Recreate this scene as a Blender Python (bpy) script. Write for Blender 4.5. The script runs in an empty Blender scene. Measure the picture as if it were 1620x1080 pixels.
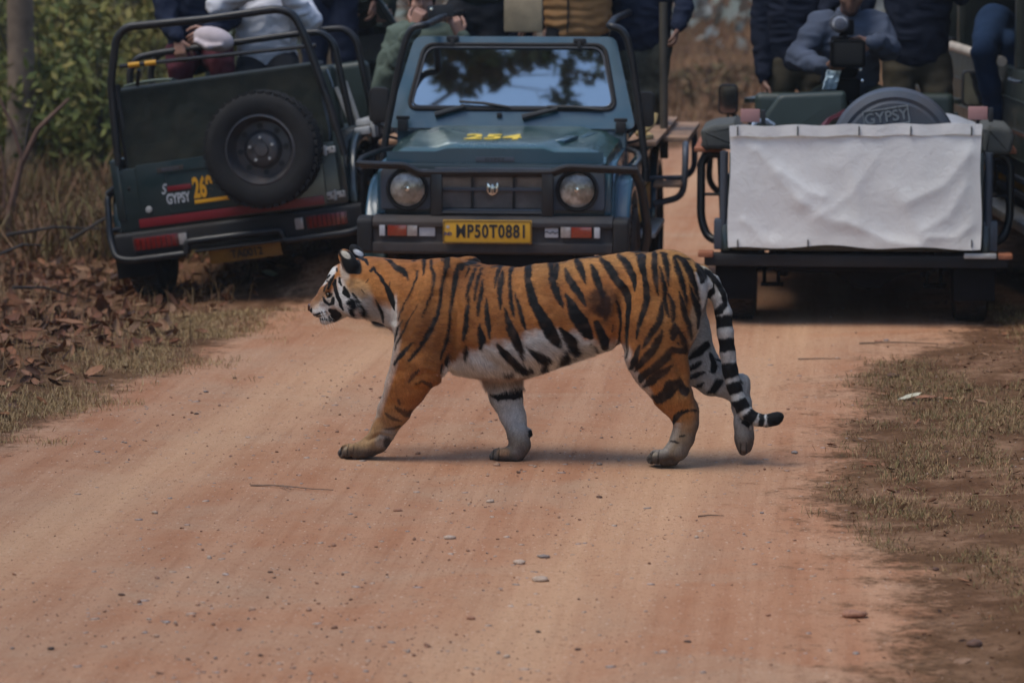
import bpy, bmesh, math, random
import numpy as np
from mathutils import Vector, Matrix, Euler

# ------------------------------------------------------------------ camera, light, exposure
scene = bpy.context.scene
COL = scene.collection
CAM_H = 2.32
FPX = 5640.0
PITCH = math.atan(685.0 / FPX)
cam_data = bpy.data.cameras.new('camera')
cam = bpy.data.objects.new('camera', cam_data)
COL.objects.link(cam)
cam.location = (0, 0, CAM_H)
cam.rotation_euler = (math.pi / 2 - PITCH, 0, 0)
cam_data.sensor_width = 36.0
cam_data.lens = FPX * 36.0 / 1620.0
cam_data.clip_start = 0.5
cam_data.clip_end = 2000.0
cam_data.dof.use_dof = True
cam_data.dof.focus_distance = 14.95
cam_data.dof.aperture_fstop = 3.4
scene.camera = cam

SUN_EL, SUN_AZ = math.radians(64), math.radians(-40)   # high soft light from behind the left shoulder
world = bpy.data.worlds.new('World')
scene.world = world
world.use_nodes = True
wn = world.node_tree
bg = wn.nodes['Background']
sky = wn.nodes.new('ShaderNodeTexSky')
sky.sky_type = 'NISHITA'
sky.sun_disc = False
sky.sun_elevation = SUN_EL
sky.sun_rotation = math.radians(245)
sky.air_density = 1.0
sky.dust_density = 0.6
sky.ozone_density = 1.2
wn.links.new(sky.outputs['Color'], bg.inputs['Color'])
bg.inputs['Strength'].default_value = 0.15

sun_data = bpy.data.lights.new('sun', 'SUN')
sun_data.energy = 1.5
sun_data.angle = math.radians(30)
sun_data.color = (1.0, 0.93, 0.82)
sun = bpy.data.objects.new('sun', sun_data)
COL.objects.link(sun)
# the sky's sun_rotation is measured clockwise from +Y; the lamp points away from the same direction
_a = math.radians(245)
_d = Vector((math.sin(_a) * math.cos(SUN_EL), math.cos(_a) * math.cos(SUN_EL), math.sin(SUN_EL)))
sun.rotation_euler = _d.to_track_quat('Z', 'Y').to_euler()
sun.location = _d * 30

scene.view_settings.view_transform = 'Standard'
scene.view_settings.look = 'None'
scene.view_settings.gamma = 1.0
scene.view_settings.exposure = 0.78
scene.view_settings.use_curve_mapping = False
scene.render.engine = 'CYCLES'

RNG = np.random.default_rng(11)
random.seed(5)

# ------------------------------------------------------------------ camera geometry (used to survey real positions)
_fw = np.array([0, math.cos(PITCH), -math.sin(PITCH)])
_up = np.array([0, math.sin(PITCH), math.cos(PITCH)])

def ray(px, py):
    return _fw + np.array([(px - 810) / FPX, 0, 0]) + (540 - py) / FPX * _up

def at(px, py, Y):
    d = ray(px, py)
    p = d * (Y / d[1])
    return np.array([p[0], p[1], p[2] + CAM_H])

def ground_at(px, py, z=0.0):
    d = ray(px, py)
    t = (z - CAM_H) / d[2]
    p = d * t
    return np.array([p[0], p[1], z])

def project(P):
    P = np.asarray(P, float)
    rel = P - np.array([0, 0, CAM_H])
    dep = rel @ _fw
    return 810 + FPX * rel[..., 0] / dep, 540 - FPX * (rel @ _up) / dep

# ------------------------------------------------------------------ tagging and linking
def tag(o, label=None, cat=None, group=None, kind=None):
    if label: o['label'] = label
    if cat: o['category'] = cat
    if group: o['group'] = group
    if kind: o['kind'] = kind
    return o

def empty(name, loc=(0, 0, 0), rot=(0, 0, 0), label=None, cat=None, group=None):
    o = bpy.data.objects.new(name, None)
    o.empty_display_size = 0.2
    COL.objects.link(o)
    o.location = loc
    o.rotation_euler = rot
    return tag(o, label, cat, group)

def link_mesh(name, me, mat=None, parent=None, smooth=False):
    o = bpy.data.objects.new(name, me)
    COL.objects.link(o)
    if mat is not None:
        if isinstance(mat, (list, tuple)):
            for m in mat: me.materials.append(m)
        else:
            me.materials.append(mat)
    if parent is not None: o.parent = parent
    if smooth:
        me.polygons.foreach_set('use_smooth', np.ones(len(me.polygons), dtype=bool))
    return o

def np_mesh(name, verts, faces, mat=None, parent=None, smooth=True):
    """verts (n,3), faces (m,k) of equal size k"""
    verts = np.asarray(verts, np.float32); faces = np.asarray(faces, np.int32)
    me = bpy.data.meshes.new(name)
    k = faces.shape[1]
    me.vertices.add(len(verts)); me.vertices.foreach_set('co', verts.ravel())
    me.loops.add(faces.size); me.loops.foreach_set('vertex_index', faces.ravel())
    me.polygons.add(len(faces))
    me.polygons.foreach_set('loop_start', np.arange(0, faces.size, k, dtype=np.int32))
    me.polygons.foreach_set('loop_total', np.full(len(faces), k, dtype=np.int32))
    me.update(calc_edges=True)
    return link_mesh(name, me, mat, parent, smooth)

def set_color(me, cols, name='coat'):
    a = me.color_attributes.new(name=name, type='FLOAT_COLOR', domain='POINT')
    c = np.ones((len(me.vertices), 4), np.float32); c[:, :3] = cols
    a.data.foreach_set('color', c.ravel())

# ------------------------------------------------------------------ materials
def _ramp(nt, fac, stops):
    r = nt.nodes.new('ShaderNodeValToRGB')
    e = r.color_ramp.elements
    while len(e) > 1: e.remove(e[-1])
    e[0].position = stops[0][0]; e[0].color = (*stops[0][1], 1)
    for p, c in stops[1:]:
        x = e.new(p); x.color = (*c, 1)
    nt.links.new(fac, r.inputs[0])
    return r.outputs[0]

def _noise(nt, vec, scale, detail=6, rough=0.6, dist=0.0):
    n = nt.nodes.new('ShaderNodeTexNoise')
    n.inputs['Scale'].default_value = scale
    n.inputs['Detail'].default_value = detail
    n.inputs['Roughness'].default_value = rough
    n.inputs['Distortion'].default_value = dist
    if vec is not None: nt.links.new(vec, n.inputs['Vector'])
    return n.outputs['Fac']

def _mix(nt, fac, a, b, mode='MIX'):
    m = nt.nodes.new('ShaderNodeMix'); m.data_type = 'RGBA'; m.blend_type = mode
    for sock, v in ((m.inputs[0], fac), (m.inputs[6], a), (m.inputs[7], b)):
        if isinstance(v, bpy.types.NodeSocket): nt.links.new(v, sock)
        elif isinstance(v, (int, float)): sock.default_value = v
        else: sock.default_value = (*v, 1)
    return m.outputs[2]

def _math(nt, op, a, b=None, clamp=False):
    m = nt.nodes.new('ShaderNodeMath'); m.operation = op; m.use_clamp = clamp
    for s, v in zip(m.inputs, (a, b)):
        if v is None: continue
        if isinstance(v, bpy.types.NodeSocket): nt.links.new(v, s)
        else: s.default_value = v
    return m.outputs[0]

def _bump(nt, h, strength=0.3, dist=0.01, normal=None):
    b = nt.nodes.new('ShaderNodeBump')
    b.inputs['Strength'].default_value = strength
    b.inputs['Distance'].default_value = dist
    nt.links.new(h, b.inputs['Height'])
    if normal is not None: nt.links.new(normal, b.inputs['Normal'])
    return b.outputs[0]

def new_mat(name):
    m = bpy.data.materials.new(name); m.use_nodes = True
    nt = m.node_tree
    return m, nt, nt.nodes['Principled BSDF']

def _coords(nt, kind='Object', scale=(1, 1, 1), rot=(0, 0, 0)):
    if kind == 'World':
        t = nt.nodes.new('ShaderNodeNewGeometry').outputs['Position']
    else:
        t = nt.nodes.new('ShaderNodeTexCoord').outputs[kind]
    mp = nt.nodes.new('ShaderNodeMapping')
    mp.inputs['Scale'].default_value = scale; mp.inputs['Rotation'].default_value = rot
    nt.links.new(t, mp.inputs['Vector'])
    return mp.outputs[0]

def mat_simple(name, color, rough=0.6, metal=0.0, vary=0.25, scale=6.0, bump=0.0, bscale=60.0,
               dirt=None, dirt_amt=0.0, spec=0.5, coat=0.0, sheen=0.0):
    """a plain material with uneven tone, optional dust layer and fine relief"""
    m, nt, b = new_mat(name)
    v = _coords(nt)
    n = _noise(nt, v, scale, 7, 0.62)
    c2 = tuple(max(0.0, c * (1 - vary)) for c in color); c3 = tuple(min(1.0, c * (1 + vary)) for c in color)
    col = _ramp(nt, n, [(0.3, c2), (0.7, c3)])
    if dirt is not None:
        d = _noise(nt, v, scale * 0.6, 9, 0.72, 0.6)
        f = _ramp(nt, d, [(0.42, (0, 0, 0)), (0.72, (dirt_amt,) * 3)])
        col = _mix(nt, f, col, dirt)
        rr = _ramp(nt, d, [(0.4, (rough,) * 3), (0.7, (min(1, rough + 0.35),) * 3)])
        nt.links.new(rr, b.inputs['Roughness'])
    else:
        b.inputs['Roughness'].default_value = rough
    nt.links.new(col, b.inputs['Base Color'])
    b.inputs['Metallic'].default_value = metal
    b.inputs['Specular IOR Level'].default_value = spec
    b.inputs['Coat Weight'].default_value = coat
    b.inputs['Coat Roughness'].default_value = 0.12
    if sheen:
        b.inputs['Sheen Weight'].default_value = sheen
        b.inputs['Sheen Roughness'].default_value = 0.5
    if bump:
        nt.links.new(_bump(nt, _noise(nt, v, bscale, 5, 0.6), bump, 0.004), b.inputs['Normal'])
    return m

# ------------------------------------------------------------------ distance-field modelling for bodies
class Field:
    def __init__(s, xs, ys, zs):
        s.xs, s.ys, s.zs = (np.asarray(a, np.float32) for a in (xs, ys, zs))
        s.n = (len(xs), len(ys), len(zs))
        s.d = np.full(s.n, 0.5, np.float32)
    def box(s, lo, hi):
        sl = []
        for a, l, h in zip((s.xs, s.ys, s.zs), lo, hi):
            i0 = max(0, int(np.searchsorted(a, l)) - 1); i1 = min(len(a), int(np.searchsorted(a, h)) + 1)
            if i1 <= i0: return None
            sl.append(slice(i0, i1))
        return tuple(sl)
    def grid(s, sl):
        return s.xs[sl[0]][:, None, None], s.ys[sl[1]][None, :, None], s.zs[sl[2]][None, None, :]

def smin(a, b, k):
    if k <= 0: return np.minimum(a, b)
    h = np.clip(0.5 + 0.5 * (b - a) / k, 0, 1)
    return b * (1 - h) + a * h - k * h * (1 - h)

def smax(a, b, k):
    return -smin(-a, -b, k)

def add_chain(F, pts, k_in=0.01, k_out=0.02, pad=0.06, sub=False):
    """pts: list of (x,y,z,r[,sy]) joined by tapered rounded segments; sy scales the y half-width"""
    P = [tuple(p) + (1.0,) * (5 - len(p)) for p in pts]
    mr = max(p[3] * max(1, p[4]) for p in P) + pad
    lo = [min(p[i] for p in P) - mr for i in range(3)]; hi = [max(p[i] for p in P) + mr for i in range(3)]
    sl = F.box(lo, hi)
    if sl is None: return
    X, Y, Z = F.grid(sl)
    g = None
    segs = list(zip(P[:-1], P[1:])) if len(P) > 1 else [(P[0], P[0])]
    for a, b in segs:
        A = np.array(a[:3], np.float32); B = np.array(b[:3], np.float32); ab = B - A; L2 = float(ab @ ab)
        if L2 > 1e-10:
            t = np.clip(((X - A[0]) * ab[0] + (Y - A[1]) * ab[1] + (Z - A[2]) * ab[2]) / L2, 0, 1)
        else: t = np.zeros((X.size, Y.size, Z.size), np.float32)
        r = a[3] + (b[3] - a[3]) * t; sy = a[4] + (b[4] - a[4]) * t
        d = np.sqrt((X - A[0] - ab[0] * t) ** 2 + ((Y - A[1] - ab[1] * t) / sy) ** 2 + (Z - A[2] - ab[2] * t) ** 2) - r
        g = d if g is None else smin(g, d, k_in)
    if sub: F.d[sl] = smax(F.d[sl], -g, k_out)
    else: F.d[sl] = smin(F.d[sl], g, k_out)

def add_ellipsoid(F, c, r, rot=None, k=0.02, pad=0.06, sub=False):
    m = max(r) + pad
    sl = F.box([c[i] - m for i in range(3)], [c[i] + m for i in range(3)])
    if sl is None: return
    X, Y, Z = F.grid(sl)
    x, y, z = X - c[0], Y - c[1], Z - c[2]
    if rot is not None:
        R = np.array(Euler(rot).to_matrix().transposed())
        x, y, z = R[0, 0] * x + R[0, 1] * y + R[0, 2] * z, R[1, 0] * x + R[1, 1] * y + R[1, 2] * z, R[2, 0] * x + R[2, 1] * y + R[2, 2] * z
    q = np.sqrt((x / r[0]) ** 2 + (y / r[1]) ** 2 + (z / r[2]) ** 2)
    g2 = np.sqrt((x / r[0] ** 2) ** 2 + (y / r[1] ** 2) ** 2 + (z / r[2] ** 2) ** 2) + 1e-9
    d = (q * (q - 1) / g2).astype(np.float32)
    if sub: F.d[sl] = smax(F.d[sl], -d, k)
    else: F.d[sl] = smin(F.d[sl], d, k)

def surface_nets(F):
    D = F.d; S = D < 0
    xs, ys, zs = F.xs, F.ys, F.zs
    c = np.stack([S[i:S.shape[0] - 1 + i, j:S.shape[1] - 1 + j, k:S.shape[2] - 1 + k] for i in (0, 1) for j in (0, 1) for k in (0, 1)])
    act = c.any(0) & ~c.all(0)
    I = np.argwhere(act)
    idx = np.full(act.shape, -1, np.int64); idx[tuple(I.T)] = np.arange(len(I))
    acc = np.zeros((len(I), 3)); cnt = np.zeros(len(I))
    corners = [(i, j, k) for i in (0, 1) for j in (0, 1) for k in (0, 1)]
    for a in corners:
        for ax in range(3):
            if a[ax]: continue
            b = list(a); b[ax] = 1
            ia = I + np.array(a); ib = I + np.array(b)
            da = D[tuple(ia.T)]; db = D[tuple(ib.T)]
            m = (da < 0) != (db < 0)
            t = np.where(m, da / np.where(m, da - db, 1), 0)
            pa = np.stack([xs[ia[:, 0]], ys[ia[:, 1]], zs[ia[:, 2]]], 1); pb = np.stack([xs[ib[:, 0]], ys[ib[:, 1]], zs[ib[:, 2]]], 1)
            acc += (pa + (pb - pa) * t[:, None]) * m[:, None]; cnt += m
    V = acc / cnt[:, None]
    Q = []
    for ax in range(3):
        s0 = [slice(1, -1)] * 3; s0[ax] = slice(0, -1); s1 = list(s0); s1[ax] = slice(1, None)
        A = S[tuple(s0)]; B = S[tuple(s1)]
        E = np.argwhere(A != B)
        if not len(E): continue
        off = np.array([1, 1, 1]); off[ax] = 0
        E = E + off
        flip = S[tuple(E.T)]
        o1, o2 = [(1, 2), (2, 0), (0, 1)][ax]
        def cell(d1, d2):
            q = E.copy(); q[:, o1] -= d1; q[:, o2] -= d2
            return idx[tuple(q.T)]
        q = np.stack([cell(1, 1), cell(0, 1), cell(0, 0), cell(1, 0)], 1)
        q[~flip] = q[~flip][:, ::-1]
        Q.append(q)
    return V, np.concatenate(Q)

def relax(V, Q, it=4, lam=0.5):
    e = np.concatenate([Q[:, [0, 1]], Q[:, [1, 2]], Q[:, [2, 3]], Q[:, [3, 0]]])
    n = len(V); deg = np.bincount(e[:, 0], minlength=n) + np.bincount(e[:, 1], minlength=n)
    for i in range(it):
        for l in ((lam, -lam * 1.04) if i % 2 == 0 else (lam, -lam * 1.04)):
            s = np.stack([np.bincount(e[:, 0], V[e[:, 1], a], n) + np.bincount(e[:, 1], V[e[:, 0], a], n) for a in range(3)], 1) / deg[:, None]
            V = V + l * (s - V)
    return V

def subdivided(name, V, Q, levels=1):
    o = np_mesh(name, V, Q, None, None, True)
    md = o.modifiers.new('s', 'SUBSURF'); md.levels = levels; md.render_levels = levels
    dg = bpy.context.evaluated_depsgraph_get()
    me = bpy.data.meshes.new_from_object(o.evaluated_get(dg))
    old = o.data
    bpy.data.objects.remove(o); bpy.data.meshes.remove(old)
    return me

def mesh_np(me):
    n = len(me.vertices); v = np.empty(n * 3, np.float32); me.vertices.foreach_get('co', v)
    nn = np.empty(n * 3, np.float32); me.vertices.foreach_get('normal', nn)
    return v.reshape(-1, 3), nn.reshape(-1, 3)

def value_noise(P, scale, seed=0):
    """smooth 3-D value noise in [-1,1] for point array P"""
    P = np.asarray(P, np.float64) * scale + 1000.0
    i = np.floor(P).astype(np.int64); f = P - i; f = f * f * (3 - 2 * f)
    def h(a, b, c):
        n = (a * 73856093) ^ (b * 19349663) ^ (c * 83492791) ^ (seed * 2654435761)
        n = (n ^ (n >> 13)) * 1274126177 & 0x7fffffff
        return ((n ^ (n >> 16)) & 0xffff) / 32767.5 - 1
    r = 0
    for a in (0, 1):
        for b in (0, 1):
            for c in (0, 1):
                w = (f[:, 0] if a else 1 - f[:, 0]) * (f[:, 1] if b else 1 - f[:, 1]) * (f[:, 2] if c else 1 - f[:, 2])
                r = r + w * h(i[:, 0] + a, i[:, 1] + b, i[:, 2] + c)
    return r
# ------------------------------------------------------------------ mesh shapes
class MB:
    """collects shapes and links them as one mesh object"""
    def __init__(s): s.bm = bmesh.new()
    def box(s, lo, hi, bev=0.006, seg=2, rot=None, taper=None):
        lo = Vector(lo); hi = Vector(hi); c = (lo + hi) / 2; d = hi - lo
        b = bmesh.new(); bmesh.ops.create_cube(b, size=1)
        for v in b.verts: v.co = Vector((v.co.x * d.x, v.co.y * d.y, v.co.z * d.z))
        if taper:
            for v in b.verts:
                if v.co.z > 0: v.co.x *= taper[0]; v.co.y *= taper[1]
        bev = min(bev, min(d) * .45)
        if bev > 0: bmesh.ops.bevel(b, geom=b.edges[:], offset=bev, segments=seg, affect='EDGES', profile=.6)
        M = Matrix.Translation(c) @ (Euler(rot).to_matrix().to_4x4() if rot else Matrix())
        bmesh.ops.transform(b, matrix=M, verts=b.verts); s._merge(b); return s
    def _merge(s, b):
        me = bpy.data.meshes.new('tmp'); b.to_mesh(me); b.free(); s.bm.from_mesh(me); bpy.data.meshes.remove(me)
    def hexa(s, P, bev=0.0, seg=2):
        """8 corners: bottom 4 then top 4, same winding"""
        b = bmesh.new(); v = [b.verts.new(p) for p in P]
        for f in ((3, 2, 1, 0), (4, 5, 6, 7), (0, 1, 5, 4), (1, 2, 6, 5), (2, 3, 7, 6), (3, 0, 4, 7)): b.faces.new([v[i] for i in f])
        bmesh.ops.recalc_face_normals(b, faces=b.faces)
        if bev: bmesh.ops.bevel(b, geom=b.edges[:], offset=bev, segments=seg, affect='EDGES', profile=.6)
        s._merge(b); return s
    def prism(s, poly, y0, y1, bev=0.0, seg=2, axis='y'):
        b = bmesh.new()
        def P(a, c, t): return (a, t, c) if axis == 'y' else ((t, a, c) if axis == 'x' else (a, c, t))
        A = [b.verts.new(P(x, z, y0)) for x, z in poly]; B = [b.verts.new(P(x, z, y1)) for x, z in poly]
        n = len(poly); b.faces.new(A); b.faces.new(B[::-1])
        for i in range(n): b.faces.new((A[i], B[i], B[(i + 1) % n], A[(i + 1) % n]))
        bmesh.ops.recalc_face_normals(b, faces=b.faces)
        if bev:
            es = [e for e in b.edges if len(e.link_faces) == 2 and e.link_faces[0].normal.angle(e.link_faces[1].normal, 0) > .5]
            bmesh.ops.bevel(b, geom=es, offset=bev, segments=seg, affect='EDGES', profile=.6)
        s._merge(b); return s
    def tube(s, pts, r, n=10, closed=False, bend=0.0, caps=True):
        pts = [Vector(p) for p in pts]
        if bend: pts = round_path(pts, bend, closed)
        m = len(pts); rings = []; up = None
        for i in range(m):
            a = pts[i - 1] if (i > 0 or closed) else pts[i]; c = pts[(i + 1) % m] if (i < m - 1 or closed) else pts[i]
            t = (c - a).normalized()
            if up is None:
                up = Vector((0, 0, 1)) if abs(t.z) < .9 else Vector((1, 0, 0))
            x = t.cross(up).normalized(); y = x.cross(t).normalized(); up = y
            rr = r[i] if isinstance(r, (list, tuple)) else r
            rings.append([s.bm.verts.new(pts[i] + (x * math.cos(k * 2 * math.pi / n) + y * math.sin(k * 2 * math.pi / n)) * rr) for k in range(n)])
        for i in range(m - (0 if closed else 1)):
            A, B = rings[i], rings[(i + 1) % m]
            for k in range(n): s.bm.faces.new((A[k], A[(k + 1) % n], B[(k + 1) % n], B[k]))
        if caps and not closed:
            s.bm.faces.new(rings[0][::-1]); s.bm.faces.new(rings[-1])
        return s
    def lathe(s, prof, c=(0, 0, 0), axis='y', n=40, close=False):
        """prof: (radius, along) pairs"""
        rings = []
        for r, t in prof:
            ring = []
            for k in range(n):
                a = 2 * math.pi * k / n; u, w = r * math.cos(a), r * math.sin(a)
                p = {'y': (u, t, w), 'x': (t, u, w), 'z': (u, w, t)}[axis]
                ring.append(s.bm.verts.new(Vector(p) + Vector(c)))
            rings.append(ring)
        m = len(rings)
        for i in range(m if close else m - 1):
            A, B = rings[i], rings[(i + 1) % m]
            for k in range(n): s.bm.faces.new((A[k], A[(k + 1) % n], B[(k + 1) % n], B[k]))
        if not close:
            for ring, (rad, _) in ((rings[0], prof[0]), (rings[-1], prof[-1])):
                if rad > .0105 and rad != .055: continue
                try: s.bm.faces.new(ring)
                except ValueError: pass
        return s
    def grid(s, fn, nu, nv):
        V = [[s.bm.verts.new(fn(i / nu, j / nv)) for j in range(nv + 1)] for i in range(nu + 1)]
        for i in range(nu):
            for j in range(nv): s.bm.faces.new((V[i][j], V[i + 1][j], V[i + 1][j + 1], V[i][j + 1]))
        return s
    def build(s, name, mat=None, parent=None, smooth=True, thick=0.0, angle=40):
        bmesh.ops.recalc_face_normals(s.bm, faces=s.bm.faces)
        if thick:
            bmesh.ops.solidify(s.bm, geom=s.bm.faces[:], thickness=thick)
        me = bpy.data.meshes.new(name); s.bm.to_mesh(me); s.bm.free()
        o = link_mesh(name, me, mat, parent, smooth)
        if smooth: me.set_sharp_from_angle(angle=math.radians(angle))
        return o

def round_path(pts, rad, closed=False, seg=5):
    out = []; m = len(pts)
    for i in range(m):
        if not closed and i in (0, m - 1): out.append(pts[i]); continue
        a, b, c = pts[i - 1], pts[i], pts[(i + 1) % m]
        d1 = (a - b); d2 = (c - b); r = min(rad, d1.length * .45, d2.length * .45)
        p = b + d1.normalized() * r; q = b + d2.normalized() * r
        for k in range(seg + 1):
            t = k / seg; out.append((p * (1 - t) + b * t) * (1 - t) + (b * (1 - t) + q * t) * t)
    return out

def rrect(x0, z0, x1, z1, r, seg=5):
    out = []
    for cx, cz, a0 in ((x1 - r, z1 - r, 0), (x0 + r, z1 - r, 90), (x0 + r, z0 + r, 180), (x1 - r, z0 + r, 270)):
        for k in range(seg + 1):
            a = math.radians(a0 + 90 * k / seg); out.append((cx + r * math.cos(a), cz + r * math.sin(a)))
    return out

def rpoly(pts, r, seg=5):
    P = round_path([Vector((x, 0, z)) for x, z in pts], r, True, seg)
    return [(p.x, p.z) for p in P]

def ring_prism(mb, outer, inner, y0, y1, tilt=None):
    """frame between two outlines with equal point counts; tilt(x,z)->dy shears it back"""
    n = len(outer); b = mb.bm
    f = tilt or (lambda x, z: 0.0)
    R = [[b.verts.new((x, y + f(x, z), z)) for x, z in L] for L, y in ((outer, y0), (inner, y0), (inner, y1), (outer, y1))]
    for a in range(4):
        A, B = R[a], R[(a + 1) % 4]
        for i in range(n): b.faces.new((A[i], A[(i + 1) % n], B[(i + 1) % n], B[i]))
    return mb

def text_obj(name, body, size, mat, parent, loc, rot=(math.pi / 2, 0, 0), extrude=.0015, bold=0.0, sx=1.0, shear=0.0, align='CENTER', spacing=1.0):
    cu = bpy.data.curves.new(name, 'FONT'); cu.body = body; cu.size = size; cu.extrude = extrude; cu.offset = bold
    cu.align_x = align; cu.align_y = 'CENTER'; cu.shear = shear; cu.space_character = spacing
    t = bpy.data.objects.new(name, cu); COL.objects.link(t)
    dg = bpy.context.evaluated_depsgraph_get()
    me = bpy.data.meshes.new_from_object(t.evaluated_get(dg)); bpy.data.objects.remove(t)
    o = link_mesh(name, me, mat, parent)
    o.location = loc; o.rotation_euler = rot; o.scale = (sx, 1, 1)
    return o

def cloth_patch(mb, fn, nu, nv, amp, seed, scale=7.0, axis=1, folds=None):
    """a grid whose points are pushed along an axis by soft folds"""
    us = np.linspace(0, 1, nu + 1); vs = np.linspace(0, 1, nv + 1)
    P = np.array([[fn(u, v) for v in vs] for u in us], float)
    flat = P.reshape(-1, 3)
    d = amp * (value_noise(flat * np.array([1, 1, .6]), scale, seed) + .5 * value_noise(flat, scale * 2.3, seed + 1) + .25 * value_noise(flat, scale * 5, seed + 2))
    if folds is not None: d = d + folds(flat)
    flat[:, axis] += d
    P = flat.reshape(nu + 1, nv + 1, 3)
    V = [[mb.bm.verts.new(P[i, j]) for j in range(nv + 1)] for i in range(nu + 1)]
    for i in range(nu):
        for j in range(nv): mb.bm.faces.new((V[i][j], V[i + 1][j], V[i + 1][j + 1], V[i][j + 1]))
    return mb

class Frame:
    """a vehicle's own axes: x to its image-right side, y along its length away from the near end, z up"""
    def __init__(s, origin, yaw, roll=0.0, pitch=0.0):
        s.rot = (math.radians(pitch), math.radians(-roll), -math.radians(yaw))
        s.R = np.array(Euler(s.rot, 'XYZ').to_matrix()); s.o = np.array(origin, float)
    def on_y(s, px, py, y):
        """local (x, z) where the line of sight meets the plane local y"""
        d = s.R.T @ ray(px, py); c = s.R.T @ (np.array([0, 0, CAM_H]) - s.o)
        t = (y - c[1]) / d[1]; p = c + d * t
        return float(p[0]), float(p[2])
    def on_x(s, px, py, x):
        d = s.R.T @ ray(px, py); c = s.R.T @ (np.array([0, 0, CAM_H]) - s.o)
        t = (x - c[0]) / d[0]; p = c + d * t
        return float(p[1]), float(p[2])
    def world(s, p): return s.o + s.R @ np.array(p, float)
    def local_at(s, px, py, Y): return s.R.T @ (at(px, py, Y) - s.o)

def sm(a, b, x):
    t = np.clip((x - a) / (b - a), 0, 1); return t * t * (3 - 2 * t)

def seg_dist(px, py, pts):
    """distance to a polyline and arc position along it"""
    best = np.full(len(px), 1e9); arc = np.zeros(len(px)); s0 = 0
    for a, b in zip(pts[:-1], pts[1:]):
        a = np.array(a[:2], float); b = np.array(b[:2], float); ab = b - a; L = np.linalg.norm(ab)
        t = np.clip(((px - a[0]) * ab[0] + (py - a[1]) * ab[1]) / (L * L), 0, 1)
        d = np.hypot(px - a[0] - ab[0] * t, py - a[1] - ab[1] * t)
        m = d < best; best[m] = d[m]; arc[m] = s0 + t[m] * L; s0 += L
    return best, arc

# ================================================================== ground, road, verges, forest
RD = math.radians(10.6)
def road_st(x, y):
    """distance along the track and across it"""
    s = x * math.sin(RD) + y * math.cos(RD); t = x * math.cos(RD) - y * math.sin(RD)
    bend = np.where(s > 30, (s - 30) ** 2 * .012, 0)
    return s, t - bend

def nz(x, y, sc, seed):
    return value_noise(np.stack([x, y, np.zeros_like(x)], -1).reshape(-1, 3), sc, seed).reshape(x.shape)

T_L, T_R = -5.02, -1.22
def edge_dist(x, y):
    """positive inside the track (metres from its nearer edge)"""
    s, t = road_st(x, y)
    l = T_L + .16 * nz(x, y, .7, 51) + .07 * nz(x, y, 2.3, 52) + np.where(s < 13.5, -.25 * (13.5 - s), 0)
    r = T_R + .20 * nz(x, y, .6, 53) + .10 * nz(x, y, 2.0, 54) + - .38 * np.exp(-((s - 17.3) / 1.4) ** 2) + .12 * np.exp(-((s - 19.8) / .8) ** 2) + .34 * sm(14.2, 12.0, s)
    return np.minimum(t - l, r - t), t

def height(x, y):
    x = np.asarray(x, float); y = np.asarray(y, float)
    d, t = edge_dist(x, y)
    s, _ = road_st(x, y)
    off = np.clip(-d, 0, None)
    left = t < -3
    z = .018 * nz(x, y, .9, 55) * sm(.1, 1.2, off) + .012 * nz(x, y, 3.5, 56) * sm(0, .4, off)
    # ruts and crown of the track
    z = z - .005 * np.exp(-((t + 4.15) / .28) ** 2) * sm(0, .3, d) - .005 * np.exp(-((t + 2.05) / .28) ** 2) * sm(0, .3, d) + .004 * nz(x, y, 6, 57)
    # soft shoulder rising at the left into the litter, sinking near the tilted jeep
    z = z + np.where(left, .05 * sm(.15, .9, off) + .22 * sm(3.0, 9.0, off), .03 * sm(.1, .8, off) + .10 * sm(2, 7, off))
    # mounds of earth and litter beside the track
    for mx, my, r1, r2, h in ((-1.02, 21.45, .42, .30, .20), (-1.05, 22.4, .45, .9, .20), (-.95, 25.0, .5, .8, .22), (-1.25, 20.1, .4, .25, .05)):
        z = z + h * np.exp(-((x - mx) / r1) ** 2 - ((y - my) / r2) ** 2)
    for wx, wy in ((-2.18, 21.6), (-2.15, 24.1)):
        z = z - .05 * np.exp(-((x - wx) / .35) ** 2 - ((y - wy) / .6) ** 2)
    wk = np.exp(-((x + 2.25) / .45) ** 4 - ((y - 21.3) / 1.3) ** 4) + np.exp(-((x + 2.0) / .4) ** 4 - ((y - 24.2) / .7) ** 4)
    z = z * (1 - np.clip(wk, 0, 1)) - .022 * np.clip(wk, 0, 1)
    z = z + .8 * sm(45, 110, y) * sm(.5, 6, off)
    return z

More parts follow.
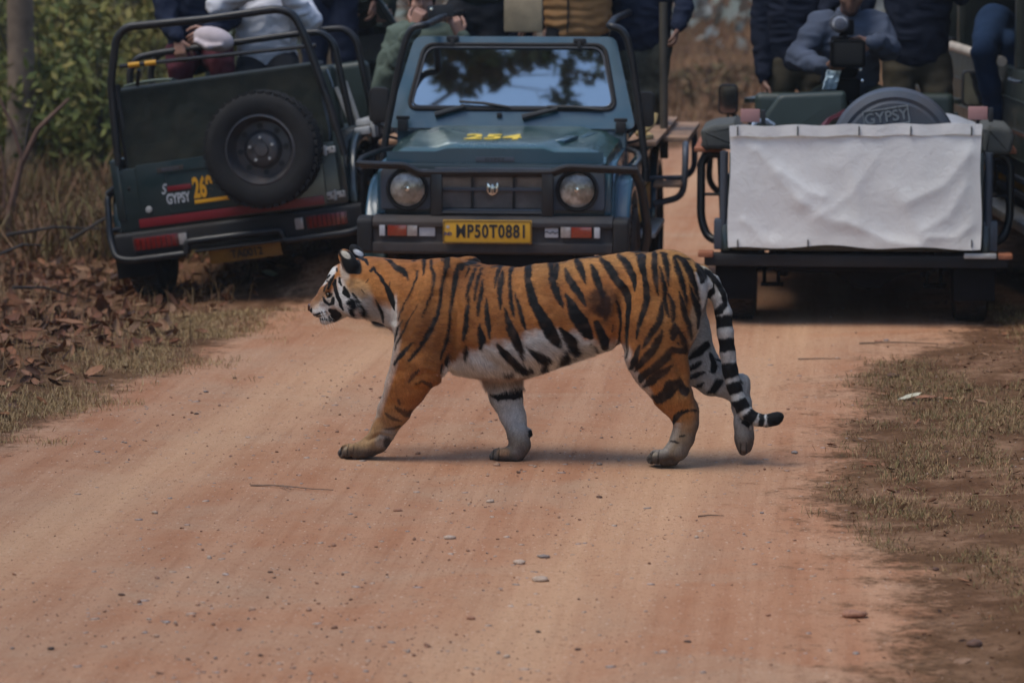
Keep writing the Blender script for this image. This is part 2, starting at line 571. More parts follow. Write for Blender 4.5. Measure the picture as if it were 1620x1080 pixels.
def ground_material(kind):
    m, nt, b = new_mat(kind)
    w = _coords(nt, 'World')
    rw = _coords(nt, 'World', (1, 1, 1), (0, 0, math.radians(5.0)))       # turned so that y runs with the track
    st = nt.nodes.new('ShaderNodeMapping'); st.inputs['Scale'].default_value = (1, .035, 1); nt.links.new(rw, st.inputs['Vector']); st = st.outputs[0]
    big = _noise(nt, w, .55, 5, .6, .5); mid = _noise(nt, w, 3.2, 8, .68, .3); fine = _noise(nt, w, 28, 8, .72); grit = _noise(nt, w, 150, 4, .7)
    track = _noise(nt, st, 7.5, 7, .62, .1); tread = _noise(nt, st, 26, 5, .6)
    att = nt.nodes.new('ShaderNodeAttribute'); att.attribute_name = 'verge'; verge = att.outputs['Fac']
    rutc = nt.nodes.new('ShaderNodeAttribute'); rutc.attribute_name = 'rut'; rut = rutc.outputs['Fac']
    road = _ramp(nt, mid, [(.25, (.325, .142, .074)), (.5, (.388, .194, .110)), (.75, (.462, .262, .160))])
    road = _mix(nt, _ramp(nt, big, [(.35, (0,) * 3), (.65, (.8,) * 3)]), road, (.345, .160, .088))
    big2 = _noise(nt, w, 1.1, 6, .65, .8)
    road = _mix(nt, _ramp(nt, big2, [(.45, (0,) * 3), (.68, (.75,) * 3)]), road, (.39, .255, .165))
    road = _mix(nt, _ramp(nt, track, [(.42, (0,) * 3), (.62, (.5,) * 3)]), road, (.47, .272, .165))
    road = _mix(nt, _ramp(nt, tread, [(.52, (0,) * 3), (.70, (.45,) * 3)]), road, (.285, .135, .076))
    road = _mix(nt, _math(nt, 'MULTIPLY', rut, _ramp(nt, track, [(.3, (.35,) * 3), (.6, (.9,) * 3)])), road, (.51, .305, .178))
    road = _mix(nt, _ramp(nt, fine, [(.56, (0,) * 3), (.66, (.55,) * 3)]), road, (.25, .115, .065))
    road = _mix(nt, _ramp(nt, fine, [(.26, (.5,) * 3), (.38, (0,) * 3)]), road, (.54, .35, .22))
    for sc_, thr, c_, am in ((75, .16, (.16, .075, .045), .75), (48, .14, (.62, .46, .34), .6), (120, .20, (.20, .10, .06), .6)):
        vo = nt.nodes.new('ShaderNodeTexVoronoi'); vo.inputs['Scale'].default_value = sc_; vo.inputs['Randomness'].default_value = 1; nt.links.new(w, vo.inputs['Vector'])
        dsp = nt.nodes.new('ShaderNodeSeparateColor'); nt.links.new(vo.outputs['Color'], dsp.inputs[0])
        dot = _math(nt, 'LESS_THAN', vo.outputs['Distance'], _math(nt, 'MULTIPLY', _math(nt, 'MULTIPLY', dsp.outputs[0], dsp.outputs[1]), thr * 2.4))
        road = _mix(nt, _math(nt, 'MULTIPLY', dot, am), road, c_)
    vg = _ramp(nt, mid, [(.28, (.060, .030, .017)), (.48, (.125, .064, .036)), (.66, (.29, .165, .100))])
    vg = _mix(nt, _ramp(nt, big, [(.40, (0,) * 3), (.62, (.6,) * 3)]), vg, (.13, .075, .040))
    vg = _mix(nt, _ramp(nt, fine, [(.50, (0,) * 3), (.62, (.7,) * 3)]), vg, (.065, .036, .022))
    sc = _noise(nt, w, 7, 9, .8)
    f = _ramp(nt, _math(nt, 'ADD', verge, _math(nt, 'MULTIPLY', _math(nt, 'SUBTRACT', sc, .5), 2.2)), [(.30, (0,) * 3), (.70, (1,) * 3)])
    col = _mix(nt, f, road, vg)
    nt.links.new(col, b.inputs['Base Color'])
    b.inputs['Roughness'].default_value = 1.0; b.inputs['Specular IOR Level'].default_value = 0.0
    h1 = _bump(nt, mid, .35, .03); h2 = _bump(nt, track, .5, .012, h1); h3 = _bump(nt, fine, .6, .008, h2); h4 = _bump(nt, grit, .5, .002, h3)
    nt.links.new(h4, b.inputs['Normal'])
    return m

def build_ground():
    mat = ground_material('earth')
    ys = np.concatenate([np.arange(2, 9.5, .25), np.arange(9.5, 26, .055), np.arange(26, 45, .22), np.arange(45, 130, 1.5), np.array([140, 170, 220, 300, 420, 600.])])
    xs = np.concatenate([-np.array([400, 250, 150, 90, 60, 40, 30, 22, 16, 12.]), np.arange(-9, -4, .25), np.arange(-4, 4.5, .055), np.arange(4.5, 9, .25), np.array([9.5, 12, 16, 22, 30, 40, 60, 90, 150, 250, 400.])])
    X, Y = np.meshgrid(xs, ys, indexing='ij'); Z = height(X, Y)
    d, t = edge_dist(X, Y)
    V = np.stack([X, Y, Z], -1).reshape(-1, 3)
    nx, ny = len(xs), len(ys); idx = np.arange(nx * ny).reshape(nx, ny)
    Q = np.stack([idx[:-1, :-1], idx[1:, :-1], idx[1:, 1:], idx[:-1, 1:]], -1).reshape(-1, 4)
    vm = sm(.42, -.34, d)
    vm = np.maximum(vm, .33 * sm(.9, .0, d) * (t > -3)); rut = np.exp(-((t + 4.15) / .26) ** 2) + np.exp(-((t + 2.05) / .26) ** 2)
    dc = (d[:-1, :-1] + d[1:, 1:]) / 2; inside = (dc > 0).reshape(-1)
    out = []
    for name, sel in (('dirt_road', inside), ('ground', ~inside)):
        q = Q[sel]; u, inv = np.unique(q, return_inverse=True); o = np_mesh(name, V[u], inv.reshape(-1, 4), mat, None, True)
        for an, arr in (('verge', vm), ('rut', rut)):
            a = o.data.attributes.new(an, 'FLOAT', 'POINT'); a.data.foreach_set('value', arr.reshape(-1)[u].astype(np.float32))
        tag(o, kind='structure'); out.append(o)
    return out
ROAD, GROUND = build_ground()

# ---- things strewn on the ground
def leaf_mesh(name, seed, L=1.0, W=.48, curl=.35):
    """a curled dry leaf of unit length: 6x4 patch, upturned edges"""
    rng = np.random.default_rng(seed); nu, nv = 5, 4; V = []
    for i in range(nu + 1):
        u = i / nu; w = W * math.sin(math.pi * min(1, u * .93 + .05)) ** .7
        for k in range(nv + 1):
            v = -1 + 2 * k / nv
            V.append((L * (u - .5) * (1 - .12 * curl), w / 2 * v * (1 - .25 * curl * abs(v)), curl * (.28 * v * v * w + .22 * (u - .5) ** 2 * (2 if u > .5 else .8)) + rng.uniform(-.025, .025)))
    F = [(i * (nv + 1) + k, (i + 1) * (nv + 1) + k, (i + 1) * (nv + 1) + k + 1, i * (nv + 1) + k + 1) for i in range(nu) for k in range(nv)]
    return np.array(V), np.array(F)

def leaf_mat(name, cols, trans=0.0):
    m, nt, b = new_mat(name)
    a = nt.nodes.new('ShaderNodeObjectInfo'); g = nt.nodes.new('ShaderNodeNewGeometry')
    r = _math(nt, 'FRACT', _math(nt, 'ADD', a.outputs['Random'], g.outputs['Random Per Island']))
    st = [((i + .5) / len(cols), c) for i, c in enumerate(cols)]
    c = _ramp(nt, r, st)
    n = _noise(nt, _coords(nt, 'Object', (1, 1, 1)), 22, 5, .7)
    c = _mix(nt, 1.0, c, _ramp(nt, n, [(.3, (.72,) * 3), (.7, (1.15,) * 3)]), 'MULTIPLY')
    nt.links.new(c, b.inputs['Base Color']); b.inputs['Roughness'].default_value = .75; b.inputs['Specular IOR Level'].default_value = .3
    return m
DRY = leaf_mat('dry_leaf', [(.13, .048, .022), (.20, .080, .036), (.28, .13, .064), (.075, .031, .017), (.24, .095, .042), (.16, .060, .027), (.34, .19, .105), (.050, .023, .014)])

def xf_leaves(P, L, yaw, pitch, roll, variants):
    """stack transformed copies of leaf variants into one vertex/face array"""
    VS, FS = [], []; base = 0
    for i in range(len(P)):
        v, f = variants[i % len(variants)]
        R = np.array(Euler((roll[i], pitch[i], yaw[i])).to_matrix())
        VS.append((v * L[i]) @ R.T + P[i]); FS.append(f + base); base += len(v)
    return np.concatenate(VS), np.concatenate(FS)

def scatter(n, x0, x1, y0, y1, dens, rng):
    out = []
    while len(out) < n:
        x = rng.uniform(x0, x1, n); y = rng.uniform(y0, y1, n); k = rng.random(n) < dens(x, y); out.extend(zip(x[k], y[k]))
    a = np.array(out[:n]); return a[:, 0], a[:, 1]

def build_litter():
    rng = np.random.default_rng(21)
    var = [leaf_mesh('l', s, 1, w, c) for s, w, c in ((1, .55, .5), (2, .45, .9), (3, .6, .25), (4, .5, 1.2), (5, .38, .7))]
    def dens_left(x, y):
        d, t = edge_dist(x, y); p = sm(.05, .75, -d) * (t < -3); p = p * np.where((x > -2.5) & (x < -.6) & (y > 21.2) & (y < 26), .5, 1)
        return p * (.55 + .45 * nz(x, y, 1.1, 61))
    # one object per large leaf for the 300 nearest
    x, y = scatter(300, -3.4, -1.0, 17.2, 22.5, lambda a, b: dens_left(a, b) * sm(17.4, 18.6, b), rng)
    meshes = []
    for v, f in var:
        me = bpy.data.meshes.new('fallen_leaf'); me.from_pydata(v.tolist(), [], f.tolist()); me.materials.append(DRY); me.polygons.foreach_set('use_smooth', np.ones(len(f), bool)); meshes.append(me)
    z = height(x, y)
    for i in range(300):
        o = bpy.data.objects.new('fallen_leaf', meshes[i % 5]); COL.objects.link(o); o.parent = GROUND
        s = rng.uniform(.07, .17); o.location = (x[i], y[i], z[i] + .012 + s * rng.uniform(.02, .12)); o.scale = (s, s, s * rng.uniform(.8, 1.6)); o.rotation_euler = (rng.normal(0, .5), rng.normal(0, .45), rng.uniform(0, 6.28))
    def stuff(name, n, box, dens, smin_, smax_, tilt, lift, label=None):
        x, y = scatter(n, *box, dens, rng); z = height(x, y); L = rng.uniform(smin_, smax_, n)
        P = np.stack([x, y, z + L * rng.uniform(.02, lift, n)], 1)
        V, F = xf_leaves(P, L, rng.uniform(0, 6.28, n), rng.normal(0, tilt, n), rng.normal(0, tilt, n), var)
        o = np_mesh(name, V, F, DRY, None, True); tag(o, kind='stuff', label=label, cat='leaf litter'); return o
    stuff('leaf_litter', 9500, (-6.5, -.9, 14, 30), dens_left, .03, .12, .55, .25, 'brown dry leaves lying thick along the left side of the track')
    stuff('leaf_litter', 2600, (-14, 16, 28, 62), lambda x, y: sm(.3, 2.0, -edge_dist(x, y)[0]), .05, .13, .5, .3, 'fallen leaves covering the forest floor behind the jeeps')
    def dens_right(x, y):
        d, t = edge_dist(x, y); return sm(-.25, .9, -d) * (t > -3) * (.4 + .6 * (nz(x, y, 1.6, 62) * .5 + .5))
    stuff('leaf_litter', 6500, (.9, 4.6, 10.5, 24), dens_right, .008, .032, .4, .15, 'crumbled bits of dry leaf over the earth of the right verge')
    stuff('leaf_litter', 520, (1.0, 4.6, 10.5, 24), dens_right, .018, .075, .4, .15, 'small dry leaves scattered over the right verge')
build_litter()

def build_grass():
    rng = np.random.default_rng(33)
    def blades(name, P, h, lean, w, mat, label, cat='grass', seg=2):
        n = len(P); a = rng.uniform(0, 6.28, n); d = np.stack([np.cos(a), np.sin(a), np.zeros(n)], 1)
        b = rng.uniform(0, 6.28, n); sd = np.stack([np.cos(b), np.sin(b), np.zeros(n)], 1) * w[:, None]
        mid = P + d * (lean * .4 * h)[:, None] + np.array([0, 0, 1]) * (h * .62)[:, None] * (1 - .35 * lean)[:, None]
        tip = P + d * (lean * 1.05 * h)[:, None] + np.array([0, 0, 1]) * h[:, None] * (1 - .75 * lean)[:, None]
        vs = np.stack([P - sd, P + sd, mid + sd * .7, mid - sd * .7, tip], 1).reshape(-1, 3)
        k = np.arange(n)[:, None] * 5; F = np.concatenate([k + [0, 1, 2], k + [0, 2, 3], k + [3, 2, 4]], 1).reshape(-1, 3)
        o = np_mesh(name, vs, F, mat, None, False); return tag(o, label, cat, kind='stuff')
    def tufts(n, per, box, dens, spread):
        x, y = scatter(n, *box, dens, rng); x = np.repeat(x, per) + rng.normal(0, spread, n * per); y = np.repeat(y, per) + rng.normal(0, spread, n * per)
        return np.stack([x, y, height(x, y) - .004], 1)
    straw = leaf_mat('dry_grass', [(.42, .27, .12), (.30, .19, .085), (.50, .35, .18), (.22, .14, .065), (.36, .25, .10)])
    mixed = leaf_mat('mixed_grass', [(.13, .125, .038), (.34, .22, .095), (.09, .095, .030), (.42, .28, .14), (.25, .155, .07), (.15, .090, .045), (.36, .21, .10)])
    green = leaf_mat('green_grass', [(.085, .110, .030), (.12, .135, .04), (.06, .085, .025), (.16, .15, .06)])
    dr = lambda x, y: sm(-.28, .45, -edge_dist(x, y)[0]) * (edge_dist(x, y)[1] > -3) * np.clip(nz(x * 2.2, y * .55, 1.6, 71) * 1.7 + .9 * nz(x * 2, y * .6, 4.5, 73) + .10, 0, 1) * sm(10.8, 13.0, y)
    P = tufts(3600, 18, (.9, 4.2, 10.8, 23), dr, .035); n = len(P); blades('grass', P, np.exp(rng.normal(math.log(.030), .45, n)), rng.uniform(.25, 1.15, n), rng.uniform(.0008, .0020, n), mixed, 'short straggly green and straw grass on the right verge')
    P = tufts(900, 16, (-2.9, -1.1, 15.2, 20.5), lambda x, y: np.exp(-((edge_dist(x, y)[0] + .22) / .30) ** 2) * (edge_dist(x, y)[1] < -3) * np.clip(nz(x, y, 2.0, 72) + .55, 0, 1), .04)
    n = len(P); blades('grass', P, rng.uniform(.02, .07, n), rng.uniform(.3, 1.0, n), rng.uniform(.0010, .0022, n), straw, 'straw coloured grass fringing the left edge of the track')
    straw2 = leaf_mat('dark_dry_grass', [(.26, .15, .065), (.18, .10, .045), (.33, .21, .10), (.12, .07, .032)])
    P = tufts(700, 12, (-6, -1.2, 16.5, 27), lambda x, y: sm(.15, .8, -edge_dist(x, y)[0]) * (edge_dist(x, y)[1] < -3) * .8, .07)
    n = len(P); blades('grass', P, rng.uniform(.06, .26, n), rng.uniform(.1, .9, n), rng.uniform(.0012, .0028, n), straw2, 'thin dry stems standing in the leaf litter on the left')
    P = tufts(1500, 16, (-9, 12, 27, 60), lambda x, y: sm(.1, 1.2, -edge_dist(x, y)[0]), .16)
    n = len(P); blades('grass', P, rng.uniform(.15, .55, n), rng.uniform(.1, .8, n), rng.uniform(.003, .008, n), leaf_mat('tall_dry_grass', [(.30, .155, .075), (.22, .11, .055), (.38, .22, .11), (.26, .17, .08)]), 'tall orange-brown dry grass behind the jeeps')
    P = tufts(2200, 14, (-6.5, -1.9, 23, 31), lambda x, y: (x < -.082 * y) * np.clip(nz(x, y, 1.2, 78) * .8 + .6, 0, 1), .08)
    n = len(P); blades('grass', P, rng.uniform(.10, .62, n), rng.uniform(.2, 1.0, n), rng.uniform(.0025, .008, n), leaf_mat('brown_stems', [(.15, .072, .036), (.21, .115, .052), (.10, .050, .026), (.18, .13, .05), (.13, .11, .035)]), 'brown and straw weeds at the foot of the green thicket on the left')
    P = tufts(1000, 18, (-7.5, -2.2, 28.5, 42), lambda x, y: (x < -.085 * y) * np.clip(nz(x, y, .8, 76) * .8 + .6, 0, 1), .12)
    n = len(P); blades('tall_grass', P, rng.uniform(.4, 1.5, n), rng.uniform(.15, .9, n), rng.uniform(.004, .016, n), leaf_mat('tall_green_grass', [(.20, .22, .06), (.30, .28, .09), (.14, .17, .045), (.34, .28, .11), (.24, .20, .08)]), 'tall yellow-green grass and weeds between the big trunk and the tilted jeep')
    return straw, mixed, green
STRAW, MIXED, GREEN = build_grass()

def stone_mesh(seed, flat=.42, sub=2):
    rng = np.random.default_rng(seed); b = bmesh.new(); bmesh.ops.create_icosphere(b, subdivisions=sub, radius=1)
    pts = np.array([v.co for v in b.verts]); d = 1 + .34 * value_noise(pts + seed * 3.3, 1.6, seed) + .16 * value_noise(pts + seed, 3.1, seed + 5)
    for v, k in zip(b.verts, d): v.co = Vector((v.co.x * k * 1.15, v.co.y * k * .85, v.co.z * k * flat))
    return b

def build_stones():
    rng = np.random.default_rng(44)
    def add_stone(px, py, size, col, label, name='stone', flat=.42, seed=None):
        p = ground_at(px, py); p[2] = float(height(np.array([p[0]]), np.array([p[1]]))[0])
        s = size * (.72 if col[0] > .4 else .9) * 15 / FPX * (p[1] / 14.95) / 2
        b = stone_mesh(seed or int(px), flat); me = bpy.data.meshes.new(name); b.to_mesh(me); b.free()
        o = link_mesh(name, me, mat_simple('stone_' + str(int(px)), col, .9, vary=.3, scale=3, bump=.5, bscale=8), None, True)
        o.scale = (s, s, s); o.location = (p[0], p[1], p[2] + s * flat * .55); o.rotation_euler = (0, 0, rng.uniform(0, 6)); return tag(o, label, 'stone')
    W, G, B, R, K = (.44, .32, .235), (.22, .175, .15), (.11, .055, .035), (.30, .14, .08), (.05, .032, .026)
    for a in ((311, 654, 9, K, 'dark pebble on the track far left of the striped tail, level with the white foreleg'), (371, 598, 9, B, 'brown pebble on the track below the tilted jeep'), (326, 620, 10, G, 'grey pebble near the left edge of the track'),
              (1390, 541, 13, R, 'pinkish stone on the track behind the tail, just below the right jeep'), (1402, 538, 10, G, 'grey pebble touching the pinkish stone below the right jeep'), (1257, 717, 14, G, 'bluish grey stone on the track just right of the lifted hind paw'),
              (1413, 596, 22, B, 'dark brown stone in the grass on the right verge'), (245, 811, 18, W, 'pale flat stone on the left of the foreground track'), (776, 794, 20, W, 'pale angular stone directly below the white foreleg'),
              (711, 852, 24, W, 'large pale stone in the middle of the foreground track'), (860, 880, 20, G, 'grey stone half buried right of the large pale stone'), (822, 890, 28, W, 'pale crumbly flat stone below the half buried grey one'), (855, 917, 34, W, 'long cream flat stone low in the middle foreground'),
              (192, 941, 12, B, 'dark stone on the left of the foreground'), (427, 906, 10, B, 'brown pebble in the left centre foreground'), (745, 978, 15, R, 'reddish brown stone low in the centre foreground'), (81, 1027, 15, K, 'dark stone near the lower left corner'),
              (852, 997, 10, K, 'small dark stone to the right of the reddish one'), (1352, 975, 38, R, 'large orange-pink stone in the lower right'), (1542, 1022, 36, B, 'rounded brown stone in the lower right corner'), (802, 1035, 18, W, 'pale stone at the very bottom centre'),
              (948, 786, 12, B, 'brown pebble below the belly of the tigress'), (1215, 975, 10, R, 'small reddish pebble in the lower right centre'), (630, 808, 13, R, 'orange brown pebble below the stretched forepaw'), (914, 1025, 12, B, 'brown pebble at the bottom right of centre'),
              (606, 668 + 14, 8, K, 'tiny black pebble between the two forelegs'), (1088, 1014, 12, K, 'black stone at the bottom, right of centre'), (1205, 812, 10, G, 'small slate pebble below the hind legs'), (1480, 900, 14, B, 'brown stone on the bare earth of the right verge')):
        add_stone(*a)
    # gravel: too small and many to tell apart
    tmp = [stone_mesh(900 + i, .6, 1) for i in range(4)]; var = []
    for b in tmp: b.verts.ensure_lookup_table(); var.append((np.array([v.co for v in b.verts]), np.array([[v.index for v in f.verts] for f in b.faces]))); b.free()
    n = 10500; y = 10.3 + 13 * rng.random(n) ** 1.25; x = rng.uniform(-1.9, 1.9, n) * y / 10.0
    s = np.exp(rng.normal(math.log(.0024), .50, n)); s = np.clip(s, .0012, .0105)
    _, t = edge_dist(x, y); cl = nz(x, y, 1.3, 81)
    s = s * np.where(np.abs(t + 3.1) < .9, 1.15, .85) * (1 + .35 * cl)
    z = height(x, y)
    V, F = xf_leaves(np.stack([x, y, z + s * .25], 1), s, rng.uniform(0, 6.28, n), rng.normal(0, .3, n), rng.normal(0, .3, n), var)
    o = np_mesh('gravel', V, F, leaf_mat('gravel', [(.18, .085, .05), (.38, .21, .13), (.11, .06, .04), (.26, .13, .075), (.48, .36, .27), (.26, .20, .16), (.32, .155, .09), (.42, .26, .17)]), None, False)
    tag(o, 'loose grit and pebbles scattered over the dirt track', 'gravel', kind='stuff')
    n = 1100; y = 10.5 + 8 * rng.random(n); x = rng.uniform(-1.5, 1.2, n) * y / 12; s = np.clip(np.exp(rng.normal(math.log(.0062), .5, n)), .0025, .018)
    V, F = xf_leaves(np.stack([x, y, height(x, y) + .0005], 1), s, rng.uniform(0, 6.28, n), np.zeros(n), np.zeros(n), [(v * np.array([1, 1, .25]), f) for v, f in var])
    o = np_mesh('gravel', V, F, leaf_mat('pale_chips', [(.50, .36, .27), (.40, .30, .25), (.32, .26, .22), (.46, .33, .24)]), None, True); tag(o, 'pale flat stone chips pressed into the track', 'gravel', kind='stuff')
build_stones()

def stick(px, py, pts, r, col, label, name='twig', branch=None):
    p = ground_at(px, py); p[2] = float(height(np.array([p[0]]), np.array([p[1]]))[0]) + r
    m = MB(); m.tube([(a, b, c) for a, b, c in pts], [r * (1 - .6 * i / (len(pts) - 1)) for i in range(len(pts))], 6)
    if branch: m.tube(branch, r * .55, 5)
    o = m.build(name, mat_simple(name + '_bark', col, .9, vary=.4, scale=20, bump=.4), None); o.location = p; return tag(o, label, name)
stick(450, 772, [(-.14, .05, 0), (-.05, .02, .006), (.04, -.01, .004), (.12, -.05, .002), (.20, -.06, .0)], .0042, (.19, .12, .08), 'thin dry twig lying on the track left of centre', branch=[(-.02, .01, .004), (.01, -.05, .010), (.03, -.07, .004)])
stick(1455, 632, [(-.10, -.01, 0), (0, .01, .006), (.10, -.01, .002)], .005, (.34, .26, .18), 'pale dry stalk lying on the right verge')
stick(1425, 545, [(-.22, .02, 0), (-.08, 0, .008), (.06, .03, .004), (.2, .0, 0)], .005, (.12, .08, .05), 'dark stick across the edge of the right verge')
stick(1300, 570, [(-.12, .02, 0), (0, 0, .005), (.10, .02, .002)], .004, (.14, .09, .06), 'small stick on the track behind the tail')
stick(1125, 818, [(-.05, .0, 0), (0, .005, .004), (.05, .0, .002)], .0035, (.10, .06, .04), 'short dark stick below the hind paws')
def leaf_thing(px, py, s, rot, col, label):
    v, f = leaf_mesh('x', int(px), 1, .42, .6); p = ground_at(px, py); z = float(height(np.array([p[0]]), np.array([p[1]]))[0])
    o = np_mesh('dry_leaf', v * s, f, mat_simple('leaf_' + str(int(px)), col, .7, vary=.3, scale=20), None, True); o.location = (p[0], p[1], z + .012); o.rotation_euler = rot; tag(o, label, 'leaf')
leaf_thing(1440, 634, .13, (.1, -.2, .25), (.46, .42, .30), 'pale folded leaf beside the brown one on the right verge')
leaf_thing(1464, 636, .12, (-.2, .1, 2.8), (.22, .09, .04), 'rust brown leaf on the right verge')
leaf_thing(1500, 640, .09, (.2, .1, 1.0), (.36, .13, .05), 'orange leaf at the right end of the pair on the verge')
leaf_thing(430, 462, .16, (.5, .3, .5), (.30, .31, .20), 'pale greenish leaf at the left road edge in front of the tigress')
leaf_thing(1410, 748, .07, (.3, .1, 2.0), (.06, .045, .04), 'dark curled leaf on the right verge')

# ---- trees
BARK = mat_simple('tree_bark', (.165, .118, .082), .95, vary=.45, scale=5, bump=.9, bscale=24)
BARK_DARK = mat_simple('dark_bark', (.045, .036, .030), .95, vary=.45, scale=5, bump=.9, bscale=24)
LEAF_G = leaf_mat('green_leaves', [(.085, .105, .024), (.14, .155, .036), (.19, .19, .050), (.060, .075, .020), (.23, .19, .055)])
LEAF_Y = leaf_mat('yellow_green_leaves', [(.21, .19, .045), (.29, .25, .06), (.16, .155, .04), (.31, .22, .07), (.12, .12, .035)])
LEAF_D = leaf_mat('grey_green_leaves', [(.10, .125, .085), (.14, .16, .11), (.12, .12, .08), (.17, .165, .12)])
LEAF_B = leaf_mat('brown_leaves', [(.17, .085, .040), (.11, .060, .030), (.23, .13, .06), (.12, .10, .04)])

def leaf_cloud(name, C, R, n, s, mat, parent, rng, flat=1.0, clumps=14):
    """leaf-sized quads gathered in clumps through a volume"""
    cc = rng.normal(size=(clumps, 3)); cc /= np.linalg.norm(cc, axis=1)[:, None]; cc *= (rng.random(clumps) ** .5)[:, None]
    k = rng.integers(0, clumps, n); P = cc[k] + rng.normal(0, .26, (n, 3)); P = P * np.array(R) + np.array(C)
    a = rng.normal(size=(n, 3)); a /= np.linalg.norm(a, axis=1)[:, None]; b = np.cross(a, rng.normal(size=(n, 3))); b /= np.linalg.norm(b, axis=1)[:, None]
    L = s * rng.uniform(.6, 1.4, n)[:, None]
    vs = np.stack([P - a * L, P + b * L * .42, P + a * L, P - b * L * .42], 1).reshape(-1, 3)
    return np_mesh(name, vs, np.arange(n * 4).reshape(-1, 4), mat, parent, False)

def tree(x, y, r, h, label, bark=BARK, leafmat=LEAF_D, crown=True, lean=(0, 0), seed=0, leaves=1400, group='trees in the forest behind', crown_r=1.8, base=None, ls=.12, limbs=6):
    rng = np.random.default_rng(seed + 100)
    z0 = float(height(np.array([x]), np.array([y]))[0]) - .1
    root = empty('tree', (x, y, z0), (0, 0, 0), label, 'tree', group)
    def P(t): return Vector((lean[0] * t + .06 * math.sin(t * 5 + seed), lean[1] * t + .05 * math.cos(t * 4 + seed), h * t))
    m = MB(); N = 12; m.tube([P(i / N) for i in range(N + 1)], [r * (1.35 if i == 0 else 1.0 - .6 * i / N) for i in range(N + 1)], 12)
    tr = m.build('trunk', bark, root)
    me = tr.data; v, nn = mesh_np(me)
    top = []
    for k in range(limbs):
        t = rng.uniform(.45, .95); a = rng.uniform(0, 6.28); p = P(t); L = h * rng.uniform(.12, .28)
        q = p + Vector((math.cos(a) * L * .5, math.sin(a) * L * .5, L * .35)); e = p + Vector((math.cos(a) * L, math.sin(a) * L, L * .6)); top.append(e)
        m = MB(); m.tube([p, q, e], [r * .30, r * .18, r * .06], 7); m.build('limb', bark, root)
    if crown:
        for i, e in enumerate(top[:4] + [P(1.0)]):
            leaf_cloud('crown', e, (crown_r, crown_r, crown_r * .7), leaves // 5, ls, leafmat, root, rng)
    return root

p = ground_at(22, 322); tree(p[0], p[1], .118, 8, 'grey-brown tree trunk standing at the left edge of the picture', lean=(.12, 0), seed=1, crown_r=1.3, leaves=1200, leafmat=LEAF_Y, group=None)
rngF = np.random.default_rng(77)
TL = [(96, 38, .10, 'slim dark tree behind the green bushes, first right of the big trunk'), (205, 34, .085, 'thin brown stem standing just left of the tilted jeep'), (150, 52, .16, 'dark trunk in the shade deep behind the green bushes'), (235, 45, .12, 'dark tree rising behind the roll bar of the tilted jeep'),
      (1090, 74, .22, 'pale misty trunk in the gap between the two jeeps, at its left side'), (1128, 88, .26, 'faint misty trunk in the middle of the gap'), (1168, 66, .15, 'slim misty trunk at the right of the gap'), (1108, 60, .09, 'thin sapling in the gap behind the dry grass')]
for i, (px, Y, r, lab) in enumerate(TL):
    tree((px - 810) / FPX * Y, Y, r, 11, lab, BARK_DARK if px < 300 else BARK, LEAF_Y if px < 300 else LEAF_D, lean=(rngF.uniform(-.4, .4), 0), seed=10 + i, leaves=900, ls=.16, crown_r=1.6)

def bush(x, y, w, h, n, mat, label, seed, ls=.06, group='bushes on the left of the track', flat=.8):
    rng = np.random.default_rng(seed); z0 = float(height(np.array([x]), np.array([y]))[0])
    root = empty('bush', (x, y, z0), (0, 0, 0), label, 'bush', group)
    leaf_cloud('foliage', (0, 0, h * .52), (w, w * flat, h * .44), n, ls, mat, root, rng, clumps=26)
    for k in range(7):
        a = rng.uniform(0, 6.28); m = MB(); m.tube([(0, 0, 0), (math.cos(a) * w * .3, math.sin(a) * w * .3, h * .45), (math.cos(a) * w * .7, math.sin(a) * w * .6, h * .9)], [.018, .012, .005], 6); m.build('stem', BARK_DARK, root)
    return root
BL = [(70, 28.5, .62, 1.5, LEAF_G, 'green bush right of the big trunk'), (118, 29.5, .66, 1.75, LEAF_Y, 'yellow-green bush, second to the right of the big trunk'), (160, 28, .55, 1.25, LEAF_G, 'fresh green bush standing close to the roll bar of the tilted jeep'),
      (222, 31, .75, 1.8, LEAF_Y, 'yellowish bush seen through the roll bar of the tilted jeep'), (20, 33, 1.0, 2.3, LEAF_G, 'dark green bush behind the big trunk'), (100, 38, 1.3, 3.2, LEAF_Y, 'tall yellowish bush at the back of the thicket'),
      (290, 34, .9, 1.7, LEAF_Y, 'yellow-green bush behind the navy sweater'), (190, 42, 1.5, 3.0, LEAF_D, 'dull green bush rising behind the yellowish one'), (-60, 30, 1.0, 2.2, LEAF_G, 'green bush at the left edge')]
for i, (px, Y, w, h, mt, lab) in enumerate(BL):
    bush((px - 810) / FPX * Y, Y, w, h, int(2600 * w), mt, lab, 300 + i, ls=.050 if Y < 35 else .08)
for i, (px, Y, w, h) in enumerate(((1075, 44, .7, .22), (1150, 46, .8, .24), (1110, 41, .5, .16))):
    bush((px - 810) / FPX * Y, Y, w, h, 1800, LEAF_B, ('rust brown scrub left in the gap', 'rust brown scrub right in the gap', 'low brown scrub at the end of the track')[i], 330 + i, ls=.06, group='brown scrub in the gap')
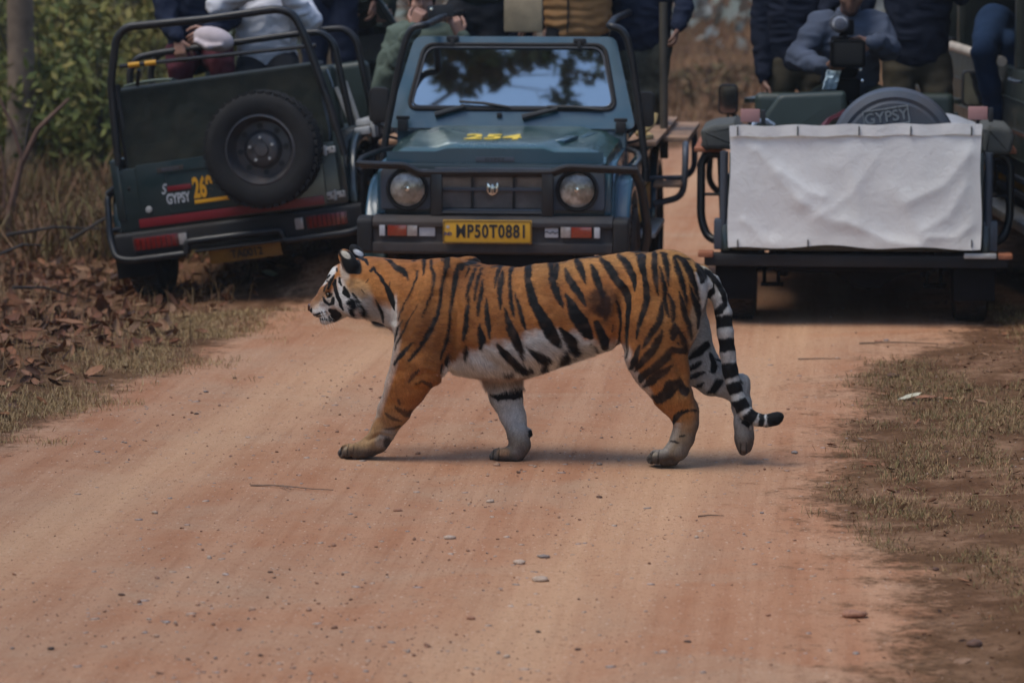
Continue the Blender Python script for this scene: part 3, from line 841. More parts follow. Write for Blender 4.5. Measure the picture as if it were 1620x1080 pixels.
# far wood: reads as one hazy mass
def far_wood():
    rng = np.random.default_rng(88); m = MB()
    for i in range(150):
        y = rng.uniform(62, 125); x = rng.uniform(-.30, .34) * y
        s_, t_ = road_st(np.array([x]), np.array([y])); h = rng.uniform(9, 15); r = rng.uniform(.08, .26)
        z = float(height(np.array([x]), np.array([y]))[0]); l = rng.uniform(-.6, .6)
        m.tube([(x, y, z), (x + l * .5, y, z + h * .5), (x + l, y, z + h)], [r, r * .75, r * .3], 7, caps=False)
    t = m.build('far_wood', BARK, None); tag(t, 'trunks of the distant hazy forest', 'forest', kind='stuff')
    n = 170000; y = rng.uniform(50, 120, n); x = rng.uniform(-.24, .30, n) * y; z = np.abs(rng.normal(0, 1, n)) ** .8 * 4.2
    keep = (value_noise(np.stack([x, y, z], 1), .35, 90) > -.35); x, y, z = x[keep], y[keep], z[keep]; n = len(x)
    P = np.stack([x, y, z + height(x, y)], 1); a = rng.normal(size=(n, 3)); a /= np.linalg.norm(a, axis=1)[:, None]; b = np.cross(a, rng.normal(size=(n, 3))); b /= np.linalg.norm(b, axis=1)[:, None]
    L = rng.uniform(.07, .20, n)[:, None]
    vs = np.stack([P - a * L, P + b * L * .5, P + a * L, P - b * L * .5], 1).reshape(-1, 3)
    o = np_mesh('far_foliage', vs, np.arange(n * 4).reshape(-1, 4), leaf_mat('haze_tinted_leaves', [(.32, .36, .30), (.38, .40, .35), (.34, .33, .28), (.42, .43, .38)]), None, False); tag(o, 'distant forest foliage with haze painted into its pale grey-green colour', 'forest', kind='stuff')  # leaf colour made pale to paint the distant haze
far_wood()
# bare sapling forking beside the big trunk
def sapling():
    root_p = at(30, 300, 24.0); z0 = float(height(np.array([root_p[0]]), np.array([root_p[1]]))[0]); root = empty('sapling', (root_p[0], 24.0, z0), (0, 0, 0), 'bare forked sapling with reddish stems in front of the big trunk', 'sapling')
    def q(px, py, Y=24.0): p = at(px, py, Y); return Vector((p[0] - root_p[0], Y - 24.0, p[2] - z0))
    bm_ = mat_simple('reddish_stem', (.14, .075, .052), .85, vary=.3, scale=12, bump=.4)
    for pts, r, mt in (([q(0, 400), q(24, 300), q(36, 250)], [.030, .024, .018], bm_), ([q(36, 255), q(60, 205), q(80, 185), q(109, 157)], [.020, .018, .015, .010], bm_), ([q(36, 255), q(20, 200), q(0, 158), q(-30, 90)], [.016, .013, .010, .006], bm_),
                       ([q(38, 250), q(46, 190), q(60, 152)], [.013, .009, .004], BARK_DARK), ([q(0, 230), q(8, 285), q(6, 330)], [.008, .009, .010], bm_)):
        m = MB(); m.tube(pts, r, 8); m.build('branch', mt, root)
sapling()
for i, (px, py, px2, py2, Y, r) in enumerate(((10, 372, 160, 362, 22.5, .012), (110, 380, 215, 330, 22.2, .012), (0, 402, 70, 388, 21.5, .010), (20, 455, 120, 470, 20.6, .010))):
    a = at(px, py, Y); c = at(px2, py2, Y + .4); m = MB(); m.tube([(0, 0, 0), tuple((c - a) * .5 + np.array([0, 0, .03])), tuple(c - a)], [r, r * .8, r * .4], 7)
    o = m.build('fallen_branch', BARK_DARK, None); o.location = a; tag(o, ('long dark branch lying level in the undergrowth on the left', 'branch leaning up toward the tilted jeep', 'short dark branch at the left edge above the litter', 'thin branch half sunk in the leaf litter')[i], 'branch')
# tall roadside tree behind the camera whose boughs hang over the track (seen mirrored in the windscreen)
def overhang():
    x, y = -5.4, 13.0; rng = np.random.default_rng(9); root = empty('tree', (x, y, 0), (0, 0, 0), 'tall roadside tree on the left whose leafy bough reaches over the track', 'tree', 'trees in the forest behind')
    m = MB(); m.tube([(0, 0, -.1), (-.1, 0, 4), (-.3, .3, 9), (-.6, .3, 14)], [.26, .21, .16, .08], 12); m.build('trunk', BARK, root)
    tip = Vector((-1.55 - x, 15.12 - y, 7.7)); a = Vector((-.1, .1, 5.5))
    m = MB(); m.tube([a, a.lerp(tip, .5) + Vector((0, 0, .5)), tip], [.10, .05, .012], 8); m.build('limb', BARK, root)
    for k in range(13):
        e = tip + Vector((rng.uniform(-.60, .95), rng.uniform(-.32, .28), rng.uniform(-.10, .1))); m = MB(); m.tube([tip + Vector((-.3, -.1, .02)) * rng.random(), e], [.010, .004], 5); m.build('twig', BARK, root)
        leaf_cloud('leaves', e, (.17, .14, .09), 34, .075, LEAF_G, root, rng, clumps=5)
    leaf_cloud('leaves', tip + Vector((-.15, .12, .0)), (.50, .16, .12), 190, .080, LEAF_G, root, rng, clumps=8)
    for b in ((-3.2, -2.5, 9.5), (-4.0, 1.5, 12.5), (-1.5, -5.0, 10.5)):
        b = Vector(b); a = Vector((-.3, .2, 8.0)); m = MB(); m.tube([a, (a + b) / 2 + Vector((0, 0, .4)), b], [.09, .06, .02], 8); m.build('limb', BARK, root)
        leaf_cloud('crown', b, (1.6, 1.6, 1.0), 1100, .13, LEAF_G, root, rng, clumps=12)
overhang()

def sky_screen_wood():  # out of view; added and sized to block low sky light
    """unseen forest walls along the track beside and behind the camera"""
    rng = np.random.default_rng(91); n = 26000
    side = rng.random(n)
    yy = rng.uniform(-34, 60, n); xx = np.where(side < .5, -rng.uniform(7.5, 22, n), rng.uniform(7.5, 22, n))
    pass
    sx, tt = road_st(xx, yy); zz = rng.uniform(0, 1, n) ** .8 * 9.0
    ok = (np.abs(xx - 810 * 0) > .16 * yy + 4.5) | (yy < 0)
    keep = ok & (value_noise(np.stack([xx, yy, zz], 1), .28, 92) > -.42); xx, yy, zz = xx[keep], yy[keep], zz[keep]; n = len(xx)
    P = np.stack([xx, yy, zz], 1); a = rng.normal(size=(n, 3)); a /= np.linalg.norm(a, axis=1)[:, None]; b = np.cross(a, rng.normal(size=(n, 3))); b /= np.linalg.norm(b, axis=1)[:, None]
    L = rng.uniform(.3, .62, n)[:, None]
    vs = np.stack([P - a * L, P + b * L * .7, P + a * L, P - b * L * .7], 1).reshape(-1, 3)
    o = np_mesh('sky_screen_wood', vs, np.arange(n * 4).reshape(-1, 4), leaf_mat('wood_leaves', [(.05, .075, .025), (.07, .09, .03), (.09, .085, .04)]), None, False); tag(o, 'unseen forest added along both sides of the track to block low sky light', 'forest', kind='stuff')
    m = MB()
    for i in range(110):
        y = rng.uniform(-30, 55); x = rng.choice([-1, 1]) * rng.uniform(7, 18)
        if abs(x) < .16 * y + 4.5: continue
        h = rng.uniform(9, 14); r = rng.uniform(.10, .24); l = rng.uniform(-.6, .6); m.tube([(x, y, -.1), (x + l * .5, y, h * .5), (x + l, y, h)], [r, r * .75, r * .3], 7, caps=False)
    t = m.build('sky_screen_trunks', BARK_DARK, None); tag(t, 'trunks of the unseen forest added beside the track', 'forest', kind='stuff')
sky_screen_wood()
# ================================================================== vehicles
DUST = (.20, .135, .09)
M = {}
M['green'] = mat_simple('green_paint', (.005, .018, .020), .30, vary=.18, scale=2.5, dirt=DUST, dirt_amt=.09, coat=.5)
M['teal'] = mat_simple('teal_paint', (.010, .058, .090), .28, vary=.15, scale=2.5, dirt=DUST, dirt_amt=.08, coat=.6)
M['hood'] = mat_simple('bonnet_paint', (.012, .050, .045), .24, vary=.2, scale=3, dirt=DUST, dirt_amt=.07, coat=.7)
M['darkgreen'] = mat_simple('dark_green_paint', (.010, .018, .014), .35, vary=.2, scale=2.5, dirt=DUST, dirt_amt=.12, coat=.3)
M['black'] = mat_simple('black_enamel', (.009, .010, .012), .38, vary=.2, scale=5, dirt=DUST, dirt_amt=.08, coat=.12, spec=.35)
M['bumper'] = mat_simple('bumper_grey', (.032, .032, .035), .55, vary=.2, scale=4, dirt=DUST, dirt_amt=.28, bump=.2, spec=0.2)
M['plastic'] = mat_simple('black_plastic', (.016, .016, .017), .55, vary=.2, scale=6, dirt=DUST, dirt_amt=.10, bump=.2, spec=0.25)
M['rubber'] = mat_simple('tyre_rubber', (.016, .016, .017), .85, vary=.25, scale=8, dirt=(.10, .08, .06), dirt_amt=.16, bump=.3, spec=0.25)
M['rubber_dusty'] = mat_simple('dusty_tyre_rubber', (.034, .029, .026), .9, vary=.3, scale=6, dirt=(.20, .125, .08), dirt_amt=.3, bump=.3, spec=0.15)
M['under'] = mat_simple('underbody', (.010, .009, .009), .9, vary=.3, scale=5, spec=0.1)
M['steel'] = mat_simple('rim_steel', (.055, .058, .066), .38, metal=.4, vary=.3, scale=9, dirt=DUST, dirt_amt=.4)
M['chrome'] = mat_simple('chrome', (.62, .64, .66), .18, metal=1, vary=.08)
M['alu'] = mat_simple('worn_aluminium', (.42, .41, .39), .5, metal=.3, vary=.25, scale=14, bump=.2)
M['canvas'] = mat_simple('olive_canvas', (.013, .018, .014), .85, vary=.22, scale=4, bump=.35, bscale=260, sheen=.2, dirt=DUST, dirt_amt=.12, spec=0.15)
M['rexine'] = mat_simple('green_rexine', (.018, .030, .024), .5, vary=.2, scale=5, bump=.25, bscale=120)
M['wood'] = mat_simple('bare_wood', (.33, .20, .125), .8, vary=.35, scale=16, bump=.3, spec=0.2)
M['wood_red'] = mat_simple('reddish_wood', (.30, .115, .060), .7, vary=.3, scale=16, bump=.3, spec=0.2)
M['plate'] = mat_simple('yellow_plate', (.62, .33, .012), .45, vary=.06, dirt=DUST, dirt_amt=.2)
M['yellow'] = mat_simple('yellow_paint', (.70, .48, .02), .5, vary=.1)
M['amberyellow'] = mat_simple('yellow_sticker', (.62, .30, .012), .5, vary=.12)
M['ink'] = mat_simple('black_ink', (.012, .012, .013), .6, vary=.1)
M['white'] = mat_simple('white_sticker', (.42, .43, .45), .55, vary=.15, scale=20)
M['red'] = mat_simple('red_reflector', (.17, .009, .014), .4, vary=.12)
M['lampred'] = mat_simple('red_lens', (.16, .008, .007), .25, vary=.3, scale=60, coat=.6)
M['amber'] = mat_simple('amber_lens', (.22, .030, .014), .2, vary=.2, scale=60, coat=.6)
M['clear'] = mat_simple('clear_lens', (.30, .26, .24), .2, vary=.3, scale=40, coat=.6)
M['pink'] = mat_simple('faded_pink_reflector', (.42, .21, .19), .6, vary=.1)
M['maroon'] = mat_simple('maroon_cloth', (.085, .018, .026), .9, vary=.3, scale=9, sheen=.2, spec=0.15)
M['bluegrey'] = mat_simple('blue_grey_vinyl', (.050, .062, .082), .42, vary=.2, scale=3, bump=.2, dirt=DUST, dirt_amt=.2)

def glass_mat():
    m, nt, b = new_mat('windscreen_glass')
    nt.nodes.remove(b)
    out = nt.nodes['Material Output']
    fr = nt.nodes.new('ShaderNodeFresnel'); fr.inputs['IOR'].default_value = 3.6
    gl = nt.nodes.new('ShaderNodeBsdfGlossy'); gl.inputs['Roughness'].default_value = .025; gl.inputs['Color'].default_value = (.80, .95, 1, 1)
    tr = nt.nodes.new('ShaderNodeBsdfTransparent'); tr.inputs['Color'].default_value = (.62, .70, .68, 1)
    df = nt.nodes.new('ShaderNodeBsdfDiffuse'); df.inputs['Color'].default_value = (.16, .13, .11, 1)
    m1 = nt.nodes.new('ShaderNodeMixShader'); m2 = nt.nodes.new('ShaderNodeMixShader')
    v = _coords(nt, 'Object', (1, 1, 1)); n = _noise(nt, v, 5, 8, .7)
    nt.links.new(_ramp(nt, n, [(.4, (.02,) * 3), (.75, (.12,) * 3)]), m1.inputs[0])
    nt.links.new(tr.outputs[0], m1.inputs[1]); nt.links.new(df.outputs[0], m1.inputs[2])
    nt.links.new(_math(nt, 'MULTIPLY', fr.outputs[0], 1.25, True), m2.inputs[0]); nt.links.new(m1.outputs[0], m2.inputs[1]); nt.links.new(gl.outputs[0], m2.inputs[2])
    nt.links.new(m2.outputs[0], out.inputs[0])
    return m
M['glass'] = glass_mat()

def lamp_glass():
    m, nt, b = new_mat('headlamp_lens')
    v = _coords(nt, 'Object', (1, 1, 1))
    n = _noise(nt, v, 14, 3, .6)
    nt.links.new(_ramp(nt, n, [(.30, (.10, .09, .075)), (.5, (.26, .23, .19)), (.66, (.50, .47, .42))]), b.inputs['Base Color'])
    b.inputs['Roughness'].default_value = .22; b.inputs['Metallic'].default_value = .35
    b.inputs['Coat Weight'].default_value = 1; b.inputs['Coat Roughness'].default_value = .04
    w = nt.nodes.new('ShaderNodeTexWave'); w.inputs['Scale'].default_value = 26; nt.links.new(v, w.inputs['Vector'])
    nt.links.new(_bump(nt, w.outputs[0], .35, .004), b.inputs['Normal'])
    return m
M['lamp'] = lamp_glass()

def make_wheel(parent, c, r=.335, w=.20, mat=None, name='wheel', face=-1, rot=None, axis='x'):
    """tyre with tread blocks, rim and hub; axis = direction of the axle"""
    root = empty(name, c, rot or (0, 0, 0)); root.parent = parent
    mt = mat or M['rubber']
    h = w / 2
    t = MB()
    prof = [(r * .60, -h * .80), (r * .70, -h * .98), (r * .84, -h * 1.0), (r * .94, -h * .92), (r * .985, -h * .72), (r * .995, 0), (r * .985, h * .72), (r * .94, h * .92), (r * .84, h), (r * .70, h * .98), (r * .60, h * .80)]
    t.lathe(prof, (0, 0, 0), axis, 56, close=True)
    tyre = t.build('tyre', mt, root)
    b = MB()
    n = 44
    for k in range(n):
        a = 2 * math.pi * k / n
        for side, off in ((-.62, 0), (-.2, .5), (.2, 0), (.62, .5)):
            aa = a + off * 2 * math.pi / n
            d = Vector((math.cos(aa), math.sin(aa))); tn = Vector((-d.y, d.x)); hw = r * .046; ha = h * .19
            P = []
            for rr in (r * .965, r * 1.018):
                for su, sv in ((-1, -1), (1, -1), (1, 1), (-1, 1)):
                    q = d * rr + tn * hw * su; ax = side * h + ha * sv
                    P.append({'x': (ax, q.x, q.y), 'y': (q.x, ax, q.y)}[axis])
            b.hexa(P)
    tr = b.build('tread', mt, root, smooth=False); tag(tr, kind='stuff')
    f = face
    m = MB()
    m.lathe([(r * .62, f * h * .84), (r * .585, f * h * .88), (r * .56, f * h * .60), (r * .52, f * h * .10), (r * .48, -f * h * .15), (r * .34, -f * h * .10), (r * .29, f * h * .25), (r * .26, f * h * .34), (r * .13, f * h * .36), (r * .11, f * h * .52), (0.001, f * h * .54)], (0, 0, 0), axis, 40)
    m.build('rim', M['steel'], root)
    for k in range(8):
        a = 2 * math.pi * k / 8; q = (math.cos(a) * r * .405, math.sin(a) * r * .405)
        s_ = MB(); c2 = {'x': (-f * h * .10, q[0], q[1]), 'y': (q[0], -f * h * .10, q[1])}[axis]
        s_.lathe([(.001, 0), (r * .05, 0), (r * .05, f * .006), (.001, f * .006)], c2, axis, 12); s_.build('rim_hole', M['ink'], root)
    for k in range(5):
        a = 2 * math.pi * k / 5 + .3; q = (math.cos(a) * r * .21, math.sin(a) * r * .21)
        s_ = MB(); c2 = {'x': (f * h * .36, q[0], q[1]), 'y': (q[0], f * h * .36, q[1])}[axis]
        s_.lathe([(.001, 0), (.010, 0), (.009, f * .014), (.001, f * .016)], c2, axis, 6); s_.build('wheel_nut', M['alu'], root)
    return root

def mirror_part(parent, c, face, w=.10, h=.185):
    m = MB(); m.prism(rrect(-w / 2, -h / 2, w / 2, h / 2, .03), -.03, .03, .010); o = m.build('mirror', M['plastic'], parent); o.location = c
    g = MB(); g.prism(rrect(-w / 2 + .010, -h / 2 + .010, w / 2 - .010, h / 2 - .010, .025), face * .031, face * .034); g.build('mirror_glass', mat_simple('mirror_glass', (.20, .20, .19), .06, metal=.9, vary=.1), o)
    s = MB(); s.tube([(0, 0, -h / 2), (0, .01, -h / 2 - .07), ((-.12 if c[0] > 0 else .12), .02, -h / 2 - .10)], .009, 8); s.build('mirror_stalk', M['plastic'], o)
    return o

def jeep_body(root, Q, paint, front_detail, tub_top=.86, ra=3.05):
    """shared body of the open-topped jeep; Q maps distance behind the nose to local y"""
    def bx(name, x0, x1, q0, q1, z0, z1, mat, bev=.01):
        m = MB(); y0, y1 = sorted((Q(q0), Q(q1))); m.box((x0, y0, z0), (x1, y1, z1), bev); return m.build(name, mat, root)
    # tub walls and floor
    for s in (-1, 1):
        poly = [(1.28, .50), (ra - .43, .50), (ra - .39, .66), (ra - .25, .78), (ra, .82), (ra + .25, .78), (ra + .39, .66), (ra + .43, .50), (3.92, .50), (3.92, tub_top), (1.28, tub_top)]
        m = MB(); m.prism([(Q(q), z) for q, z in poly], s * .655, s * .705, .008, axis='x'); side = m.build('side_panel', paint, root)
        m = MB()
        arc = [(ra + .44 * math.cos(a), .40 + .43 * math.sin(a)) for a in np.linspace(math.pi * .98, .02 * math.pi, 16)]
        inn = [(ra + .38 * math.cos(a), .40 + .36 * math.sin(a)) for a in np.linspace(.02 * math.pi, math.pi * .98, 16)]
        m.prism([(Q(q), z) for q, z in arc + inn], s * .700, s * .745, .010, axis='x'); m.build('wheel_arch', paint, root)
        # front wing
        m = MB()
        wp = [(.14, .62), (.20, .84), (.36, .93), (1.24, .97), (1.28, .50), (1.06, .50), (1.00, .64), (.84, .74), (.62, .77), (.40, .72), (.28, .62)]
        m.prism([(Q(q), z) for q, z in wp], s * .585, s * .655, .012, axis='x'); m.build('wing', paint, root)
        m = MB()
        arc = [(.64 + .46 * math.cos(a), .38 + .46 * math.sin(a)) for a in np.linspace(math.pi * 1.0, 0.0, 18)]
        inn = [(.64 + .40 * math.cos(a), .38 + .37 * math.sin(a)) for a in np.linspace(0.0, math.pi * 1.0, 18)]
        m.prism([(Q(q), z) for q, z in arc + inn], s * .600, s * .735, .022, axis='x', seg=3); m.build('wing_flare', paint, root)
    bx('floor', -.66, .66, 1.25, 3.90, .48, .54, M['under'])
    bx('chassis', -.36, .36, .25, 3.85, .36, .475, M['under'])
    bx('engine_bay', -.54, .54, .20, 1.22, .42, .86, M['under'])
    bx('scuttle', -.66, .66, 1.10, 1.26, .55, 1.055, paint)
    bx('dashboard', -.60, .60, 1.27, 1.50, .85, 1.02, M['plastic'], .03)
    # axles, springs
    for q in (.64, ra):
        m = MB(); m.tube([(-.60, Q(q), .335), (.60, Q(q), .335)], .042, 12)
        m.lathe([(.001, -.10), (.07, -.095), (.115, -.05), (.13, 0), (.115, .05), (.07, .095), (.001, .10)], (.09, Q(q), .335), 'x', 24)
        m.build('axle', M['under'], root)
    for s in (-1, 1):
        for q in (.64, ra):
            m = MB(); m.tube([(s * .46, Q(q - .45), .42), (s * .46, Q(q), .30), (s * .46, Q(q + .45), .42)], .024, 6, bend=.2)
            m.tube([(s * .40, Q(q + .12), .26), (s * .38, Q(q + .16), .46)], .025, 8); m.build('spring', M['under'], root)
    for q in (.64, ra):
        for s in (-1, 1):
            make_wheel(root, (s * .655, Q(q), .335), .338, .20, M['rubber_dusty'], 'wheel', face=s)

def seat_row(root, Q, q, mat, z=.80, w=.56, back_z=1.22):
    for s in (-1, 1):
        m = MB(); y0, y1 = sorted((Q(q), Q(q + .46))); m.box((s * .33 - w / 2 * .98, y0, z - .14), (s * .33 + w / 2 * .98, y1, z), .035, 3); o = m.build('seat', mat, root)
        m = MB(); y0, y1 = sorted((Q(q + .42), Q(q + .54))); m.box((s * .33 - w / 2, y0, z - .05), (s * .33 + w / 2, y1, back_z), .045, 3); m.build('seat_back', mat, root)

# ---------------------------------------------------------------- centre jeep, nose to the camera
def build_centre_jeep():
    fr = Frame((ground_at(780, 533)[0] - .005, 19.3, 0), 5.5)
    root = empty('safari_jeep', fr.o, fr.rot, 'teal open-topped safari jeep facing the camera with yellow plate MP50T0881 behind the tigress', 'jeep', 'safari jeeps stopped on the track')
    Q = lambda q: q
    L = fr.on_y
    jeep_body(root, Q, M['teal'], True)
    # fascia
    m = MB(); m.prism(rrect(-.605, .640, .605, .935, .03), .135, .19, .012); fas = m.build('fascia', M['green'], root)
    m = MB(); m.box((-.645, .12, .655), (-.60, .30, .90), .018); m.box((.60, .12, .655), (.645, .30, .90), .018); m.build('wing_edge', M['teal'], root)
    for s, cx in ((-1, -.475), (1, .455)):
        m = MB(); cx2 = cx
        m.prism(rrect(cx - .150, .685, cx + .125 if s < 0 else cx + .150, .905, .02), .112, .134, .006); bz = m.build('headlamp_bezel', M['bluegrey'], root)
        m = MB(); m.lathe([(.114, .110), (.118, .092), (.106, .086), (.098, .108), (.098, .112)], (cx, 0, .797), 'y', 48); m.build('headlamp_ring', M['ink'], root)
        m = MB(); m.lathe([(.097, .108), (.094, .096), (.075, .086), (.045, .079), (.001, .076)], (cx, 0, .797), 'y', 48); h = m.build('headlamp', M['lamp'], root)
        m = MB(); m.lathe([(.001, .0735), (.013, .075), (.016, .079)], (cx, 0, .80), 'y', 20); m.build('bulb_shield', M['chrome'], h)
    # grille
    m = MB(); m.box((-.325, .130, .668), (.312, .1335, .905), .002); m.build('grille_backing', M['ink'], root)
    m = MB()
    x0, x1, z0, z1 = -.318, .305, .695, .898
    k = x0 - (z1 - z0)
    while k < x1:
        for d in (1, -1):
            a0 = max(x0, k); a1 = min(x1, k + (z1 - z0))
            if a1 > a0 + .01:
                za, zb = (z0 + (a0 - k), z0 + (a1 - k)) if d > 0 else (z1 - (a0 - k), z1 - (a1 - k))
                m.tube([(a0, .1265 - .0015 * d, za), (a1, .1265 - .0015 * d, zb)], .0030, 4, caps=False)
        k += .0165
    g = m.build('grille_mesh', mat_simple('grille_mesh_grey', (.22, .185, .165), .6, vary=.3, scale=20), root, smooth=False); tag(g, kind='stuff')
    for zz in (.905, .797, .680):
        m = MB(); m.box((-.325, .108, zz - .010), (.312, .126, zz + .010), .004); m.build('grille_bar', M['bluegrey'], root)
    for xx in (-.325, -.12, .107, .312):
        m = MB(); m.box((xx - .007, .110, .69), (xx + .007, .1245, .90), .003); m.build('grille_rib', M['plastic'], root)
    # emblem
    m = MB(); m.prism([(-.030, .036), (-.020, .030), (-.010, .012), (0, .030), (.010, .012), (.020, .030), (.030, .036), (.032, -.004), (.020, -.026), (0, -.036), (-.020, -.026), (-.032, -.004)], -.006, .006, .002)
    e = m.build('emblem', M['chrome'], root); e.location = (-.008, .098, .800)
    m = MB(); m.box((-.020, -.009, -.020), (-.008, -.006, .008), .001); m.box((.008, -.009, -.020), (.020, -.006, .008), .001); m.box((-.003, -.009, -.024), (.003, -.006, .002), .001); m.build('emblem_slots', M['ink'], e)
    m = MB(); m.box((-.22, .128, .642), (.21, .1345, .660), .002); m.build('lower_slot', M['ink'], root)
    # guard frame in front of the grille
    m = MB()
    pts = [L(567, 259, .02), L(640, 261, .02), L(662, 273, .02), L(770, 273, .02), L(872, 273, .02), L(895, 264, .02), L(1008, 269, .02)]
    m.tube([(x, .055, z) for x, z in pts], .0145, 8, bend=.03); m.tube([(x, .085, z - .016) for x, z in pts], .0145, 8, bend=.03)
    for (x, z), (x2, z2) in zip(pts[:-1], pts[1:]): pass
    m.build('guard_rail', M['black'], root)
    for px in (690, 866):
        x, z = L(px, 275, .04); m = MB(); m.box((x - .032, .045, .655), (x + .032, .075, z), .008); m.build('guard_post', M['black'], root)
    m = MB(); m.tube([(-.30, .06, .672), (.29, .06, .672)], .012, 8); m.build('guard_lower_bar', M['black'], root)
    m = MB(); m.tube([(-.745, .06, .93), (-.76, .35, .95), (-.72, .8, .96), (-.66, 1.0, .96)], .015, 8, bend=.1); m.build('guard_side_rail', M['black'], root)
    m = MB(); m.tube([(.765, .06, .925), (.78, .35, .95), (.74, .8, .96), (.68, 1.0, .96)], .015, 8, bend=.1); m.build('guard_side_rail', M['black'], root)
    m = MB(); m.tube([(.765, .10, .90), (.80, .16, .82), (.835, .25, .55), (.80, .30, .42), (.70, .30, .42)], .026, 10, bend=.12); m.build('side_guard_tube', M['black'], root)
    # bumper
    m = MB(); m.prism([(.0, .462), (.02, .450), (.15, .450), (.15, .655), (.05, .655), (.012, .640), (.0, .625), (.0, .600), (.022, .594), (.022, .516), (.0, .510)], -.655, .655, .004, axis='x')
    bp = m.build('bumper', M['bumper'], root)
    for s in (-1, 1):
        m = MB(); m.prism([(.0, .462), (.02, .450), (.15, .450), (.15, .650), (.05, .650), (.012, .640), (.0, .625)], s * .6555, s * .742, .014, axis='x', seg=3); m.build('bumper_end', M['plastic'], root)
    def blk(name, px0, px1, py0, py1, y0, y1, mat, bev=.004, parent=None):
        xa, za = L(px0, py0, y0); xb, zb = L(px1, py1, y0)
        m = MB(); m.box((xa, y0, zb), (xb, y1, za), bev); return m.build(name, mat, parent or root)
    for nm, a, b, mt in (('reflector', 600, 609, 'white'), ('indicator_lens', 613, 643.5, 'amber'), ('indicator_lens', 644, 660, 'clear'), ('sticker', 663, 688, 'white'),
                         ('sticker', 862, 883, 'white'), ('indicator_lens', 887, 903, 'clear'), ('indicator_lens', 903.5, 936, 'amber'), ('reflector', 940, 949, 'white')):
        blk(nm, a, b, 356 + (a - 600) * .012, 373 + (a - 600) * .012, -.002 if nm != 'sticker' else .012, .0215, M[mt], .003)
    m = MB()
    for k in range(7):
        m.tube([(L(862 + k * 3, 357, .01)[0], .0105, .575 + .006 * math.sin(k * 2)), (L(866 + k * 3, 357, .01)[0], .0105, .570 + .006 * math.sin(k * 2.3 + 1))], .0025, 5)
    m.build('sticker_print', M['ink'], root)
    m = MB(); m.box((-.44, .06, .36), (.44, .30, .448), .02); m.build('skirt', M['under'], root)
    # number plate
    xa, za = L(701, 348, -.03); xb, zb = L(841, 386, -.03)
    m = MB(); m.box((xa, -.030, zb), (xb, -.018, za), .003); pl = m.build('number_plate', M['plate'], root)
    m = MB(); ring_prism(m, rrect(xa + .003, zb + .003, xb - .003, za - .003, .008), rrect(xa + .0065, zb + .0065, xb - .0065, za - .0065, .006), -.0335, -.0302); m.build('plate_border', M['ink'], pl, smooth=False)
    text_obj('plate_text', 'MP50T0881', .098, M['ink'], pl, ((xa + xb) / 2 + .022, -.0315, (za + zb) / 2), bold=.0030, sx=.74, spacing=1.12)
    text_obj('plate_text', 'IND', .024, mat_simple('ind_blue', (.02, .03, .12), .5), pl, (xa + .026, -.0315, (za + zb) / 2 - .012), bold=.0008)
    m = MB(); m.lathe([(.001, -.0330), (.009, -.0325), (.009, -.0305)], (xa + .026, 0, (za + zb) / 2 + .026), 'y', 16); m.build('plate_hologram', M['alu'], pl)
    for xx in (xa + .05, (xa + xb) / 2, xb - .05):
        m = MB(); m.box((xx - .012, -.018, (za + zb) / 2 - .02), (xx + .012, .022, (za + zb) / 2 + .02), .002); m.build('plate_bracket', M['ink'], pl)
    # bonnet
    m = MB()
    def hood(u, v):
        x = -1 + 2 * u; q = v
        y = .185 + .885 * q
        hw = .605 + .02 * q
        z = 1.012 + .052 * q
        ax = abs(x)
        edge = .30 + .16 * q
        z += .022 * (1 - sm(edge - .06, edge + .03, ax * hw)) * sm(-.02, .03, q + .02)
        z -= .050 * sm(.80, 1.0, ax) ** 1.5
        z -= .018 * (1 - sm(0, .10, q)) ** 2
        return (x * hw, y, z)
    m.grid(hood, 48, 26)
    def lip(u, v):
        x = -1 + 2 * u; p = hood(u, 0); t = v
        return (p[0], .185 - .035 * t ** .6, p[2] - (p[2] - (.935)) * t)
    m.grid(lip, 48, 5)
    for s in (0, 1):
        m.grid(lambda u, v, s=s: (hood(s, u)[0] + (.018 if s else -.018) * v ** .5, hood(s, u)[1], hood(s, u)[2] - .085 * v), 20, 3)
    bmesh.ops.remove_doubles(m.bm, verts=m.bm.verts, dist=.0008)
    hood_o = m.build('bonnet', M['hood'], root, angle=32)
    m = MB(); m.grid(lambda u, v: (-.595 + 1.19 * u, .1480 - .0004 - .0 * v, .940 + .060 * v + .018 * (1 - sm(.26, .33, abs(-.595 + 1.19 * u))) * v), 40, 3); 
    m.build('bonnet_lip', M['teal'], hood_o)
    m = MB(); m.box((-.30, .16, .915), (.24, .20, .932), .004); m.build('bonnet_gap', M['ink'], root)
    m = MB(); m.box((-.105, .1435, .945), (.105, .1472, .972), .001); bd = m.build('bonnet_badge', M['bluegrey'], hood_o)
    text_obj('badge_text', 'GYPSY', .026, M['ink'], bd, (-.0, .1430, .958), bold=.0006, extrude=.0005, spacing=1.2, sx=1.25)
    n = math.atan2(.052, .885)
    text_obj('bonnet_number', '254', .30, M['yellow'], hood_o, (-.045, .52, 1.012 + .052 * .40 + .0245), (n, 0, 0), extrude=.0010, bold=.008, sx=.68, spacing=1.05)
    for sx_, yy in ((.33, .42), (.42, .72)):
        m = MB(); m.box((sx_, yy, 1.035), (sx_ + .06, yy + .24, 1.041 + .012), .003, rot=(n, 0, -.25)); m.build('bonnet_vent', M['teal'], hood_o)
    # windscreen
    sl = .48
    tilt = lambda x, z: (z - 1.072) * sl
    outer = rpoly([(.715, 1.072), (.580, 1.585), (-.580, 1.585), (-.715, 1.072)][::-1], .05, 6)
    inner = rpoly([(.598, 1.178), (.520, 1.540), (-.520, 1.540), (-.598, 1.178)][::-1], .065, 6)
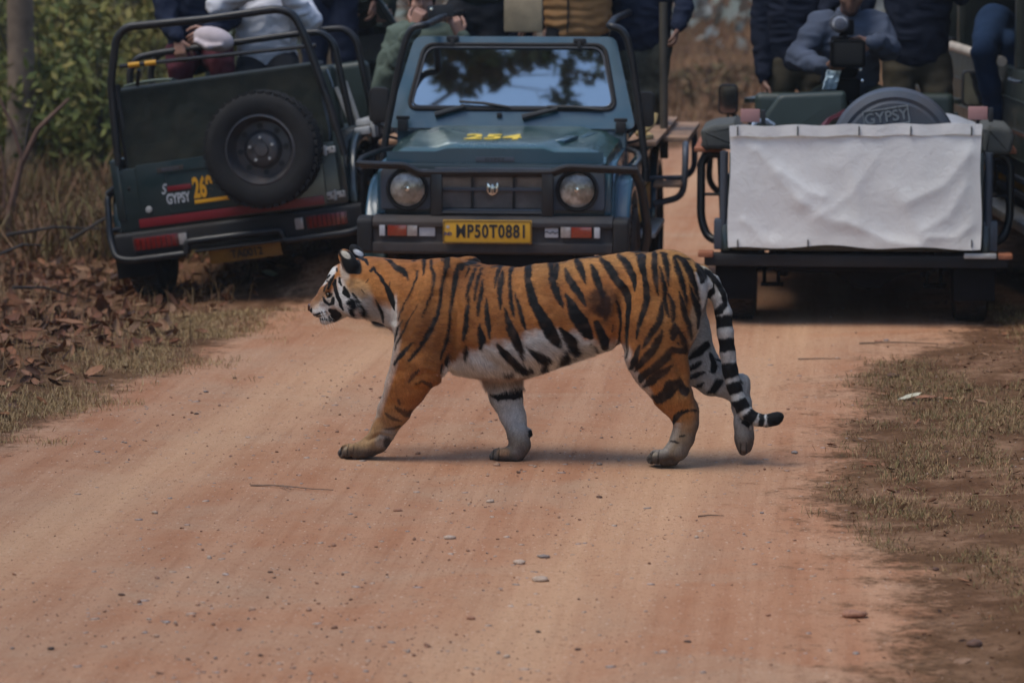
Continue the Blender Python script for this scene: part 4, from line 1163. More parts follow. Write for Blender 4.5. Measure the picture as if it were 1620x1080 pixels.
    m = MB(); ring_prism(m, outer, inner, 1.060, 1.105, tilt); m.build('windscreen_frame', M['teal'], root, angle=30)
    for off, rr, mt in ((0, .0125, M['plastic']), (.016, .005, M['bluegrey'])):
        ins = rpoly([(.598 - off, 1.178 + off), (.520 - off, 1.540 - off), (-.520 + off, 1.540 - off), (-.598 + off, 1.178 + off)][::-1], .06, 6)
        m = MB(); m.tube([(x, 1.058 + tilt(x, z), z) for x, z in ins], rr, 8, closed=True); m.build('windscreen_seal', mt, root)
    m = MB(); b = m.bm
    vv = [b.verts.new((x, 1.070 + tilt(x, z), z)) for x, z in rpoly([(.60, 1.176), (.522, 1.542), (-.522, 1.542), (-.60, 1.176)][::-1], .065, 6)]
    vb = [b.verts.new((v.co.x, v.co.y + .006, v.co.z)) for v in vv]
    b.faces.new(vv); b.faces.new(vb[::-1])
    for i in range(len(vv)): b.faces.new((vv[i], vb[i], vb[(i + 1) % len(vv)], vv[(i + 1) % len(vv)]))
    m.build('windscreen', M['glass'], root, smooth=False)
    def on_ws(px, py, off=.0):
        # the slanted plane y = 1.06 + (z-1.072)*sl - off
        y = 1.1
        for _ in range(6):
            x, z = L(px, py, y); y = 1.060 + tilt(x, z) - off
        return (x, y, z)
    for a, bpt, c, d in (((688, 182), (736, 168), (727, 161), (806, 170)), ((826, 186), (882, 172), (866, 169), (953, 174))):
        m = MB(); m.tube([on_ws(*a, .022), on_ws(*bpt, .030)], [.018, .011], 8); w = m.build('wiper', M['ink'], root)
        m = MB(); m.tube([on_ws(*c, .022), on_ws((c[0] + d[0]) / 2, (c[1] + d[1]) / 2 - 2, .026), on_ws(*d, .020)], .0095, 6); m.build('wiper_blade', M['ink'], w)
    p = on_ws(790, 182, .01); m = MB(); m.box((p[0] - .014, p[1] - .01, p[2] - .015), (p[0] + .014, p[1] + .01, p[2] + .012), .004); m.build('washer_nozzle', M['ink'], root)
    for px, py in ((716, 62), (917, 66)):
        p = on_ws(px, py, .01); m = MB(); m.box((p[0] - .035, p[1] - .015, p[2] - .010), (p[0] + .035, p[1] + .03, p[2] + .018), .006); m.box((p[0] - .012, p[1] - .02, p[2] - .045), (p[0] + .012, p[1], p[2]), .006); m.build('roof_latch', M['ink'], root)
    for px, py in ((637, 193), (982, 197)):
        x, z = L(px, py, 1.0); m = MB(); m.box((x - .028, .985, z - .05), (x + .028, 1.04, z + .012), .006); m.box((x - .04, 1.02, z + .012), (x + .035, 1.05, z + .032), .004); m.build('windscreen_hinge', M['plastic'], root)
    # hoops
    for pts in ([(606, 252), (612, 205), (634, 92), (645, 55), (655, 43), (674, 40)], [(1021, 268), (1015, 205), (1001, 100), (992, 60), (982, 46), (964, 41)]):
        P = [(L(px, py, .98)[0], .98, L(px, py, .98)[1]) for px, py in pts]
        P += [(P[-1][0] * .98, 1.6, P[-1][2] + .02), (P[-1][0] * .98, 2.9, P[-1][2] + .02)]
        m = MB(); m.tube(P, .021, 12, bend=.05); m.tube([(P[0][0], .98, P[0][2]), (P[0][0], .98, .78)], .024, 10); m.build('hoop', M['bluegrey'] if False else M['black'], root)
    for s, p in ((-1, (600, 166)), (1, (1019, 173))):
        x, z = L(*p, 1.12); mirror_part(root, (x, 1.12, z), 1, .115, .20)
    m = MB(); m.tube([(-.80, 1.12, 1.10), (-.70, 1.1, 1.05)], .01, 6); m.tube([(.74, 1.12, 1.10), (.66, 1.1, 1.05)], .01, 6); m.build('mirror_arm', M['plastic'], root)
    # image-right flank: planks, step, guard loop
    m = MB(); m.box((.640, 1.35, .955), (.815, 3.85, .982), .006); m.build('seat_plank', M['wood'], root)
    m = MB(); m.box((.80, 2.35, .915), (.955, 3.9, .945), .006); m.build('seat_plank', M['wood'], root)
    m = MB(); m.box((-.80, 1.35, .955), (-.64, 3.85, .982), .006); m.build('seat_plank', M['wood'], root)
    for s in (-1, 1):
        m = MB(); m.tube([(s * .76, 2.10, .56), (s * .93, 2.15, .60), (s * .945, 2.15, .74), (s * .945, 2.2, .90), (s * .93, 2.5, .91), (s * .93, 3.7, .91), (s * .93, 3.75, .62), (s * .74, 3.75, .56)], .020, 10, bend=.09)
        m.tube([(s * .72, 2.05, .72), (s * .93, 2.15, .72)], .012, 8); m.build('side_guard_tube', M['bluegrey'] if s > 0 else M['black'], root)
        m = MB(); m.box((s * .86 - .10, 2.02, .665), (s * .86 + .07, 2.30, .690), .006); m.build('foot_step', M['wood'], root)
        m = MB(); m.box((s * .74 - .03, 1.40, .42), (s * .74 + .07, 2.4, .45), .006); m.build('sill_step', M['alu'], root)
    m = MB(); m.box((.706, 1.42, .50), (.716, 2.55, .66), .002); m.build('side_stripe', M['amberyellow'], root)
    seat_row(root, Q, 1.75, M['rexine'], .82, .54, 1.30)
    seat_row(root, Q, 2.9, M['rexine'], .95, .54, 1.42)
    # upright seat board seen over the windscreen, tow rope
    a = fr.on_y(797, 46, 2.2); c = fr.on_y(858, 4, 2.2)
    m = MB(); m.box((a[0], 2.2, a[1] - .02), (c[0], 2.26, c[1] + .02), .014, rot=(0, 0, 0)); m.build('head_board', mat_simple('tan_rexine', (.26, .20, .12), .6, vary=.3, scale=7, bump=.2), root)
    m = MB(); m.tube([(.72, 1.45, .99), (.78, 1.6, .995), (.74, 1.75, 1.0), (.68, 1.6, 1.01), (.74, 1.5, 1.03), (.79, 1.58, 1.08), (.80, 1.6, 1.13)], .016, 8, bend=.06); m.build('rope', mat_simple('straw_rope', (.42, .30, .13), .85, bump=.5), root)
    m = MB(); a = fr.on_y(1051, 205, 2.6); m.tube([(a[0], 2.6, .80), (a[0] - .01, 2.6, 1.75)], .026, 10); m.build('canopy_post', mat_simple('muddy_post', (.06, .050, .035), .6, bump=.2), root)
    return fr, root

# ---------------------------------------------------------------- left jeep, tail to the camera, leaning
def canvas_folds(P): 
    return .010 * np.sin(P[:, 0] * 26 + P[:, 2] * 9) * sm(1.12, .86, P[:, 2])

def build_left_jeep():
    fr = Frame((at(385, 400, 21.0)[0], 21.0, .075), 8.5, 8)
    root = empty('safari_jeep', fr.o, fr.rot, 'dark green safari jeep tilted at the left verge, rear spare wheel and number 269 showing', 'jeep', 'safari jeeps stopped on the track')
    L = fr.on_y; Q = lambda q: 3.95 - q
    jeep_body(root, Q, M['green'], False, ra=3.45)
    # tail: corner panels, tailgate
    m = MB(); m.prism(rrect(-.700, .425, .700, .800, .035), .04, .10, .012); m.build('rear_panel', M['green'], root)
    m = MB(); m.prism(rrect(-.560, .430, .575, .815, .025), .024, .0395, .006); tg = m.build('tailgate', M['green'], root)
    m = MB(); ring_prism(m, rrect(-.385, .505, .44, .755, .03), rrect(-.375, .515, .43, .745, .024), .0185, .0238); m.build('tailgate_pressing', M['green'], tg)
    m = MB(); m.box((-.575, .0185, .443), (.555, .0236, .494), .001); m.build('reflective_strip', M['red'], tg)
    m = MB(); x, z = L(320, 268, .02); m.box((-.42, .0190, .752), (-.26, .0238, .782), .001); b_ = m.build('tailgate_badge', M['bumper'], tg)
    text_obj('badge_text', 'MARUTI', .026, M['bluegrey'], b_, (-.34, .0185, .767), bold=.0005, extrude=.0004, spacing=1.1)
    m = MB(); m.lathe([(.001, .010), (.018, .012), (.020, .0238)], (-.505, 0, .545), 'y', 20); m.build('tailgate_lock', M['alu'], tg)
    x, z = L(328, 298, .02)
    text_obj('sticker_number', '269', .165, M['amberyellow'], tg, (x - .026, .0185, z + .006), bold=.006, sx=.50, extrude=.0006, spacing=.98)
    m = MB(); x0, z0 = L(306, 323, .02); m.box((x0 + .01, .0195, z0 + .0), (x0 + .235, .0215, z0 + .022), .0005); m.build('sticker_strip', M['amberyellow'], tg)
    text_obj('sticker_text', 'GYPSY', .082, M['white'], tg, (L(282, 314, .02)[0], .0185, L(282, 314, .02)[1]), bold=.0025, sx=.60, extrude=.0006)
    x, z = L(280, 298, .02); m = MB(); m.box((x - .06, .0195, z - .012), (x + .085, .0215, z + .018), .0005); m.build('sticker_band', M['red'], tg)
    text_obj('sticker_text', 'S', .085, M['white'], tg, (x - .085, .0185, z + .002), bold=.001, sx=.7, extrude=.0006, shear=.4)
    for px, py in ((515, 238), (531, 308)):
        x, z = L(px, py, .02); m = MB(); m.box((x - .052, .010, z - .022), (x - .004, .0236, z + .022), .004); m.box((x + .004, .006, z - .018), (x + .060, .036, z + .018), .004); m.tube([(x, .008, z - .03), (x, .008, z + .03)], .009, 8)
        hg = m.build('tailgate_hinge', M['alu'], root)
        for k in range(4):
            m = MB(); m.lathe([(.001, .004), (.007, .005), (.007, .011)], (x - .04 + k * .028, 0, z + (.008 if k % 2 else -.008)), 'y', 8); m.build('hinge_bolt', M['ink'], hg)
    # rear bumper, lamps, plate, bars
    m = MB(); m.prism([(.0, .275), (.16, .275), (.16, .415), (.02, .425), (.0, .41)], -.735, .775, .012, axis='x'); m.build('bumper', M['plastic'], root)
    for a, b in (((213, 388), (281, 364)), ((487, 358), (548, 334))):
        x0, z0 = L(*a, -.005); x1, z1 = L(*b, -.005); zc = .349
        m = MB(); m.box((x0 - .01, -.006, zc - .046), (x1 + .055 if x0 < 0 else x1 + .01, .001, zc + .046), .004); h = m.build('lamp_housing', M['bumper'], root)
        m = MB(); m.box((x0, -.022, zc - .036), (x1, -.0065, zc + .036), .008); m.build('tail_lamp', M['lampred'], h)
        xx = x1 + .002 if x0 < 0 else x0 - .072
        m = MB(); m.box((xx, -.020, zc - .034), (xx + .05, -.0065, zc + .034), .006); m.build('reverse_lamp', M['clear'], h)
        m = MB()
        for k in range(9):
            t = x0 + .01 + (x1 - x0 - .02) * k / 8
            m.tube([(t, -.024, zc - .034), (t, -.024, zc + .034)], .0022, 4)
        m.build('lamp_guard', M['ink'], h)
    m = MB()
    P = [(-.72, .20, .68), (-.765, .10, .66), (-.77, .03, .40), (-.73, -.04, .285), (-.64, -.05, .262), (-.30, -.05, .262)]
    m.tube(P, .020, 12, bend=.08); m.tube([(-.60, .05, .68), (-.70, .10, .70), (-.765, .10, .66)], .020, 10, bend=.04)
    m.tube([(-.77, .04, .45), (-.70, .08, .45)], .014, 8)
    m.tube([(-.30, -.05, .262), (-.29, -.05, .318), (-.27, -.05, .330), (.27, -.05, .330), (.29, -.05, .318), (.30, -.05, .262)], .022, 10, bend=.015)
    m.tube([(.30, -.05, .262), (.72, -.05, .262), (.82, .05, .30), (.86, .30, .45), (.86, .50, .66), (.80, .7, .70), (.70, .7, .68)], .022, 12, bend=.08)
    m.build('guard_bar', M['black'], root)
    m = MB(); m.box((-.17, -.030, .178), (.27, -.022, .262), .002, rot=(.30, 0, 0)); pl = m.build('number_plate', mat_simple('shaded_yellow_plate', (.20, .098, .010), .6, vary=.2, dirt=(.05, .04, .03), dirt_amt=.7), root)  # plate colour darkened to paint the shade under its hood
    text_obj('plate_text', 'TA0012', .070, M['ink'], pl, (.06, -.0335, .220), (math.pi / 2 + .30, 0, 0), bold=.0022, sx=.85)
    m = MB(); m.box((-.24, -.09, .262), (.30, .10, .275), .004); m.build('plate_hood', M['plastic'], root)
    # mudflaps, exhaust
    for s in (-1, 1):
        m = MB(); m.box((s * .66 - .12, .115, .15), (s * .66 + .12, .13, .42), .004); m.build('mudflap', M['under'], root)
    # canvas-wrapped bench back
    m = MB()
    def cov(u, v):
        x = -.615 + 1.235 * u
        # profile up the back, over the top, down inside
        if v < .72: t = v / .72; return (x + .008 * math.sin(t * 9), .085 + .02 * t, .80 + .455 * t)
        t = (v - .72) / .28; a = t * math.pi * .75
        return (x, .105 + .09 * (1 - math.cos(a)), 1.255 + .022 * math.sin(a))
    cloth_patch(m, cov, 70, 44, .013, 4, 6.0, 1, canvas_folds)
    m.build('bench_cover', M['canvas'], root, thick=.02, angle=70)
    m = MB(); cloth_patch(m, lambda u, v: (-.575 + 1.17 * u, .062 + .006 * v, .80 + .13 * v), 50, 8, .008, 9, 8.0); m.build('cover_skirt', M['canvas'], root, thick=.006, angle=70)
    m = MB(); m.box((-.60, .12, .80), (.60, .30, 1.20), .03); m.build('bench_back', M['canvas'], root)
    m = MB(); m.grid(lambda u, v: (-.60 + .30 * u, .20 + .16 * v, 1.285 + .012 * math.sin(u * 3) + .006 * math.sin(v * 5)), 10, 6); m.build('cover_flap', mat_simple('pale_canvas', (.10, .12, .085), .8, vary=.2), root, thick=.01)
    # roll bars
    P = [L(188, 262, .06), L(176, 135, .06), L(184, 62, .06), L(200, 43, .06), L(330, 30, .06), L(440, 14, .06), L(465, 22, .06), L(484, 60, .06), L(520, 160, .06), L(545, 245, .06)]
    m = MB(); m.tube([(x, .05, z) for x, z in P], .0245, 12, bend=.06); m.build('roll_hoop', M['black'], root)
    a = L(190, 105, .06); b = L(500, 72, .06); m = MB(); m.tube([(a[0], .055, a[1]), (b[0], .055, b[1])], .0125, 8); br = m.build('cross_bar', M['black'], root)
    for t in (.05, .135):
        m = MB()
        for k in range(5):
            q = t + k * .0115; c = (a[0] + (b[0] - a[0]) * q, a[1] + (b[1] - a[1]) * q); m.lathe([(.0125, -.008), (.0165, -.006), (.0165, .006), (.0125, .008)], (c[0], .055, c[1]), 'x', 10)
        m.build('tape', M['amberyellow'], br)
    m = MB(); m.tube([(L(204, 255, .1)[0], .12, .80), (L(180, 130, .1)[0], .12, 1.30)], .030, 10); m.build('corner_post', M['black'], root)
    m = MB(); m.tube([(L(212, 118, .1)[0], .14, 1.28), (L(218, 106, .1)[0] + .01, .08, 1.37)], .012, 8); m.build('brace', M['black'], root)
    for x0, y0 in ((.60, .55), (.62, 1.15)):
        m = MB(); m.tube([(x0 + .08, y0, .80), (x0 + .04, y0, 1.36), (x0 - .02, y0, 1.44), (x0 - .15, y0, 1.45), (-x0 + .15, y0, 1.45), (-x0 + .02, y0, 1.44), (-x0 - .04, y0, 1.36), (-x0 - .08, y0, .80)], .021, 10, bend=.07); m.build('roll_hoop', M['black'], root)
    for s in (-1, 1):
        m = MB(); m.tube([(s * .70, 2.70, .80), (s * .67, 2.70, 1.30), (s * .54, 2.55, 1.62)], .026, 10, bend=.05); m.build('door_frame', M['green'], root)
    # side rail with pale slatted box and belts
    m = MB(); m.box((.69, .45, .80), (.80, 2.7, .845), .008); m.box((.70, .55, .85), (.82, 1.2, .89), .01); m.build('side_rail', M['alu'], root)
    for k in range(14):
        m = MB(); m.box((.80, .50 + k * .15, .775), (.822, .60 + k * .15, .86), .004); m.build('rail_slat', M['alu'], root)
    m = MB(); m.tube([(.60, .42, 1.22), (.625, .42, 1.10)], .009, 6); m.build('belt_buckle', M['chrome'], root)
    m = MB(); m.tube([(.60, .62, 1.10), (.66, .62, .86)], .013, 6); m.build('seat_frame', M['alu'], root)
    m = MB(); m.tube([(.58, 1.0, 1.12), (.63, 1.0, .86)], .016, 6); m.build('seat_frame', M['alu'], root)
    m = MB(); m.tube([(.46, .30, .70), (.75, .30, .60)], .02, 6); m.build('handle', M['steel'], root)
    # spare wheel
    cx, cz = .262, .815
    make_wheel(root, (cx, -.10, cz), .338, .19, M['rubber'], 'spare_wheel', face=-1, axis='y')
    m = MB(); m.lathe([(.07, .0), (.07, .10), (.11, .12)], (cx, -.08, cz), 'y', 20); m.build('spare_mount', M['under'], root)
    x, z = L(603, 178, 3.0)
    mirror_part(root, (.86, 2.75, 1.10), -1, .11, .19)
    seat_row(root, Q, 1.75, M['rexine'], .78, .54, 1.22); seat_row(root, Q, 2.8, M['rexine'], .86, .54, 1.24)
    # front end
    m = MB(); m.grid(lambda u, v: (-.61 + 1.22 * u, Q(.15 + .92 * v), 1.01 + .055 * v - .04 * abs(2 * u - 1) ** 4), 16, 8); m.build('bonnet', M['hood'], root, thick=.01)
    ws = rpoly([(.715, 1.072), (.580, 1.585), (-.580, 1.585), (-.715, 1.072)][::-1], .05, 6); wi = rpoly([(.60, 1.178), (.52, 1.54), (-.52, 1.54), (-.60, 1.178)][::-1], .065, 6)
    til = lambda x, z: -(z - 1.072) * .48
    m = MB(); ring_prism(m, ws, wi, Q(1.1), Q(1.06), til); m.build('windscreen_frame', M['green'], root)
    m = MB(); b = m.bm; b.faces.new([b.verts.new((x, Q(1.08) + til(x, z), z)) for x, z in wi]); m.build('windscreen', M['glass'], root, smooth=False)
    return fr, root

# ---------------------------------------------------------------- right jeep, white sheet over its tail
def build_right_jeep():
    fr = Frame((at(1353, 400, 19.75)[0], 19.75, -.010), 5.0)
    root = empty('safari_jeep', fr.o, fr.rot, 'open safari jeep on the right with a white canvas sheet hung across its tail', 'jeep', 'safari jeeps stopped on the track')
    L = fr.on_y; Q = lambda q: 3.95 - q
    jeep_body(root, Q, M['darkgreen'], False, tub_top=.98, ra=3.45)
    m = MB(); m.prism(rrect(-.700, .43, .700, 1.04, .035), .05, .11, .012); m.build('tailgate', M['darkgreen'], root)
    # the sheet
    cm, nt, b = new_mat('white_canvas')
    v = _coords(nt)
    n1 = _noise(nt, v, 2.2, 6, .6, .4)
    c = _ramp(nt, n1, [(.25, (.66, .65, .615)), (.7, (.78, .775, .745))])
    st = _noise(nt, _coords(nt, 'Object', (1, 1, 1)), 9, 6, .75, .8)
    c = _mix(nt, _ramp(nt, st, [(.56, (0, 0, 0)), (.78, (.45, .45, .45))]), c, (.46, .42, .37))
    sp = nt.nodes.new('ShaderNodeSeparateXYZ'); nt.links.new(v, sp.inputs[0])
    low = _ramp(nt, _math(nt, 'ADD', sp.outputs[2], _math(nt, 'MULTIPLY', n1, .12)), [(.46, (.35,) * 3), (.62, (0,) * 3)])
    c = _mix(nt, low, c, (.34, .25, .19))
    nt.links.new(c, b.inputs['Base Color']); b.inputs['Roughness'].default_value = .75
    wv = _noise(nt, v, 420, 2, .6)
    nt.links.new(_bump(nt, wv, .25, .001, _bump(nt, _noise(nt, v, 16, 5, .6, 1.6), .30, .012)), b.inputs['Normal'])
    m = MB()
    TL, TR, BL, BR = L(1155, 200, .0), L(1553, 196, .0), L(1152, 393, 0), L(1550, 390, 0)
    def sheet(u, v):
        t = v
        top = (TL[0] + (TR[0] - TL[0]) * u, TL[1] + (TR[1] - TL[1]) * u + .004 * math.sin(u * 30))
        bot = (BL[0] + (BR[0] - BL[0]) * u - .006 * math.sin(u * 12), BL[1] + (BR[1] - BL[1]) * u + .008 * math.sin(u * 17 + 1) + .01 * math.sin(u * 5))
        return (bot[0] + (top[0] - bot[0]) * t + .006 * math.sin(t * 7) * (1 if u > .5 else -1) * abs(2 * u - 1), -.010, bot[1] + (top[1] - bot[1]) * t)
    def folds(P):
        x, z = P[:, 0], P[:, 2]
        f = np.zeros(len(P)); ed = sm(.70, .60, np.abs(x)) * sm(1.10, 1.0, z)
        for x0, z0, x1, z1, w, a in ((-.55, 1.0, -.30, .70, .055, .020), (-.42, .88, -.18, .74, .04, .014), (-.30, .72, -.10, .60, .06, .016), (-.05, .98, .02, .60, .07, .012), (-.05, .60, .35, .47, .05, .022),
                                     (.10, .95, -.22, .62, .05, .010), (.62, .98, .30, .72, .06, .018), (.60, .80, .36, .55, .06, .018), (.40, .52, .66, .60, .04, .016), (-.62, .60, -.45, .47, .05, .014), (.20, .80, .32, .60, .06, .012)):
            d, s = seg_dist(x, z, [(x0, z0), ((x0 + x1) / 2 + .03, (z0 + z1) / 2 - .04), (x1, z1)])
            f -= .62 * a * np.exp(-np.abs(d / (w * .9)) ** 1.3)
        return f * ed - .012 * sm(.55, .43, z)
    cloth_patch(m, sheet, 110, 64, .0065, 17, 2.2, 1, folds)
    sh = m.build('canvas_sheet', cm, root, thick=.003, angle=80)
    m = MB(); m.grid(lambda u, v: (TL[0] + (TR[0] - TL[0]) * u, -.0215 + .003 * math.sin(u * 40), TL[1] + (TR[1] - TL[1]) * u - .058 + .062 * v + .004 * math.sin(u * 30)), 60, 4); m.build('sheet_hem', cm, sh, thick=.003)
    for px in (1167, 1262, 1359, 1441, 1537):
        x, z = L(px, 206, -.02); m = MB(); m.box((x - .0035, -.034, z - .030), (x + .0035, -.026, z + .022), .001); m.build('tie_cord', M['ink'], sh)
    for px in (1167, 1278, 1456, 1537):
        x, z = L(px, 386, -.02); m = MB(); m.box((x - .003, -.030, z - .015), (x + .003, -.018, z + .025), .001); m.build('tie_cord', M['ink'], sh)
    # bumper beam, plank
    m = MB(); m.box((-.84, .02, .345), (.845, .16, .412), .012); m.build('bumper', M['plastic'], root)
    for x0, x1 in ((-.875, -.79), (.79, .87)):
        m = MB(); m.box((x0, .0, .395), (x1, .14, .425), .010); m.build('bumper_block', M['wood_red'], root)
    m = MB(); m.box((.60, -.012, .400), (.78, .02, .430), .008); m.build('bumper_cap', M['alu'], root)
    m = MB(); m.box((-.45, .10, .31), (.45, .9, .36), .01); m.build('crossmember', M['under'], root)
    # rear axle: diff bulge, spring hangers
    m = MB(); m.prism([(-.42, .335), (.44, .335), (.42, .285), (.30, .28), (.22, .245), (.16, .20), (.08, .185), (.0, .20), (-.06, .24), (-.12, .275), (-.40, .285)], .34, .50, .02, seg=3); m.build('differential', M['under'], root)
    for s in (-1, 1):
        for dx in (-.05, .03):
            m = MB(); m.tube([(s * .46 + dx, .42, .33), (s * .46 + dx, .42, .205), (s * .46 + dx + .02, .42, .20)], .013, 6); m.build('shackle', M['under'], root)
        m = MB(); m.tube([(s * .46 - .07, .42, .205), (s * .46 + .06, .42, .205)], .014, 6); m.build('shackle_pin', M['under'], root)
        m = MB(); m.box((s * .665 - .115, .125, .15), (s * .665 + .115, .137, .345), .004); m.build('mudflap', M['under'], root)
    # side guards
    for s in (-1, 1):
        m = MB(); m.tube([(s * .74, .62, .93), (s * .845, .62, .93), (s * .880, .62, .88), (s * .880, .60, .56), (s * .84, .58, .45), (s * .72, .5, .43)], .024, 12, bend=.07)
        m.tube([(s * .880, .66, .88), (s * .880, 2.4, .90), (s * .90, 2.5, .60), (s * .72, 2.5, .50)], .020, 10, bend=.1)
        m.tube([(s * .77, .62, .92), (s * .75, .62, .50)], .020, 8); m.tube([(s * .880, .61, .70), (s * .76, .61, .70)], .010, 6); m.build('side_guard_tube', M['black'], root)
        m = MB(); m.box((s * .835 - .085, .55, .945), (s * .835 + .075, 2.5, .970), .005); m.build('seat_plank', M['wood_red'], root)
        m = MB(); m.tube([(s * .735, .12, .98), (s * .735, .12, .48)], .024, 10); m.box((s * .745 - .045, .10, .43), (s * .745 + .045, .22, .60), .012); m.build('corner_bar', M['bluegrey'], root)
    # cushions hung over the sides
    for s, pts in ((-1, [(-.86, .98), (-.66, .98), (-.66, 1.13), (-.80, 1.12), (-.875, 1.09)]), (1, [(.70, .96), (.86, .96), (.885, 1.06), (.86, 1.11), (.72, 1.12)])):
        m = MB(); m.prism(rpoly(pts, .02, 3), .25, .95, .03, seg=3); m.build('side_cushion', mat_simple('grey_canvas', (.060, .062, .055), .8, vary=.25, bump=.3), root)
    # seats
    a = L(1208, 200, .75); c = L(1305, 147, .75)
    m = MB(); m.prism(rpoly([(a[0], a[1] - .15), (a[0] - .005, a[1] + .05), (a[0] + .09, c[1] - .01), (c[0] + .12, c[1] + .01), (c[0] + .15, a[1] - .15)], .03, 4), .72, .86, .03, seg=3); m.build('seat_back', M['rexine'], root)
    m = MB(); m.box((-.62, .22, .86), (.62, .72, .95), .03, 3); m.build('bench', mat_simple('pale_grey_vinyl', (.34, .35, .37), .6, vary=.15), root)
    m = MB(); cloth_patch(m, lambda u, v: (.20 + .50 * u, .30 + .35 * v, 1.12 + .055 * math.sin(u * 3.0) + .03 * v - .06 * u), 16, 10, .01, 5, 9, 2); m.build('wrapped_bundle', mat_simple('pale_sheet', (.34, .35, .37), .7, vary=.2, bump=.3, bscale=20), root, thick=.05, angle=80)
    seat_row(root, Q, 1.6, M['rexine'], .85, .54, 1.22)
    for px, py in ((1187, 183), (1547, 179)):
        x, z = L(px, py, .2); m = MB(); m.box((x - .054, .195, z - .038), (x + .054, .205, z + .036), .004); o = m.build('side_reflector', M['pink'], root)
        m = MB(); m.box((x + .06, .19, z - .05), (x + .085, .22, z + .03), .004); m.tube([(x, .21, z - .04), (x, .21, .98)], .01, 6); m.build('reflector_bracket', M['ink'], o)
    # covered spare wheel standing behind the sheet
    cx, cz = .209, .985
    m = MB(); m.lathe([(.001, .075), (.27, .070), (.285, .078), (.305, .070), (.340, .085), (.352, .11), (.354, .20), (.345, .27), (.001, .28)], (cx, 0, cz), 'y', 72); sp = m.build('spare_wheel_cover', M['bluegrey'], root, angle=25)
    m = MB(); P = rrect(-.128, -.048, .128, .052, .004, 2); Pi = rrect(-.121, -.041, .121, .045, .003, 2)
    ring_prism(m, P, Pi, .062, .071); f = m.build('cover_frame', mat_simple('worn_print', (.17, .19, .20), .6, vary=.4, scale=40), sp, smooth=False)
    X, Z = L(1402, 186, .07); f.location = (X, 0, Z); f.rotation_euler = (0, math.radians(-9), 0)
    text_obj('cover_text', 'GYPSY', .085, f.data.materials[0], sp, (X, .0675, Z + .002), (math.pi / 2, 0, 0), bold=.001, extrude=.003, sx=.98).rotation_euler = (math.pi / 2, math.radians(-9), 0)
    x, z = L(1152, 157, 2.75)
    mirror_part(root, (x, 2.75, z), -1, .125, .19)
    m = MB(); m.tube([(x, 2.76, z - .08), (-.70, 2.76, 1.0)], .012, 8); m.build('mirror_arm', M['plastic'], root)
    m = MB(); m.grid(lambda u, v: (-.61 + 1.22 * u, Q(.15 + .92 * v), 1.01 + .055 * v - .04 * abs(2 * u - 1) ** 4), 16, 8); m.build('bonnet', M['darkgreen'], root, thick=.01)
    # windscreen folded flat on the bonnet
    ws = rpoly([(.70, 0), (.57, .52), (-.57, .52), (-.70, 0)][::-1], .05, 6); wi = rpoly([(.60, .1), (.51, .47), (-.51, .47), (-.60, .1)][::-1], .06, 6)
    m = MB(); n = len(ws)
    R = [[m.bm.verts.new((x, Q(1.05) + z, 1.10 + dz)) for x, z in W] for W, dz in ((ws, 0), (wi, 0), (wi, .03), (ws, .03))]
    for k in range(4):
        for i in range(n): m.bm.faces.new((R[k][i], R[k][(i + 1) % n], R[(k + 1) % 4][(i + 1) % n], R[(k + 1) % 4][i]))
    m.build('windscreen_frame', M['darkgreen'], root)
    return fr, root

